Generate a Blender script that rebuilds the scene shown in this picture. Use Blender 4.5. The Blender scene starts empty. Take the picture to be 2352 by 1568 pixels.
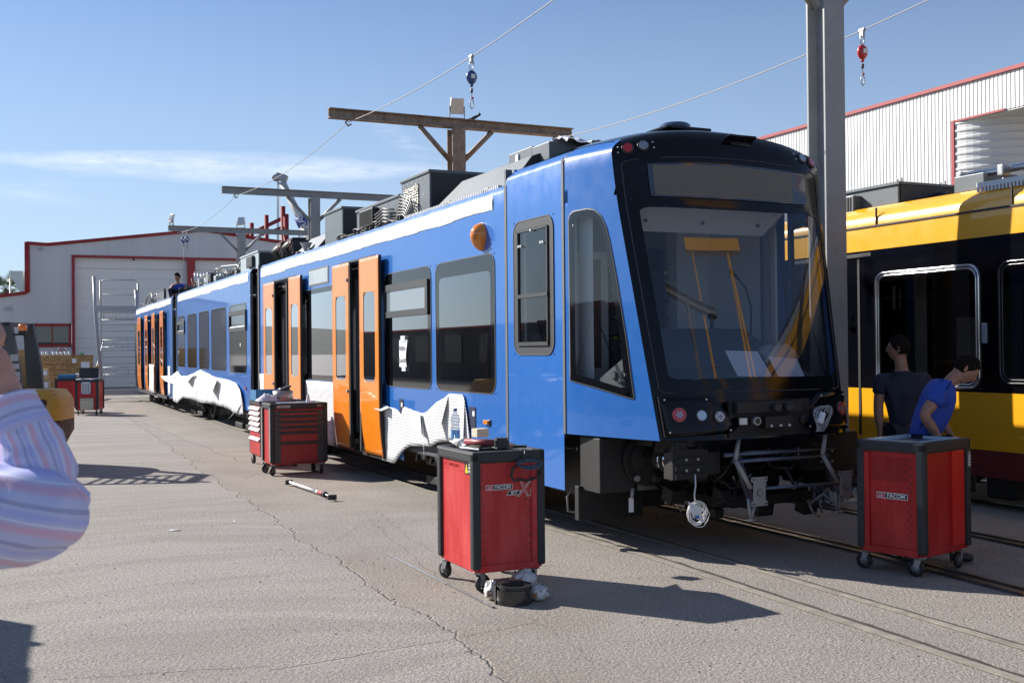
import bpy, bmesh, math, random
from mathutils import Vector, Matrix, Euler, noise
R = math.radians
random.seed(7)
S = bpy.context.scene
col = S.collection

# ------------------------------------------------------------------ camera, light, exposure
HC = 1.72
cam_d = bpy.data.cameras.new('camera')
cam = bpy.data.objects.new('camera', cam_d); col.objects.link(cam)
cam_d.sensor_width = 36; cam_d.lens = 36 * 2550 / 2352
cam_d.clip_start = .05; cam_d.clip_end = 3000
PT, RL = R(.418), R(.544)
fw = Vector((0, math.cos(PT), math.sin(PT))); up0 = Vector((0, -math.sin(PT), math.cos(PT))); rt0 = Vector((1, 0, 0))
rt = rt0 * math.cos(RL) - up0 * math.sin(RL); up = up0 * math.cos(RL) + rt0 * math.sin(RL)
cam.matrix_world = Matrix(((rt.x, up.x, -fw.x, 0), (rt.y, up.y, -fw.y, 0), (rt.z, up.z, -fw.z, HC), (0, 0, 0, 1)))
cam_d.dof.use_dof = True; cam_d.dof.focus_distance = 12; cam_d.dof.aperture_fstop = 9
S.camera = cam
S.view_settings.view_transform = 'Standard'; S.view_settings.look = 'None'
S.view_settings.exposure = .80; S.view_settings.gamma = 1

TH = R(25.1)
NX = Vector((math.cos(TH), math.sin(TH), 0)); DY = Vector((-math.sin(TH), math.cos(TH), 0))
P0 = Vector((1.245, 9.8, 0))
def TW(v, u, z=0): return P0 + NX * v + DY * u + Vector((0, 0, z))     # yard frame (across, along, up) -> world
SUNH = (NX * -.99 + DY * 1.40).normalized()
EL = R(30)
sun_d = bpy.data.lights.new('sun', 'SUN'); sun = bpy.data.objects.new('sun', sun_d); col.objects.link(sun)
sun_d.energy = 5; sun_d.angle = R(.5); sun_d.color = (1, .945, .86)
sd = SUNH * math.cos(EL) + Vector((0, 0, math.sin(EL)))
sun.rotation_euler = sd.to_track_quat('Z', 'Y').to_euler()
sun.location = (0, 0, 30)

# ------------------------------------------------------------------ node helper
class NT:
    def __init__(s, tree): s.t = tree; s.n = tree.nodes; s.l = tree.links
    def new(s, ty, ins=None, **kw):
        nd = s.n.new(ty)
        for k, v in kw.items(): setattr(nd, k, v)
        for k, v in (ins or {}).items():
            sk = nd.inputs[k]
            if isinstance(v, bpy.types.NodeSocket): s.l.new(v, sk)
            else:
                if isinstance(v, (tuple, list)) and len(v) == 3 and sk.type == 'RGBA': v = (*v, 1)
                sk.default_value = v
        return nd
    def m(s, op, a, b=None, c=None, clamp=False):
        ins = {0: a}
        if b is not None: ins[1] = b
        if c is not None: ins[2] = c
        nd = s.new('ShaderNodeMath', ins, operation=op); nd.use_clamp = clamp
        return nd.outputs[0]
    def vm(s, op, a, b=None):
        ins = {0: a}
        if b is not None: ins[1] = b
        nd = s.new('ShaderNodeVectorMath', ins, operation=op)
        return nd.outputs['Value'] if op in ('DOT_PRODUCT', 'LENGTH', 'DISTANCE') else nd.outputs[0]
    def mix(s, f, a, b, blend='MIX'):
        nd = s.new('ShaderNodeMix', data_type='RGBA', blend_type=blend)
        for i, v in ((0, f), (6, a), (7, b)):
            if isinstance(v, bpy.types.NodeSocket): s.l.new(v, nd.inputs[i])
            else: nd.inputs[i].default_value = (*v, 1) if isinstance(v, (tuple, list)) and len(v) == 3 else v
        return nd.outputs[2]
    def noise(s, vec, sc, det=4, rough=.55, dist=0):
        return s.new('ShaderNodeTexNoise', {'Vector': vec, 'Scale': sc, 'Detail': det, 'Roughness': rough, 'Distortion': dist}).outputs[0]
    def ramp(s, f, a, b, lo=0., hi=1.):
        return s.new('ShaderNodeMapRange', {0: f, 1: a, 2: b, 3: lo, 4: hi}).outputs[0]
    def scale(s, vec, v): return s.new('ShaderNodeMapping', {'Vector': vec, 'Scale': v}).outputs[0]

# ------------------------------------------------------------------ world: Nishita sky with thin cirrus
W = bpy.data.worlds.new('World'); S.world = W; W.use_nodes = True
W.node_tree.nodes.clear(); T = NT(W.node_tree)
sky = T.new('ShaderNodeTexSky', sky_type='NISHITA', sun_disc=False)
sky.sun_elevation = EL; sky.sun_rotation = math.atan2(sd.x, sd.y)
sky.air_density = 1.0; sky.dust_density = .15; sky.ozone_density = 2.6; sky.altitude = 50
tc = T.new('ShaderNodeTexCoord').outputs['Generated']
sp = T.new('ShaderNodeSeparateXYZ', {0: tc})
x_, y_, z_ = sp.outputs
az = T.m('ARCTAN2', x_, y_); elv = T.m('ARCSINE', z_)
# broad streaked veil between azimuth -24..-5 degrees, elevation 7..11 degrees
cv = T.new('ShaderNodeCombineXYZ', {0: T.m('MULTIPLY', az, 9), 1: T.m('MULTIPLY', elv, 60), 2: .3}).outputs[0]
n1 = T.noise(cv, 1.1, 7, .62, .6)
cv2 = T.new('ShaderNodeCombineXYZ', {0: T.m('MULTIPLY', T.m('ADD', az, T.m('MULTIPLY', elv, .8)), 30), 1: T.m('MULTIPLY', elv, 120), 2: 2.3}).outputs[0]
n2 = T.noise(cv2, 1.6, 6, .65, .4)
def bump(x, c, w): return T.m('SUBTRACT', 1, T.m('MULTIPLY', T.m('ABSOLUTE', T.m('SUBTRACT', x, c)), 1 / w), clamp=True)
cen = T.m('ADD', R(9.0), T.m('MULTIPLY', T.m('ADD', az, R(14)), .02))
wob = T.m('MULTIPLY', T.m('SUBTRACT', T.noise(cv, .55, 4, .5), .5), R(1.5))
hw = T.m('MULTIPLY', T.m('ADD', .18, T.m('MULTIPLY', .82, T.m('POWER', bump(az, R(-15.2), R(11.5)), .8))), R(1.05))
hd_ = T.m('SUBTRACT', T.m('ADD', elv, wob), T.m('ADD', R(9.15), T.m('MULTIPLY', T.m('ADD', az, R(14)), .01)))
core = T.m('SUBTRACT', 1, T.m('DIVIDE', T.m('ABSOLUTE', hd_), hw), clamp=True)
core = T.m('MULTIPLY', T.m('MULTIPLY', core, T.ramp(az, R(-27), R(-21), .25, 1)), T.ramp(az, R(-8), R(-2.5), 1, 0))
mask = T.m('MULTIPLY', T.m('POWER', core, .75), T.ramp(T.m('ADD', T.m('MULTIPLY', n1, .6), T.m('MULTIPLY', n2, .4)), .30, .62))
mask = T.m('MULTIPLY', mask, .80)
wisp = T.m('MULTIPLY', bump(T.m('ADD', elv, T.m('MULTIPLY', az, .55)), R(7.6), R(.8)), bump(az, R(-5.5), R(3)))
mask = T.m('ADD', mask, T.m('MULTIPLY', T.m('MULTIPLY', wisp, T.ramp(n2, .38, .75)), .38))
low = T.m('MULTIPLY', T.m('MULTIPLY', bump(elv, R(7.6), R(1.0)), bump(az, R(-23), R(5))), T.ramp(n1, .4, .7))
mask = T.m('ADD', mask, T.m('MULTIPLY', low, .3), clamp=True)
tint = T.mix(1.0, sky.outputs[0], (1.02, 1.09, 1.26), 'MULTIPLY')
tint = T.mix(T.ramp(elv, .0, .30, .72, 0), tint, (5.6, 7.3, 9.4))
tint = T.mix(.10, tint, (7.0, 8.2, 9.9))
cl = T.mix(mask, tint, (10.2, 11.0, 12.2))
bg = T.new('ShaderNodeBackground', {'Color': cl, 'Strength': .056})
T.l.new(bg.outputs[0], T.new('ShaderNodeOutputWorld').inputs[0])

# ------------------------------------------------------------------ materials
MATS = {}
def mat(name, colr=(.5, .5, .5), rough=.5, metal=0, coat=0, spec=.5, var=0, vscale=3, bumpn=0, bscale=40, dirt=0, dirtcol=(.12, .09, .07), fn=None, emit=None, alpha=None):
    if name in MATS: return MATS[name]
    m = bpy.data.materials.new(name); m.use_nodes = True; m.node_tree.nodes.clear(); t = NT(m.node_tree)
    p = t.new('ShaderNodeBsdfPrincipled', {'Base Color': colr, 'Roughness': rough, 'Metallic': metal, 'Coat Weight': coat, 'Coat Roughness': .04, 'Specular IOR Level': spec})
    o = t.new('ShaderNodeOutputMaterial'); t.l.new(p.outputs[0], o.inputs[0])
    oc = t.new('ShaderNodeTexCoord').outputs['Object']
    c = None
    if var:
        n = t.noise(oc, vscale, 5, .6)
        c = t.mix(t.ramp(n, .3, .7), tuple(k * (1 - var) for k in colr), tuple(min(1, k * (1 + var)) for k in colr))
    if dirt:
        n = t.noise(t.scale(oc, (1, 1, .5)), vscale * 2.3, 7, .68)
        c = t.mix(t.ramp(n, .62 - dirt * .25, .8), c if c else colr, dirtcol)
    if c: t.l.new(c, p.inputs['Base Color'])
    if bumpn:
        b = t.new('ShaderNodeBump', {'Strength': bumpn, 'Distance': .01, 'Height': t.noise(oc, bscale, 4)})
        t.l.new(b.outputs[0], p.inputs['Normal'])
    if emit: p.inputs['Emission Color'].default_value = (*emit, 1); p.inputs['Emission Strength'].default_value = 1
    if fn: fn(t, p, oc)
    MATS[name] = m
    return m
def glassmat(name, tint=(.5, .55, .58), boost=1.0, rough=0.0, ior=1.5):
    if name in MATS: return MATS[name]
    m = bpy.data.materials.new(name); m.use_nodes = True; m.node_tree.nodes.clear(); t = NT(m.node_tree)
    ge = t.new('ShaderNodeNewGeometry'); cs = t.m('ABSOLUTE', t.vm('DOT_PRODUCT', ge.outputs['Normal'], ge.outputs['Incoming']))
    f0 = ((ior - 1) / (ior + 1)) ** 2; fr = t.m('ADD', f0, t.m('MULTIPLY', t.m('POWER', t.m('SUBTRACT', 1, cs), 5), 1 - f0))
    f = t.m('MULTIPLY', fr, boost, clamp=True)
    tr = t.new('ShaderNodeBsdfTransparent', {'Color': tint}); gl = t.new('ShaderNodeBsdfGlossy', {'Color': (.95, .97, 1), 'Roughness': rough})
    mx = t.new('ShaderNodeMixShader', {0: f, 1: tr.outputs[0], 2: gl.outputs[0]})
    t.l.new(mx.outputs[0], t.new('ShaderNodeOutputMaterial').inputs[0])
    MATS[name] = m
    return m

def paint_fn(t, p, oc):     # slight orange peel and dust on sprayed panels
    b = t.new('ShaderNodeBump', {'Strength': .05, 'Distance': .02, 'Height': t.noise(oc, 1.6, 3)})
    t.l.new(b.outputs[0], p.inputs['Coat Normal']); t.l.new(b.outputs[0], p.inputs['Normal'])
    n = t.noise(oc, 5, 6, .7)
    t.l.new(t.ramp(n, .3, .8, .26, .42), p.inputs['Roughness'])
BLUE = mat('blue_paint', (.010, .125, .45), .3, coat=.7, fn=paint_fn)
ORANGE = mat('orange_paint', (.86, .24, .005), .3, coat=.7, fn=paint_fn)
YELLOW = mat('yellow_paint', (.86, .40, .006), .3, coat=.8, fn=paint_fn)
MASK = mat('black_gloss', (.0025, .003, .005), .10, spec=.28)
FRIT = mat('window_black_border', (.006, .007, .009), .05, spec=.8)
RUBBER = mat('black_rubber', (.018, .018, .018), .65)
SEAL = mat('grey_seal', (.10, .105, .11), .6)
DARK = mat('dark_underframe', (.007, .007, .007), .6, var=.4, vscale=6)
DKGREY = mat('dark_grey_steel', (.013, .013, .013), .55, var=.3, vscale=4, dirt=.2, dirtcol=(.03, .026, .022))
STEEL = mat('bare_steel', (.45, .45, .46), .35, metal=.9, var=.2)
ZINC = mat('galvanised_steel', (.33, .34, .35), .45, metal=.6, var=.25, vscale=8)
ALU = mat('aluminium', (.66, .67, .68), .5, metal=.35)
CHROME = mat('polished_tube', (.75, .75, .76), .12, metal=1)
ROOFGREY = mat('roof_box_grey', (.105, .125, .14), .45, var=.12, vscale=3, dirt=.12, dirtcol=(.2, .2, .2))
ROOFDARK = mat('roof_dark_panel', (.02, .022, .026), .5)
ROOFLIGHT = mat('roof_box_light_grey', (.36, .42, .46), .5, var=.1)
INNER = mat('interior_grey', (.20, .21, .23), .7)
INNERW = mat('interior_off_white', (.80, .80, .78), .6)
INNERD = mat('interior_dark', (.06, .065, .075), .6)
GLASS = glassmat('tinted_glass', (.14, .15, .16), 3.0)
GLASSC = glassmat('clear_glass', (.62, .66, .68), 1.6)
GLASSW = glassmat('windscreen_glass', (.62, .66, .72), 1.25)
WHITEF = mat('white_print', (.72, .72, .72), .6)
BLACKP = mat('black_plastic', (.025, .026, .028), .5)
BUMPER = mat('charcoal_bumper', (.020, .023, .027), .55, var=.25, vscale=15, bumpn=.1, bscale=200)
def redfn(t, p, oc):
    n = t.noise(t.scale(oc, (3, 3, .9)), 2.2, 6, .65)
    c = t.mix(t.ramp(n, .45, .8), (.38, .006, .008), (.55, .032, .034))
    n2 = t.noise(t.scale(oc, (1, 1, 1)), 38, 3, .7)
    c = t.mix(t.ramp(n2, .74, .80, 0, .5), c, (.7, .35, .33))
    t.l.new(c, p.inputs['Base Color'])
RED = mat('red_chest_paint', (.42, .01, .012), .42, fn=redfn)
REDT = mat('dark_red_steel', (.30, .018, .022), .5, var=.15)
RUSTY = mat('rusty_steel', (.20, .13, .09), .75, var=.45, vscale=5, dirt=1.1, dirtcol=(.36, .33, .28), bumpn=.2)
PYLG = mat('grey_painted_steel', (.27, .28, .29), .5, var=.12, vscale=2, dirt=.12, dirtcol=(.25, .13, .07))
SKIN = mat('skin', (.33, .165, .11), .55, var=.1, vscale=20)
HAIR = mat('dark_hair', (.010, .007, .006), .9, spec=.15, bumpn=.6, bscale=120)
PAPER = mat('paper_white', (.74, .75, .80), .8)
WOOD = mat('plywood', (.42, .27, .13), .8, var=.25, vscale=9, dirt=.3, dirtcol=(.25, .15, .07))
CARD = mat('cardboard', (.45, .33, .20), .85, var=.12)

# ------------------------------------------------------------------ mesh helper
I4 = Matrix.Identity(4)
class MB:
    def __init__(s, M=None): s.v = []; s.f = []; s.mi = []; s.sm = []; s.M = M or I4; s.k = 0; s.smooth = False; s.mats = []
    def use(s, m):
        if m not in s.mats: s.mats.append(m)
        s.k = s.mats.index(m); return s
    def at(s, M): s.M = M; return s
    def add(s, vs, fs, smooth=None):
        b = len(s.v); s.v += [tuple(s.M @ Vector(p)) for p in vs]
        for f in fs: s.f.append([b + i for i in f]); s.mi.append(s.k); s.sm.append(s.smooth if smooth is None else smooth)
        return s
    def box(s, c, d, rot=None, bev=0):
        x, y, z = (k / 2 for k in d)
        if bev:
            bm = bmesh.new(); bmesh.ops.create_cube(bm, size=1)
            for v in bm.verts: v.co = Vector((v.co.x * d[0], v.co.y * d[1], v.co.z * d[2]))
            bmesh.ops.bevel(bm, geom=bm.edges[:], offset=bev, segments=2, affect='EDGES', profile=.6)
            bm.verts.index_update(); vs = [v.co.copy() for v in bm.verts]; fs = [[v.index for v in f.verts] for f in bm.faces]; bm.free()
        else:
            vs = [Vector((a * x, b * y, e * z)) for a in (-1, 1) for b in (-1, 1) for e in (-1, 1)]
            fs = [(0, 1, 3, 2), (4, 6, 7, 5), (0, 4, 5, 1), (2, 3, 7, 6), (0, 2, 6, 4), (1, 5, 7, 3)]
        m = rot.to_matrix() if isinstance(rot, Euler) else (rot or Matrix.Identity(3))
        return s.add([Vector(c) + m @ v for v in vs], fs, bool(bev) and False)
    def bx(s, a, b, bev=0):      # by two corners
        return s.box([(p + q) / 2 for p, q in zip(a, b)], [abs(q - p) for p, q in zip(a, b)], None, bev)
    def cyl(s, p, q, r, r2=None, n=12, cap=True, smooth=True):
        p, q = Vector(p), Vector(q); r2 = r if r2 is None else r2
        ax = (q - p).normalized(); a = ax.orthogonal().normalized(); b = ax.cross(a)
        vs = []
        for c, rr in ((p, r), (q, r2)):
            for i in range(n):
                t = 2 * math.pi * i / n; vs.append(c + (a * math.cos(t) + b * math.sin(t)) * rr)
        s.add(vs, [(i, (i + 1) % n, n + (i + 1) % n, n + i) for i in range(n)], smooth)
        if cap: s.add(vs[:n], [tuple(range(n))[::-1]], False); s.add(vs[n:], [tuple(range(n))], False)
        return s
    def tube(s, pts, r, n=8, closed=False):
        pts = [Vector(p) for p in pts]; N = len(pts); rs = r if isinstance(r, (list, tuple)) else [r] * N
        vs = []; a = None
        for i, p in enumerate(pts):
            t = ((pts[(i + 1) % N] if closed or i < N - 1 else p) - (pts[i - 1] if closed or i > 0 else p)).normalized()
            if a is None: a = t.orthogonal().normalized()
            a = (a - t * a.dot(t)).normalized(); b = t.cross(a)
            for j in range(n):
                w = 2 * math.pi * j / n; vs.append(p + (a * math.cos(w) + b * math.sin(w)) * rs[i])
        fs = []
        for i in range(N if closed else N - 1):
            for j in range(n): fs.append((i * n + j, i * n + (j + 1) % n, ((i + 1) % N) * n + (j + 1) % n, ((i + 1) % N) * n + j))
        if not closed: fs += [tuple(range(n))[::-1], tuple((N - 1) * n + j for j in range(n))]
        return s.add(vs, fs, True)
    def prism(s, poly, o, ex, ey, ez, d):    # polygon in the ex/ey plane, extruded d along ez
        o, ex, ey, ez = Vector(o), Vector(ex), Vector(ey), Vector(ez); n = len(poly)
        a = [o + ex * x + ey * y for x, y in poly]; b = [p + ez * d for p in a]
        return s.add(a + b, [tuple(range(n))[::-1], tuple(range(n, 2 * n))] + [(i, (i + 1) % n, n + (i + 1) % n, n + i) for i in range(n)], False)
    def lathe(s, prof, c, n=20, axis='Z', smooth=True):
        vs = []
        for r, h in prof:
            for i in range(n):
                t = 2 * math.pi * i / n; p = (r * math.cos(t), r * math.sin(t), h)
                if axis == 'X': p = (p[2], p[0], p[1])
                if axis == 'Y': p = (p[1], p[2], p[0])
                vs.append(Vector(c) + Vector(p))
        m = len(prof)
        return s.add(vs, [(i * n + j, i * n + (j + 1) % n, (i + 1) * n + (j + 1) % n, (i + 1) * n + j) for i in range(m - 1) for j in range(n)], smooth)
    def grid(s, f, us, vs_, skip=None, smooth=True):
        nu, nv = len(us), len(vs_)
        P = [f(u, v) for u in us for v in vs_]
        fs = []
        for i in range(nu - 1):
            for j in range(nv - 1):
                if skip and skip((us[i] + us[i + 1]) / 2, (vs_[j] + vs_[j + 1]) / 2): continue
                fs.append((i * nv + j, (i + 1) * nv + j, (i + 1) * nv + j + 1, i * nv + j + 1))
        return s.add(P, fs, smooth)
    def loft(s, f, A, B, steps=1, smooth=True):   # ring between two closed loops of (u,v), mapped by f
        n = len(A); P = []
        for k in range(steps + 1):
            t = k / steps; P += [f(a[0] + (b[0] - a[0]) * t, a[1] + (b[1] - a[1]) * t) for a, b in zip(A, B)]
        return s.add(P, [(k * n + i, k * n + (i + 1) % n, (k + 1) * n + (i + 1) % n, (k + 1) * n + i) for k in range(steps) for i in range(n)], smooth)
    def fill(s, f, A, steps=4, smooth=True):
        cx = sum(a[0] for a in A) / len(A); cy = sum(a[1] for a in A) / len(A)
        for k in range(steps):
            t0 = k / steps; t1 = (k + 1) / steps
            B0 = [(cx + (a[0] - cx) * t0, cy + (a[1] - cy) * t0) for a in A]; B1 = [(cx + (a[0] - cx) * t1, cy + (a[1] - cy) * t1) for a in A]
            s.loft(f, B0, B1, 1, smooth)
        return s
    def build(s, name, m=None, parent=None, smooth=None, weld=True):
        me = bpy.data.meshes.new(name); me.from_pydata(s.v, [], s.f)
        for x in ([m] if m else s.mats): me.materials.append(x)
        for p, k, sm in zip(me.polygons, s.mi, s.sm):
            p.material_index = 0 if m else k; p.use_smooth = sm if smooth is None else smooth
        bm = bmesh.new(); bm.from_mesh(me)
        if weld: bmesh.ops.remove_doubles(bm, verts=bm.verts, dist=1e-5)
        bmesh.ops.recalc_face_normals(bm, faces=bm.faces); bm.to_mesh(me); bm.free()
        o = bpy.data.objects.new(name, me); col.objects.link(o)
        if parent: o.parent = parent
        return o
def tag(o, label=None, cat=None, group=None, kind=None):
    for k, v in (('label', label), ('category', cat), ('group', group), ('kind', kind)):
        if v: o[k] = v
    return o
def empty(name, loc=(0, 0, 0), rz=0, label=None, cat=None, group=None):
    o = bpy.data.objects.new(name, None); col.objects.link(o); o.location = loc; o.rotation_euler = (0, 0, rz)
    o.empty_display_size = .2
    return tag(o, label, cat, group)
KS = .86
def nearer(P, k=None):
    k = k or KS; P = Vector(P); return Vector((P.x * k, P.y * k, HC + (P.z - HC) * k))
def copy_tree(o, parent=None):
    c = o.copy(); col.objects.link(c); c.parent = parent
    for ch in [x for x in bpy.data.objects if x.parent == o]: copy_tree(ch, c)
    return c
def rrect(x0, x1, y0, y1, r, n=5):   # rounded rectangle loop, matched to rect_loop by index
    pts = []
    for cx, cy, a in ((x1 - r, y0 + r, -90), (x1 - r, y1 - r, 0), (x0 + r, y1 - r, 90), (x0 + r, y0 + r, 180)):
        for k in range(n + 1):
            t = R(a + 90 * k / n); pts.append((cx + r * math.cos(t), cy + r * math.sin(t)))
    # extra points on the straight edges
    out = []; N = len(pts)
    for i in range(N):
        p, q = pts[i], pts[(i + 1) % N]; out.append(p)
        if (i + 1) % (n + 1) == 0:
            for k in range(1, 6): out.append((p[0] + (q[0] - p[0]) * k / 6, p[1] + (q[1] - p[1]) * k / 6))
    return out
def rect_loop(x0, x1, y0, y1, r, n=5):
    pts = []
    for (cx, cy), (ex, ey) in zip(((x1, y0), (x1, y1), (x0, y1), (x0, y0)), (((-1, 0), (0, 1)), ((0, -1), (-1, 0)), ((1, 0), (0, -1)), ((0, 1), (1, 0)))):
        for k in range(n + 1):
            t = k / n
            if t < .5: d = (1 - 2 * t) * r; pts.append((cx + ex[0] * d, cy + ex[1] * d))
            else: d = (2 * t - 1) * r; pts.append((cx + ey[0] * d, cy + ey[1] * d))
    out = []; N = len(pts)
    for i in range(N):
        p, q = pts[i], pts[(i + 1) % N]; out.append(p)
        if (i + 1) % (n + 1) == 0:
            for k in range(1, 6): out.append((p[0] + (q[0] - p[0]) * k / 6, p[1] + (q[1] - p[1]) * k / 6))
    return out
def inset(loop, f):
    return f(loop)
def lin(a, b, n): return [a + (b - a) * i / n for i in range(n + 1)]
def interp(x, tab):
    if x <= tab[0][0]: return tab[0][1]
    for (a, p), (b, q) in zip(tab, tab[1:]):
        if x <= b: return p + (q - p) * (x - a) / (b - a)
    return tab[-1][1]
def smooth_sub(o, levels=1):
    md = o.modifiers.new('sub', 'SUBSURF'); md.levels = levels; md.render_levels = levels
    return o
def evalmesh(o):
    dg = bpy.context.evaluated_depsgraph_get(); ev = o.evaluated_get(dg)
    me = bpy.data.meshes.new_from_object(ev); old = o.data; o.modifiers.clear(); o.data = me
    return o
def text_mesh(name, body, size, m, parent, loc, xaxis, yaxis, ext=.0008, shear=0, align='CENTER', outline=0, scx=1.0, bold=0):
    cu = bpy.data.curves.new(name, 'FONT'); cu.body = body; cu.size = size; cu.extrude = ext; cu.align_x = align; cu.align_y = 'CENTER'; cu.shear = shear
    cu.offset = bold
    t = bpy.data.objects.new(name, cu); col.objects.link(t)
    dg = bpy.context.evaluated_depsgraph_get()
    me = bpy.data.meshes.new_from_object(t.evaluated_get(dg)); bpy.data.objects.remove(t)
    X = Vector(xaxis).normalized(); Y = Vector(yaxis).normalized(); Z = X.cross(Y)
    M = Matrix(((X.x * scx, Y.x, Z.x, loc[0]), (X.y * scx, Y.y, Z.y, loc[1]), (X.z * scx, Y.z, Z.z, loc[2]), (0, 0, 0, 1)))
    me.transform(M); me.materials.clear(); me.materials.append(m)
    o = bpy.data.objects.new(name, me); col.objects.link(o)
    if parent: o.parent = parent
    return o
# ================================================================== BLUE TRAM (local frame: X across, Y backwards along, Z up)
WT = 2.84
ONE = (KS, KS, KS)      # the tram is drawn in units of .86 m
GZ = -HC * (1 - KS) / KS      # ground level in those units
tram = empty('articulated_tram', nearer(P0), TH, 'long blue articulated tram with orange doors and black windscreen mask, parked on the near track', 'tram')
tram.scale = ONE
def rotabout(p, a): return Matrix.Translation(p) @ Matrix.Rotation(R(a), 4, 'Z') @ Matrix.Translation([-k for k in p])
M1 = I4
M2 = rotabout((1.42, 16.35, 0), -.35)
M3 = M2 @ rotabout((1.42, 28.75, 0), -.5)

def side_f(v, sgn=1):
    return lambda u, z: (v, u, z)
def wall(mb, f, us, zs, holes):
    U = sorted(set([round(x, 4) for x in us] + [round(h[i], 4) for h in holes for i in (0, 1)]))
    Z = sorted(set([round(x, 4) for x in zs] + [round(h[i], 4) for h in holes for i in (2, 3)]))
    def skip(u, z): return any(h[0] < u < h[1] and h[2] < z < h[3] for h in holes)
    mb.grid(f, U, Z, skip, True)
def window(mbwall, f, fo, hole, parent, M, glass=None, rad=.12, border=.075, border_top=None, name='window', fritm=None, lipm=None, label=None):
    """wall ring to a rounded opening, then a flush glazed unit with black border (part) and pane (sub-part)"""
    u0, u1, z0, z1 = hole; bt = border if border_top is None else border_top
    rl = rect_loop(u0, u1, z0, z1, rad); ro = rrect(u0, u1, z0, z1, rad)
    mbwall.loft(f, rl, ro)
    g = .008
    o1 = rrect(u0 + g, u1 - g, z0 + g, z1 - g, rad - g)
    i1 = rrect(u0 + border, u1 - border, z0 + border, z1 - bt, max(.02, rad - border * .6))
    w = MB(M); fo2 = lambda u, z: tuple(a + (b - a) * .6 for a, b in zip(f(u, z), fo(u, z)))
    w.use(fritm or FRIT).loft(fo2, o1, i1)
    w.use(lipm or RUBBER).loft(f, ro, rrect(u0 - .004, u1 + .004, z0 - .004, z1 + .004, rad))
    n = len(ro); P = [f(*a) for a in ro] + [fo(*a) for a in ro]; w.use(lipm or SEAL)
    w.add(P, [(i, (i + 1) % n, n + (i + 1) % n, n + i) for i in range(n)]); w.loft(fo, ro, o1)
    o = w.build(name, None, parent, weld=False)
    if label: o['label'] = label
    p = MB(M); p.fill(fo2, i1, 3); p.build('pane', glass or GLASS, o)
    return o
def off(f, d):      # outward offset for a left side wall
    return lambda u, z: (f(u, z)[0] + d, f(u, z)[1], f(u, z)[2])

# ---- passenger body sections
def flat(u, z):
    v = 0.0
    if z > 3.5: v = (z - 3.5) ** 1.4 * 1.6
    if z < .55: v = (.55 - z) * .06
    return (v, u, z)
def flatR(u, z): a = flat(u, z); return (WT - a[0], a[1], a[2])
ZS = [.28, .40, .55, 1.15, 2.9, 3.3, 3.5, 3.55, 3.60]
def body(M, u0, u1, wins, doors, arches, zb, name='body_section'):
    mb = MB(M); mb.use(BLUE)
    zs = [zb] + [z for z in ZS if z > zb + .02]
    hl = [w[:4] for w in wins] + [(d[0], d[1], .35 if zb > .3 else zb, 3.12) for d in doors] + list(arches)
    for f in (flat, flatR): wall(mb, f, lin(u0, u1, 8), zs, hl)
    # roof sheet
    mb.use(ROOFDARK).grid(lambda u, t: (flat(u, 3.6)[0] + (WT - 2 * flat(u, 3.6)[0]) * t, u, 3.6 + .05 * math.sin(math.pi * t)), [u0, u1], lin(0, 1, 6))
    o = mb
    return o
def finish_body(mb, M, u0, u1, parent, name, label, doors):
    o = mb.build(name, None, parent)
    if label: o['label'] = label
    inn = MB(M)
    inn.use(INNERD).bx((.06, u0 + .02, .30), (WT - .06, u1 - .02, .36))
    inn.use(INNER).bx((.07, u0 + .02, 2.96), (WT - .07, u1 - .02, 3.0))
    inn.use(INNERD)
    for zc in ((.37, 1.12),):
        for v in (.05, WT - .08):
            us = [u0 + .02] + [k for d in doors for k in (d[0], d[1])] + [u1 - .02]
            for a, b in zip(us[::2], us[1::2]): inn.bx((v, a, zc[0]), (v + .03, b, zc[1]))
    # seat blocks and poles
    random.seed(int(u0 * 10))
    spans = [u0 + .5] + [k for d in doors for k in (d[0] - .3, d[1] + .3)] + [u1 - .5]
    for a, b in zip(spans[::2], spans[1::2]):
        u = a
        while u + .5 < b:
            for v in (.45, 2.35):
                inn.use(INNERD).box((v, u + .22, .85), (.75, .42, .10), None, .03); inn.box((v, u + .02, 1.22), (.75, .08, .75), None, .03)
            u += .85
    inn.build('interior', None, o)
    pol = MB(M); pol.use(YELLOW)
    for a, b in zip(spans[::2], spans[1::2]):
        for v in (.9, 1.95): pol = MB(M); pol.use(YELLOW).cyl((v, a, .36), (v, a, 2.96), .017, n=8); pol.build('grab_pole', None, o)
    return o

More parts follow.
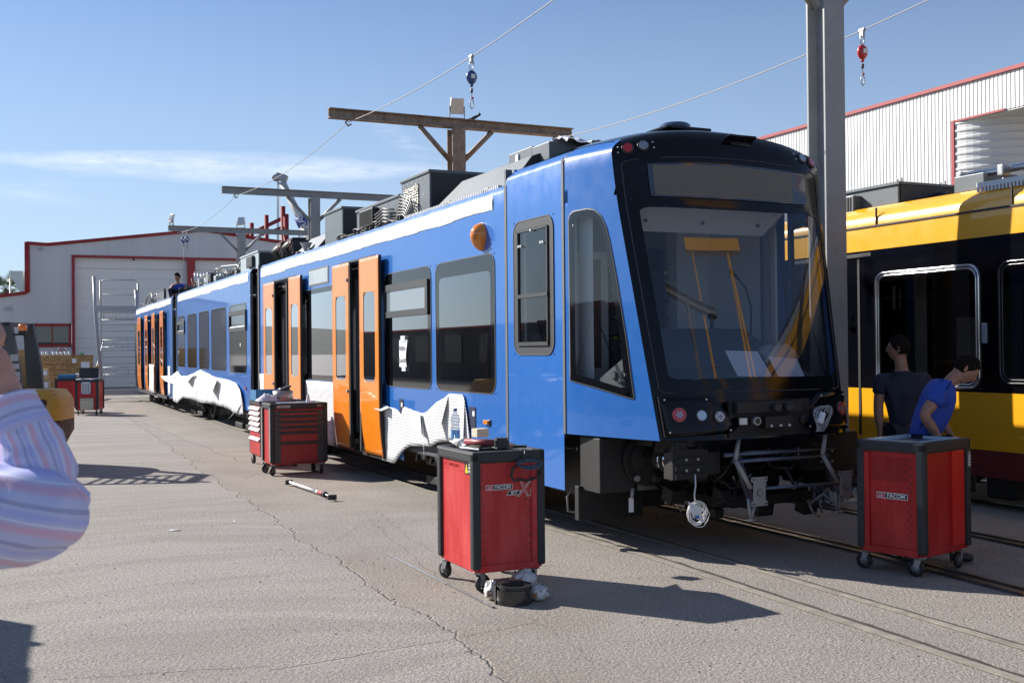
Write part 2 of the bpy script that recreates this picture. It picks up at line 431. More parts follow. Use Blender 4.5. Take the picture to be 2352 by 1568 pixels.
def leaf(M, u0, u1, parent, z0=.15, z1=3.14, v=-.11, knob=0, label=None, side=1):
    """orange plug door leaf pushed out from the body, with its tall rounded window"""
    def fo(u, z):
        b = 0.0
        if z < .9: b = (.9 - z) ** 2 * .10
        vv = v + b
        return (vv if side == 1 else WT - vv, u, z)
    fi = lambda u, z: (fo(u, z)[0] + .045 * side, u, z)
    out = rrect(u0, u1, z0, z1, .06); ub, zb = u0 + (u1 - u0) * .17, z0 + 1.12
    hole = (u0 + (u1 - u0) * .20, u1 - (u1 - u0) * .20, 1.25, 2.62)
    rl = rect_loop(*hole, .13); rr_ = rrect(*hole, .13)
    mb = MB(M); mb.use(ORANGE)
    U = sorted([u0, u0 + .06, hole[0], hole[1], u1 - .06, u1]); Z = [z0, z0 + .06, .4, .6, .8, 1.0, hole[2], hole[3], z1 - .06, z1]
    mb.grid(fo, U, Z, lambda u, z: hole[0] < u < hole[1] and hole[2] < z < hole[3], True)
    mb.loft(fo, rl, rr_)
    n = len(rr_); mb.use(RUBBER).add([fo(*a) for a in rr_] + [fi(*a) for a in rr_], [(i, (i + 1) % n, n + (i + 1) % n, n + i) for i in range(n)])
    mb.use(RUBBER).grid(fi, U, Z, lambda u, z: hole[0] < u < hole[1] and hole[2] < z < hole[3], True)
    rim = [(u, z0) for u in U] + [(u1, z) for z in Z[1:]] + [(u, z1) for u in U[::-1][1:]] + [(u0, z) for z in Z[::-1][1:-1]]
    n = len(rim); mb.use(RUBBER).add([fo(*a) for a in rim] + [fi(*a) for a in rim], [(i, (i + 1) % n, n + (i + 1) % n, n + i) for i in range(n)], False)
    # finger guard on the closing edge
    o = mb.build('door_leaf', None, parent)
    if label: o['label'] = label
    p = MB(M); p.fill(lambda u, z: (fo(u, z)[0] + .006 * side, u, z), rr_, 2); p.build('pane', GLASS, o)
    if knob:
        ku = u0 + .07 if knob < 0 else u1 - .07
        k = MB(M)
        for kz in (2.86, 1.08): k.use(ZINC).cyl((v * side - .002 if side == 1 else WT - v, ku, kz), (v - .03, ku, kz), .03, .026, 12)
        k.build('lock_knob', None, o)
    g = MB(M); e = u1 if knob < 0 else u0
    ee = u0 if knob < 0 else u1
    g.use(RUBBER).bx((v + .002, ee - .035, z0 + .02), (v + .043, ee + .035, z1 - .02), .008); g.build('edge_seal', None, o)
    return o

def hopper(M, u0, u1, z0, z1, parent, openv=0):
    mb = MB(M); mb.use(BUMPER); f = lambda u, z: (-.035, u, z); g = lambda u, z: (-.006, u, z)
    A = rrect(u0, u1, z0, z1, .02, 2); B = rrect(u0 + .09, u1 - .07, z0 + .09, z1 - .10, .02, 2); n = len(A)
    mb.loft(f, A, B, 1, False); mb.add([f(*a) for a in A] + [g(*a) for a in A], [(i, (i + 1) % n, n + (i + 1) % n, n + i) for i in range(n)], False)
    mb.add([f(*a) for a in B] + [g(*a) for a in B], [(i, (i + 1) % n, n + (i + 1) % n, n + i) for i in range(n)], False)
    o = mb.build('hopper_frame', None, parent)
    if openv:
        k = MB(M); k.use(ROOFLIGHT).add([(-.03, u0 + .1, z0 + .09), (-.03, u1 - .08, z0 + .09), (.17, u1 - .08, z1 - .16), (.17, u0 + .1, z1 - .16)], [(0, 1, 2, 3)], False)
        k.use(BLACKP).bx((.18, u0 + .09, z0 + .09), (.19, u1 - .08, z1 - .1))
    else:
        k = MB(M); k.use(ROOFLIGHT).fill(lambda u, z: (-.022, u, z), B, 1)
    k.build('hopper_pane', mat('milky_hopper_glass', (.22, .25, .28), .12, coat=1) if not openv else None, parent)
    return o

# --- module 1 body
d2 = (7.62, 9.52); d1 = (12.45, 14.45)
wins1 = [(3.38, 5.28, 1.20, 2.85), (5.45, 7.38, 1.20, 2.85), (9.95, 12.3, 1.21, 2.85)]
mb = body(M1, 3.10, 15.9, wins1, [d2, d1], [(4.15, 6.65, .16, .55)], .16)
W_1 = []
B1 = finish_body(mb, M1, 3.10, 15.9, tram, 'front_body', 'blue front passenger section with two orange double doors', [d2, d1])
ringmb = MB(M1); ringmb.use(BLUE)
for i, w in enumerate(wins1):
    W_1.append(window(ringmb, flat, off(flat, -.008), w, B1, M1, border=.13 if i < 2 else .09, rad=.16 if i < 2 else .05, border_top=.2 if i < 2 else .09, glass=GLASS))
hp = hopper(M1, 5.52, 7.32, 2.20, 2.68, B1)
for w in wins1: window(ringmb, flatR, off(flatR, .008), w, B1, M1, border=.13, rad=.16)
ringmb.build('window_surround', None, B1)
leaf(M1, 7.33, 8.28, tram, knob=0); leaf(M1, 8.84, 9.80, tram, knob=-1)
leaf(M1, 11.93, 12.83, tram, knob=0); leaf(M1, 14.05, 15.03, tram, knob=-1)
for a in ((7.66, 8.55), (8.57, 9.48), (12.5, 13.43), (13.45, 14.4)): leaf(M1, a[0], a[1], tram, v=-.01, side=-1)
for a, b in (d2, d1):      # dark header and threshold in the open doorways
    mb = MB(M1)
    mb.use(DARK).bx((.03, a, 3.0), (.45, b, 3.13)).bx((-.02, a - .3, .10), (.05, b + .3, .15)).bx((-.06, a + .1, 3.14), (.03, b, 3.17))
    mb.use(INNER).bx((.1, b - .35, .4), (.16, b - .1, 2.9))
    mb.use(ALU).cyl((.25, a + .4, .4), (.25, a + .4, 2.9), .018, n=8)
    for k in range(5): mb.use(ZINC).cyl((.1 + .05 * k, a + .2 + .1 * k, 3.02), (.1 + .05 * k, b - .2, 2.98), .01, n=6)
    mb.use(REDT).bx((.42, b - .95, 1.75), (.48, b - .7, 2.25)); mb.build('doorway_fittings', None, tram)
mb = MB(M1); mb.use(ROOFLIGHT).bx((-.012, 10.42, 2.93), (.0, 11.66, 3.18), .004); mb.use(SEAL).bx((-.006, 10.38, 2.90), (.0, 11.70, 3.21), .002); mb.build('side_display', None, tram)
# indicator lamp blister, side repeater, slots
mb = MB(M1); mb.use(mat('amber_lens', (.72, .22, .01), .12, coat=1))
def blister(a, b):      # a around, b outward
    r = math.sin(b) ; x = math.cos(a) * r; y = math.sin(a) * r
    yy = y * (.15 if y > 0 else .17 - .02 * y); w = .125 * (1 - .35 * max(0, -y) ** 1.3)
    return (-.15 * math.cos(b), 3.74 + x * w, 3.08 + yy)
mb.smooth = True; mb.grid(blister, lin(0, 2 * math.pi, 24), lin(0, math.pi / 2, 8)); mb.use(BLACKP)
for k in range(3): mb.bx((-.147 + .012 * k, 3.66 - .01, 3.03 + .045 * k), (-.13 + .012 * k, 3.72, 3.037 + .045 * k))
mb.build('indicator_lamp', None, tram)
mb = MB(M1); mb.use(MATS['amber_lens']).bx((-.04, 3.56, .845), (-.0, 3.69, .895), .012); mb.use(BLACKP).bx((-.012, 3.53, .84), (.0, 3.58, .9)); mb.build('side_repeater', None, tram)
for a, b, z0, z1 in ((6.58, 6.74, .76, 1.03), (3.98, 4.18, .76, 1.03)):
    mb = MB(M1); mb.use(mat('dark_blue_recess', (.006, .012, .05), .5)).bx((-.008, a, z0), (.0, b, z1)); mb.use(PAPER).cyl((-.009, a + .05, z0 + .19), (-.012, a + .05, z0 + .19), .035, n=10); mb.build('jacking_point', None, tram)

# ---- white tape along the roof edge
TAPEM = mat('masking_tape_white', (.62, .62, .62), .75, bumpn=.5, bscale=14)
def tape(M, u0, u1, seed):
    random.seed(seed); mb = MB(M); mb.use(TAPEM); n = int((u1 - u0) / .09); P = []; lo = .20
    for i in range(n + 1):
        u = u0 + (u1 - u0) * i / n
        if i % 14 == 0: step = random.uniform(-.02, .02)
        a = 3.525 + noise.noise((u * 3, seed, 0)) * .006; b = 3.525 - .185 - noise.noise((u * 1.1, seed + 5, 0)) * .014 - step * .6 - random.uniform(0, .006)
        w = .007 + .008 * noise.noise((u * 6, seed, 3)) ** 2
        P += [(flat(u, a)[0] - w, u, a), (-w - .006 * random.random(), u, (a + b) / 2), (-w, u, b)]
    mb.smooth = False
    mb.add(P, [f for i in range(n) for f in ((3 * i, 3 * i + 3, 3 * i + 4, 3 * i + 1), (3 * i + 1, 3 * i + 4, 3 * i + 5, 3 * i + 2))])
    return mb.build('roof_edge_tape', None, tram)
tape(M1, 3.42, 15.7, 1); tape(M2, 17.05, 28.0, 2); tape(M3, 29.7, 41, 3)

# ---- middle body
mb = body(M2, 16.85, 28.35, [], [], [], .35)
wins2 = [(17.30, 19.35, 1.23, 2.86), (19.82, 21.95, 1.25, 2.86), (22.32, 23.95, 1.26, 2.86), (24.41, 26.1, 1.27, 2.86), (26.62, 28.1, 1.28, 2.86)]
mb = body(M2, 16.85, 28.35, wins2, [], [], .38)
B2 = finish_body(mb, M2, 16.85, 28.35, tram, 'middle_body', 'blue middle section with five windows and peeling white film', [])
rm = MB(M2); rm.use(BLUE)
BLIND = mat('grey_window_film', (.10, .105, .11), .22, coat=.3)
for i, w in enumerate(wins2):
    window(rm, flat, off(flat, -.008), w, B2, M2, border=.05, rad=.17, glass=GLASS if i == 4 else glassmat('grey_filmed_glass', (.10, .10, .105), 1.3, .06))
    window(rm, flatR, off(flatR, .008), w, B2, M2, border=.05, rad=.17)
rm.build('window_surround', None, B2)
mbk = MB(M2); mbk.use(mat('grey_blind', (.20, .20, .205), .8))
for w in wins2[:4]: mbk.bx((.10, w[0] - .05, w[2] - .05), (.11, w[1] + .05, w[3] + .02))
mbk.build('window_blind', None, B2)
hopper(M2, 17.28, 19.32, 2.22, 2.70, B2, 1); hopper(M2, 26.62, 28.08, 2.30, 2.70, B2, 1)
mb = MB(M2); mb.use(PAPER).bx((-.012, 17.95, 1.86), (-.009, 18.02, 1.93)); mb.use(REDT).bx((-.02, 17.35, .85), (0, 17.45, .92)); mb.build('sticker', None, tram)

# ---- rear body with two open orange doors
dd = [(31.4, 33.35), (35.0, 37.6)]
mb = body(M3, 29.4, 41.3, [(33.8, 34.7, 1.25, 2.85)], dd, [], .22)
B3 = finish_body(mb, M3, 29.4, 41.3, tram, 'rear_body', 'blue rear section with orange door leaves standing open', dd)
rm = MB(M3); rm.use(BLUE); window(rm, flat, off(flat, -.008), (33.8, 34.7, 1.25, 2.85), B3, M3); rm.build('window_surround', None, B3)
for a, b in ((30.98, 31.95), (33.42, 34.38), (35.75, 36.75), (38.2, 39.5)): leaf(M3, a, b, tram, z0=.28, z1=3.16)
mb = MB(M3); mb.use(DARK).bx((-.06, 30.5, .16), (.03, 40, .26)).bx((.05, 31.4, .3), (.4, 31.6, 3.1)).bx((-.05, 39.6, .3), (.1, 41, 3.0))
for a, b in dd: mb.use(INNERD).bx((.5, a, .4), (.55, b, 2.95))
mb.build('door_sill', None, tram)
mb = MB(M3); mb.use(BLUE)      # rear nose
mb.grid(lambda t, z: (WT / 2 - (WT / 2) * math.cos(t) , 41.3 + 1.6 * math.sin(t) ** .8 * (1 - .25 * (z / 3.6) ** 3), z), lin(0, math.pi, 14), [.25, 1.3, 2.5, 3.2, 3.6]); mb.build('rear_nose', None, tram)

# ---- bellows between sections
for (M, a, b) in ((M1, 15.9, 16.86), (M2, 28.35, 29.42)):
    mb = MB(M); n = 9
    for i in range(n):
        u = a + .1 + (b - a - .2) * i / (n - 1); h = .02 if i % 2 else .0
        mb.use(RUBBER).bx((.12 + h * 3, u - .045, .35), (WT - .12 - h * 3, u + .045, 3.5 - h), .02)
    mb.use(SEAL); mb.bx((-.02, a - .03, .3), (.03, a + .03, 3.62)).bx((-.005, a + .05, .3), (.03, a + .09, 3.55)).bx((.0, a + .13, .35), (.04, a + .16, 3.5))
    mb.use(SEAL).bx((.02, b - .03, .4), (.06, b, 3.5))
    mb.build('gangway_bellows', None, tram)

# ------------------------------------------------------------------ CAB
def nv(u): return .30 * (max(0, 1.66 - u) / 1.22) ** 1.15
BBT = [(.86, .395), (3.10, .885), (3.3, .92), (3.5, .948), (3.68, .97), (3.8, 1.0)]
def ub(z): return interp(z, BBT)
cab = MB(M1); cab.use(BLUE)
# straight flank of the cab
def topz(u, z, z3=3.62):     # rounding near the roof
    v = 0
    if z > z3: t = min(1, (z - z3) / .14); v = .14 * (1 - math.cos(t * math.pi / 2))
    return v
def cf(u, z): return (nv(u) + topz(u, z), u, z)
def cfR(u, z): a = cf(u, z); return (WT - a[0], a[1], a[2])
CZ = [.28, .7, 1.2, 1.7, 3.2, 3.62, 3.66, 3.70, 3.73, 3.75, 3.76]
cw = (1.89, 2.86, 1.66, 3.13)
for f in (cf, cfR): wall(cab, f, [1.70, 3.06], CZ, [cw])
# tapering flank: t from joint (0) to black boundary (1)
qw = [(1.585, 1.40), (1.585, 3.02), (1.56, 3.08), (1.50, 3.11), (1.30, 3.115), (1.19, 3.09), (1.10, 3.02), (1.03, 2.90), (.985, 2.75), (.90, 2.40), (.83, 2.05), (.78, 1.80), (.715, 1.40), (.69, 1.255), (.705, 1.235), (.75, 1.24), (1.2, 1.33), (1.52, 1.385)]
def hull_outer(loop, cx, cz, u0, u1f, z0, z1):   # matching points on a rectangle (u0..ub)x(z0..z1) by angle
    out = []
    for u, z in loop:
        d = (u - cx, z - cz); k = 1e9
        if d[0] > 0: k = min(k, (u0 - cx) / d[0])
        if d[0] < 0: k = min(k, (u1f - cx) / d[0])
        if d[1] > 0: k = min(k, (z1 - cz) / d[1])
        if d[1] < 0: k = min(k, (z0 - cz) / d[1])
        out.append((cx + d[0] * k, cz + d[1] * k))
    return out
# flank param: (t,z) -> u = 1.64 + (ub(z)-1.64) t
def tf(t, z): u = 1.655 + (ub(z) - 1.655) * t; return (nv(u) + topz(u, z), u, z)
def tfR(t, z): a = tf(t, z); return (WT - a[0], a[1], a[2])
qwt = [((1.655 - u) / (1.655 - ub(z)), z) for u, z in qw]
def dens(loop, k=3):
    out = []
    for i in range(len(loop)):
        p, q = loop[i], loop[(i + 1) % len(loop)]
        L = math.hypot((q[0] - p[0]) * 1.0, q[1] - p[1]); m = max(1, int(L / .07))
        for j in range(m): out.append((p[0] + (q[0] - p[0]) * j / m, p[1] + (q[1] - p[1]) * j / m))
    return out
qd = dens(qwt)
def outer_match(loop, t0, t1, z0, z1):
    cx, cz = .42, 2.2; out = []
    for u, z in loop:
        d = (u - cx, z - cz); k = 1e9
        if d[0] > 0: k = min(k, (t1 - cx) / d[0])
        if d[0] < 0: k = min(k, (t0 - cx) / d[0])
        if d[1] > 0: k = min(k, (z1 - cz) / d[1])
        if d[1] < 0: k = min(k, (z0 - cz) / d[1])
        out.append((cx + d[0] * k, cz + d[1] * k))
    # snap the nearest points to the corners
    for c in ((t0, z0), (t0, z1), (t1, z0), (t1, z1)):
        j = min(range(len(out)), key=lambda i: (out[i][0] - c[0]) ** 2 + (out[i][1] - c[1]) ** 2); out[j] = c
    return out
QO = outer_match(qd, 0, 1, 1.15, 3.2)
def shrink(loop, a, bt=None):
    cx = sum(p[0] for p in loop) / len(loop); cz = sum(p[1] for p in loop) / len(loop); n = len(loop); out = []
    for i in range(n):
        p, q = loop[i - 1], loop[(i + 1) % n]; tx, tz = q[0] - p[0], q[1] - p[1]; L = math.hypot(tx, tz) or 1
        nx, nz = -tz / L, tx / L
        if nx * (cx - loop[i][0]) + nz * (cz - loop[i][1]) < 0: nx, nz = -nx, -nz
        out.append((loop[i][0] + nx * a, loop[i][1] + nz * a))
    return out
for f, fo in ((tf, lambda t, z: (tf(t, z)[0] - .006, *tf(t, z)[1:])), (tfR, lambda t, z: (tfR(t, z)[0] + .006, *tfR(t, z)[1:]))):
    cab.use(BLUE).grid(f, lin(0, 1, 10), [.86, .95, 1.05, 1.15]); cab.grid(f, lin(0, 1, 10), [3.2, 3.35, 3.5, 3.62, 3.66, 3.70, 3.73, 3.75, 3.76])
    cab.loft(f, QO, qd, 5)
    q = MB(M1); qi = shrink(qd, .085); qs = shrink(qd, .012)
    q.use(SEAL).loft(fo, qd, qs); n = len(qd); q.add([f(*a) for a in qd] + [fo(*a) for a in qd], [(i, (i + 1) % n, n + (i + 1) % n, n + i) for i in range(n)])
    q.use(FRIT).loft(fo, qs, qi)
    qo = q.build('quarter_window', None, tram)
    p = MB(M1); p.fill(fo, qi, 5, False); p.build('pane', GLASSC, qo)
# joint strips (thin dark gaps)
cab.use(SEAL)
cab.grid(lambda t, z: (cf(1.7, z)[0] - .001 + .004, 1.655 + .045 * t, z), [0, 1], [.86, 3.62, 3.68, 3.74])
cabo = cab.build('cab_shell', None, tram); cabo['label'] = 'blue tapering cab flanks either side of the windscreen'
st = MB(M1); st.use(SEAL)
for v in (-.006, WT): st = MB(M1); st.use(SEAL).bx((v, 3.045, .4), (v + .006, 3.10, 3.58)); st.build('joint_seal', None, tram)
st = MB(M1); st.use(SEAL).bx((-.008, 1.655, .86), (-.002, 1.70, 3.66)); st.bx((.0, 3.06, 3.5), (.08, 3.1, 3.76)); st.use(BLUE).bx((.10, 3.03, 3.58), (.2, 3.06, 3.76)); st.build('joint_seal', None, tram)
# cab side window
cs = MB(M1); cs.use(BLUE)
wo = window(cs, cf, off(cf, -.012), cw, tram, M1, border=.10, rad=.15, glass=GLASSC, name='cab_window', fritm=BUMPER)
window(cs, cfR, off(cfR, .012), cw, tram, M1, border=.10, rad=.15, glass=GLASSC, name='cab_window', fritm=BUMPER)
cs.build('window_surround', None, cabo)
mb = MB(M1); mb.use(BLACKP)
a, b, z0, z1 = 2.0, 2.75, 1.77, 3.02
mb.bx((-.03, a, 2.28), (-.0, b, 2.32)); mb.bx((-.026, b - .03, 1.8), (-.0, b, z1)).bx((-.026, a, 1.78), (0, a + .02, z1)).bx((-.026, a, z1 - .02), (0, b, z1)).bx((-.026, a, 1.76), (0, b, 1.80))
mb.use(ALU)
for u, z in ((2.08, 2.85), (2.13, 2.85), (2.62, 2.85), (2.67, 2.85), (2.37, 3.0)): mb.cyl((-.03, u, z), (-.04, u, z), .014, n=8)
mb.build('sliding_sash', None, wo)

# ---- front: black mask, windscreen, dome
FZ = [.86, 1.0, 1.15, 1.33, 1.5, 1.8, 2.1, 2.4, 2.7, 2.95, 3.16, 3.3, 3.45, 3.58]
def front(a, z):
    u0 = ub(z); v0 = nv(u0) + topz(u0, z); w = abs(2 * a - 1)
    bul = .20
    uc = u0 - bul; u = uc + (u0 - uc) * (.35 * w ** 2 + .65 * w ** 5)
    zz = z + (.0 if z < 3.3 else (z - 3.3) / .28 * .10 * (1 - w ** 2.4))
    # finer spacing near the corner comes from the caller
    return (v0 + (WT - 2 * v0) * a, u, zz)
AS = [0, .01, .025, .045, .07, .1, .14, .19, .25, .32, .4, .5, .6, .68, .75, .81, .86, .9, .93, .955, .975, .99, 1]
WR = (.045, .955, 1.33, 3.16)
fm = MB(M1); fm.use(MASK)
fz = FZ
fm.grid(front, AS, fz, lambda a, z: WR[0] < a < WR[1] and WR[2] < z < WR[3])
def wr2(pts): return pts
# inner clear zone: loop in (a,z), left/right edges lean
def clear_loop():
    base = rrect(.072, .948, 1.43, 3.08, .05, 5); return [(a, z) for a, z in base]
cl_ = clear_loop(); ro = rect_loop(*WR, .05)
fm.loft(front, ro, cl_, 3)
# dome stations above the mask: (z corner, z middle, u corner, u middle, v offset)
ST = [(3.58, 3.68, ub(3.58), ub(3.58) - .20, 0), (3.66, 3.78, ub(3.66), .82, topz(0, 3.66)), (3.72, 3.87, 1.0, .87, topz(0, 3.72)), (3.755, 3.93, 1.10, 1.05, topz(0, 3.75)), (3.765, 3.965, 1.3, 1.28, .14), (3.77, 3.985, 1.7, 1.7, .14), (3.77, 3.99, 2.3, 2.3, .14), (3.77, 3.98, 3.06, 3.06, .14)]
def dome(a, k):
    i = min(int(k), len(ST) - 2); t = k - i; s0, s1 = ST[i], ST[i + 1]; q = [x + (y - x) * t for x, y in zip(s0, s1)]
    w = abs(2 * a - 1); v0 = nv(q[2]) + q[4]
    return (v0 + (WT - 2 * v0) * a, q[3] + (q[2] - q[3]) * (.35 * w ** 2 + .65 * w ** 5), q[1] + (q[0] - q[1]) * w ** 2.4)
fm.grid(dome, AS, lin(0, 7, 7))
fmo = fm.build('front_mask', None, tram); fmo['label'] = 'glossy black mask and domed brow around the windscreen'
ws = MB(M1)
ws.grid(lambda a, z: (front(a, z)[0], front(a, z)[1] + .006, front(a, z)[2]), lin(.058, .952, 40), lin(1.42, 3.09, 24)); ws.build('windscreen', GLASSW, tram)
# thin reveal line around the big windscreen panel and brow seam
mb = MB(M1); mb.use(mat('dark_seam', (.03, .035, .05), .3))
L = rrect(.028, .972, 1.30, 3.52, .04)
mb.tube([(front(a, z)[0], front(a, z)[1] - .002, front(a, z)[2]) for a, z in L], .006, 6, True)
mb.build('windscreen_seal', None, tram)
# destination display behind its own window
mb = MB(M1)
def fo_(a, z): p = front(a, z); return (p[0], p[1] - .014, p[2])
def ledfn(t, p, oc):
    s_ = t.new('ShaderNodeSeparateXYZ', {0: oc}).outputs[2]
    k = t.m('ABSOLUTE', t.m('SINE', t.m('MULTIPLY', s_, 260)))
    t.l.new(t.mix(t.ramp(k, .1, .5), (.075, .072, .062), (.15, .145, .125)), p.inputs['Base Color'])
mb.use(mat('led_display_panel', (.1, .1, .09), .4, spec=.25, fn=ledfn))
mb.fill(fo_, rrect(.14, .80, 3.20, 3.46, .012), 8)
mb.use(mat('display_surround', (.022, .03, .045), .12, coat=.6)); mb.loft(fo_, rrect(.12, .88, 3.185, 3.475, .012), rrect(.14, .80, 3.20, 3.46, .012))
mb.build('destination_display', None, tram)
# brow lights
def lamp(a, z, kind, r=.045, nm='brow_light', f=None):
    f = f or (lambda a, z: dome(a, z))
    p = Vector(f(a, z)); q = Vector(f(a + .01, z)); s_ = Vector(f(a, z + .02)); nrm = (q - p).cross(s_ - p).normalized()
    if nrm.y > 0: nrm = -nrm
    mb = MB(M1); mb.use(BLACKP).cyl(p - nrm * .01, p + nrm * .018, r * 1.28, r * 1.2, 20)
    mb.use(mat('red_lens', (.45, .01, .01), .08, coat=1) if kind == 'red' else mat('lamp_reflector', (.42, .43, .46), .22, metal=.9)).cyl(p, p + nrm * .026, r, r * .9, 20)
    if kind == 'ringred':
        mb.use(MATS['red_lens']).cyl(p, p + nrm * .028, r * 1.2, r * 1.1, 24); mb.use(MATS['lamp_reflector'])
        for k in range(7):
            t = k * math.pi * 2 / 6; d = .0 if k == 6 else r * .4
            e1 = (q - p).normalized(); e2 = nrm.cross(e1); c = p + nrm * .028 + e1 * math.cos(t) * d + e2 * math.sin(t) * d
            mb.use(MATS['lamp_reflector']).cyl(c, c + nrm * .006, r * .2, r * .15, 8)
    if kind == 'cross':
        e1 = (q - p).normalized(); e2 = nrm.cross(e1)
        for k in range(4):
            t = math.pi / 4 + k * math.pi / 2; c = p + nrm * .026 + (e1 * math.cos(t) + e2 * math.sin(t)) * r * .45
            mb.use(MATS['lamp_reflector']).lathe([(r * .42, 0), (r * .3, -.01), (0, -.014)], (0, 0, 0), 8) if 0 else mb.cyl(c, c + nrm * .006, r * .38, r * .2, 10)
    return mb.build(nm, None, tram)
for a, k in ((.055, 'red'), (.115, 'w')): lamp(a, .62, k, .05); lamp(1 - a, .62, k, .05)
mb = MB(M1); mb.use(ALU)
for a in (.02, .155, .845, .98):
    for k in (.3, .95): p = Vector(dome(a, k)); mb.cyl(p, p + Vector((0, -.008, .003)), .008, n=8)
mb.build('brow_bolt', None, tram)
# camera niche and roof puck
mb = MB(M1); p = Vector(dome(.56, 1.0)); mb.use(BLACKP); mb.box(p + Vector((.0, .05, -.10)), (.28, .16, .22), Euler((R(-14), 0, 0)), .04); mb.use(MASK).box(p + Vector((.0, .03, .025)), (.34, .20, .025), Euler((R(-24), 0, 0)), .01); mb.build('camera_hood', None, tram)
mb = MB(M1); mb.use(mat('dark_blue_cap', (.03, .05, .11), .15, coat=1)).lathe([(0, .055), (.13, .05), (.16, .03), (.16, 0), (.19, -.04)], (1.22, 1.45, 4.02), 24); mb.use(MASK).box((1.24, 1.42, 3.985), (.55, .4, .03), None, .01); mb.build('roof_antenna', None, tram)

# ---- nose below the windscreen
def fn(a, z, du=0): p = front(a, z); return p
ns = MB(M1); ns.use(MASK)
def low(a, z):
    u0 = ub(max(z, .86)); v0 = nv(u0); w = abs(2 * a - 1); rec = .0
    if z < 1.24 and .34 < a < .66: rec = .20
    uc = u0 - .30; return (v0 + (WT - 2 * v0) * a, uc + (u0 - uc) * w ** 3 + rec + (.86 - z) * .12 * (z < .86), z)
# headlamp pods: raised panels left and right
for sgn in (0, 1):
    A = (lambda a: a) if sgn == 0 else (lambda a: 1 - a)
    poly = dens([(.012, .90), (.012, 1.27), (.22, 1.265), (.32, 1.12), (.345, 1.0), (.30, .93)], 3)
    pf = lambda a, z: (lambda p: (p[0], p[1] - .05, p[2]))(front(A(a), z)); pb = lambda a, z: front(A(a), z)
    mb = MB(M1); mb.use(MASK).fill(pf, poly, 4); n = len(poly); mb.add([pf(*a) for a in poly] + [pb(*a) for a in poly], [(i, (i + 1) % n, n + (i + 1) % n, n + i) for i in range(n)])
    mb.use(ALU)
    for a, z in ((.03, 1.24), (.03, .94), (.20, 1.24), (.29, .95)): q = Vector(pf(a, z)); mb.cyl(q, q + Vector((0, -.008, 0)), .009, n=8)
    mb.build('lamp_pod', None, tram)
    for a, z, k, r in ((.075, 1.10, 'ringred', .058), (.165, 1.09, 'w', .05), (.245, 1.075, 'cross', .05)):
        lamp(A(a), z, k, r, 'headlight', lambda a, z: (lambda p: (p[0], p[1] - .05, p[2]))(front(a, z)))
mb = MB(M1); mb.use(MASK)
mb.grid(lambda a, z: (front(a, .86)[0], front(a, .86)[1] + .06 + (.86 - z) * .5, z), AS, [.74, .80, .86])
mb.use(DARK).bx((.95, .20, .88), (1.9, .24, 1.22)); mb.use(DKGREY).bx((1.0, .13, 1.1), (1.75, .19, 1.21), .01); mb.bx((1.3, .10, .95), (1.62, .16, 1.07), .01)
mb.use(ALU)
for x in (1.36, 1.47, 1.57): mb.cyl((x, .10, .98), (x, .088, .98), .012, n=8)
mb.use(ALU).bx((1.02, .12, 1.0), (1.1, .14, 1.06)); mb.use(ZINC).cyl((1.2, .14, 1.03), (1.2, .09, 1.03), .04, n=14); mb.use(BLACKP).cyl((1.2, .09, 1.03), (1.2, .085, 1.03), .025, n=14)
for x in (1.42, 1.56): mb.use(BLACKP).cyl((x, .13, 1.15), (x, .06, 1.15), .035, n=12)
mb.build('nose_fittings', None, tram)
mb = MB(M1); mb.use(mat('grey_cable', (.35, .36, .38), .5))
for k in range(4):
    pts = [(1.93 + .09 * math.cos(t) + .02 * math.sin(t * 2 + k), .05 - .02 * k * .3, 1.03 + .12 * math.sin(t + k * .4)) for t in lin(0, 2 * math.pi, 24)]
    mb.tube(pts, .005, 5, True)
mb.use(PAPER).box((1.90, .03, 1.04), (.05, .05, .11), Euler((0, .4, 0)), .01); mb.build('cable_loop', None, tram)

# ---- under-nose structure
un = MB(M1)
un.use(DKGREY).bx((.10, 1.15, .30), (.5, 1.55, .84), .01); un.use(DARK).bx((.05, 1.5, -.01), (.80, 1.58, .34), .01)
un.use(DARK).bx((.25, 1.2, .35), (2.6, 1.6, .86)); un.bx((.42, .70, .78), (WT - .42, 1.3, .86))
un.use(mat('gusset_steel', (.14, .14, .14), .5, metal=.3)).prism([(0, 0), (.24, 0), (0, .26)], (.52, 1.12, .31), (1, 0, 0), (0, 0, 1), (0, 1, 0), .03)  # triangular gusset in plain mid-grey steel
un.use(DARK).cyl((.62, 1.2, .62), (.62, 1.08, .62), .27, n=28); un.use(DKGREY).cyl((.62, 1.1, .62), (.62, 1.05, .62), .2, n=24)
un.use(ZINC)
for t in (50, 130, 230, 310): un.cyl((.62 + .235 * math.cos(R(t)), 1.08, .62 + .235 * math.sin(R(t))), (.62 + .235 * math.cos(R(t)), 1.045, .62 + .235 * math.sin(R(t))), .032, n=6)
un.use(DARK).bx((.75, 1.62, .06), (1.15, 2.6, .33), .01); un.use(DARK).bx((.6, 1.6, .1), (2.3, 3.2, .8))
random.seed(44)
for k in range(46):
    x0 = random.uniform(.5, 2.5); z0 = random.uniform(.15, .8); y0 = random.uniform(.55, 1.15); L = random.uniform(.15, .6)
    pts = [(x0 + L * t + .04 * math.sin(t * 7 + k), y0 + .1 * math.sin(t * 5 + k), z0 - random.uniform(.08, .22) * math.sin(math.pi * t)) for t in lin(0, 1, 6)]
    un.use(random.choice([DARK, BLACKP, BLACKP, DKGREY, ZINC, RUBBER])).tube(pts, random.uniform(.006, .018), 6)
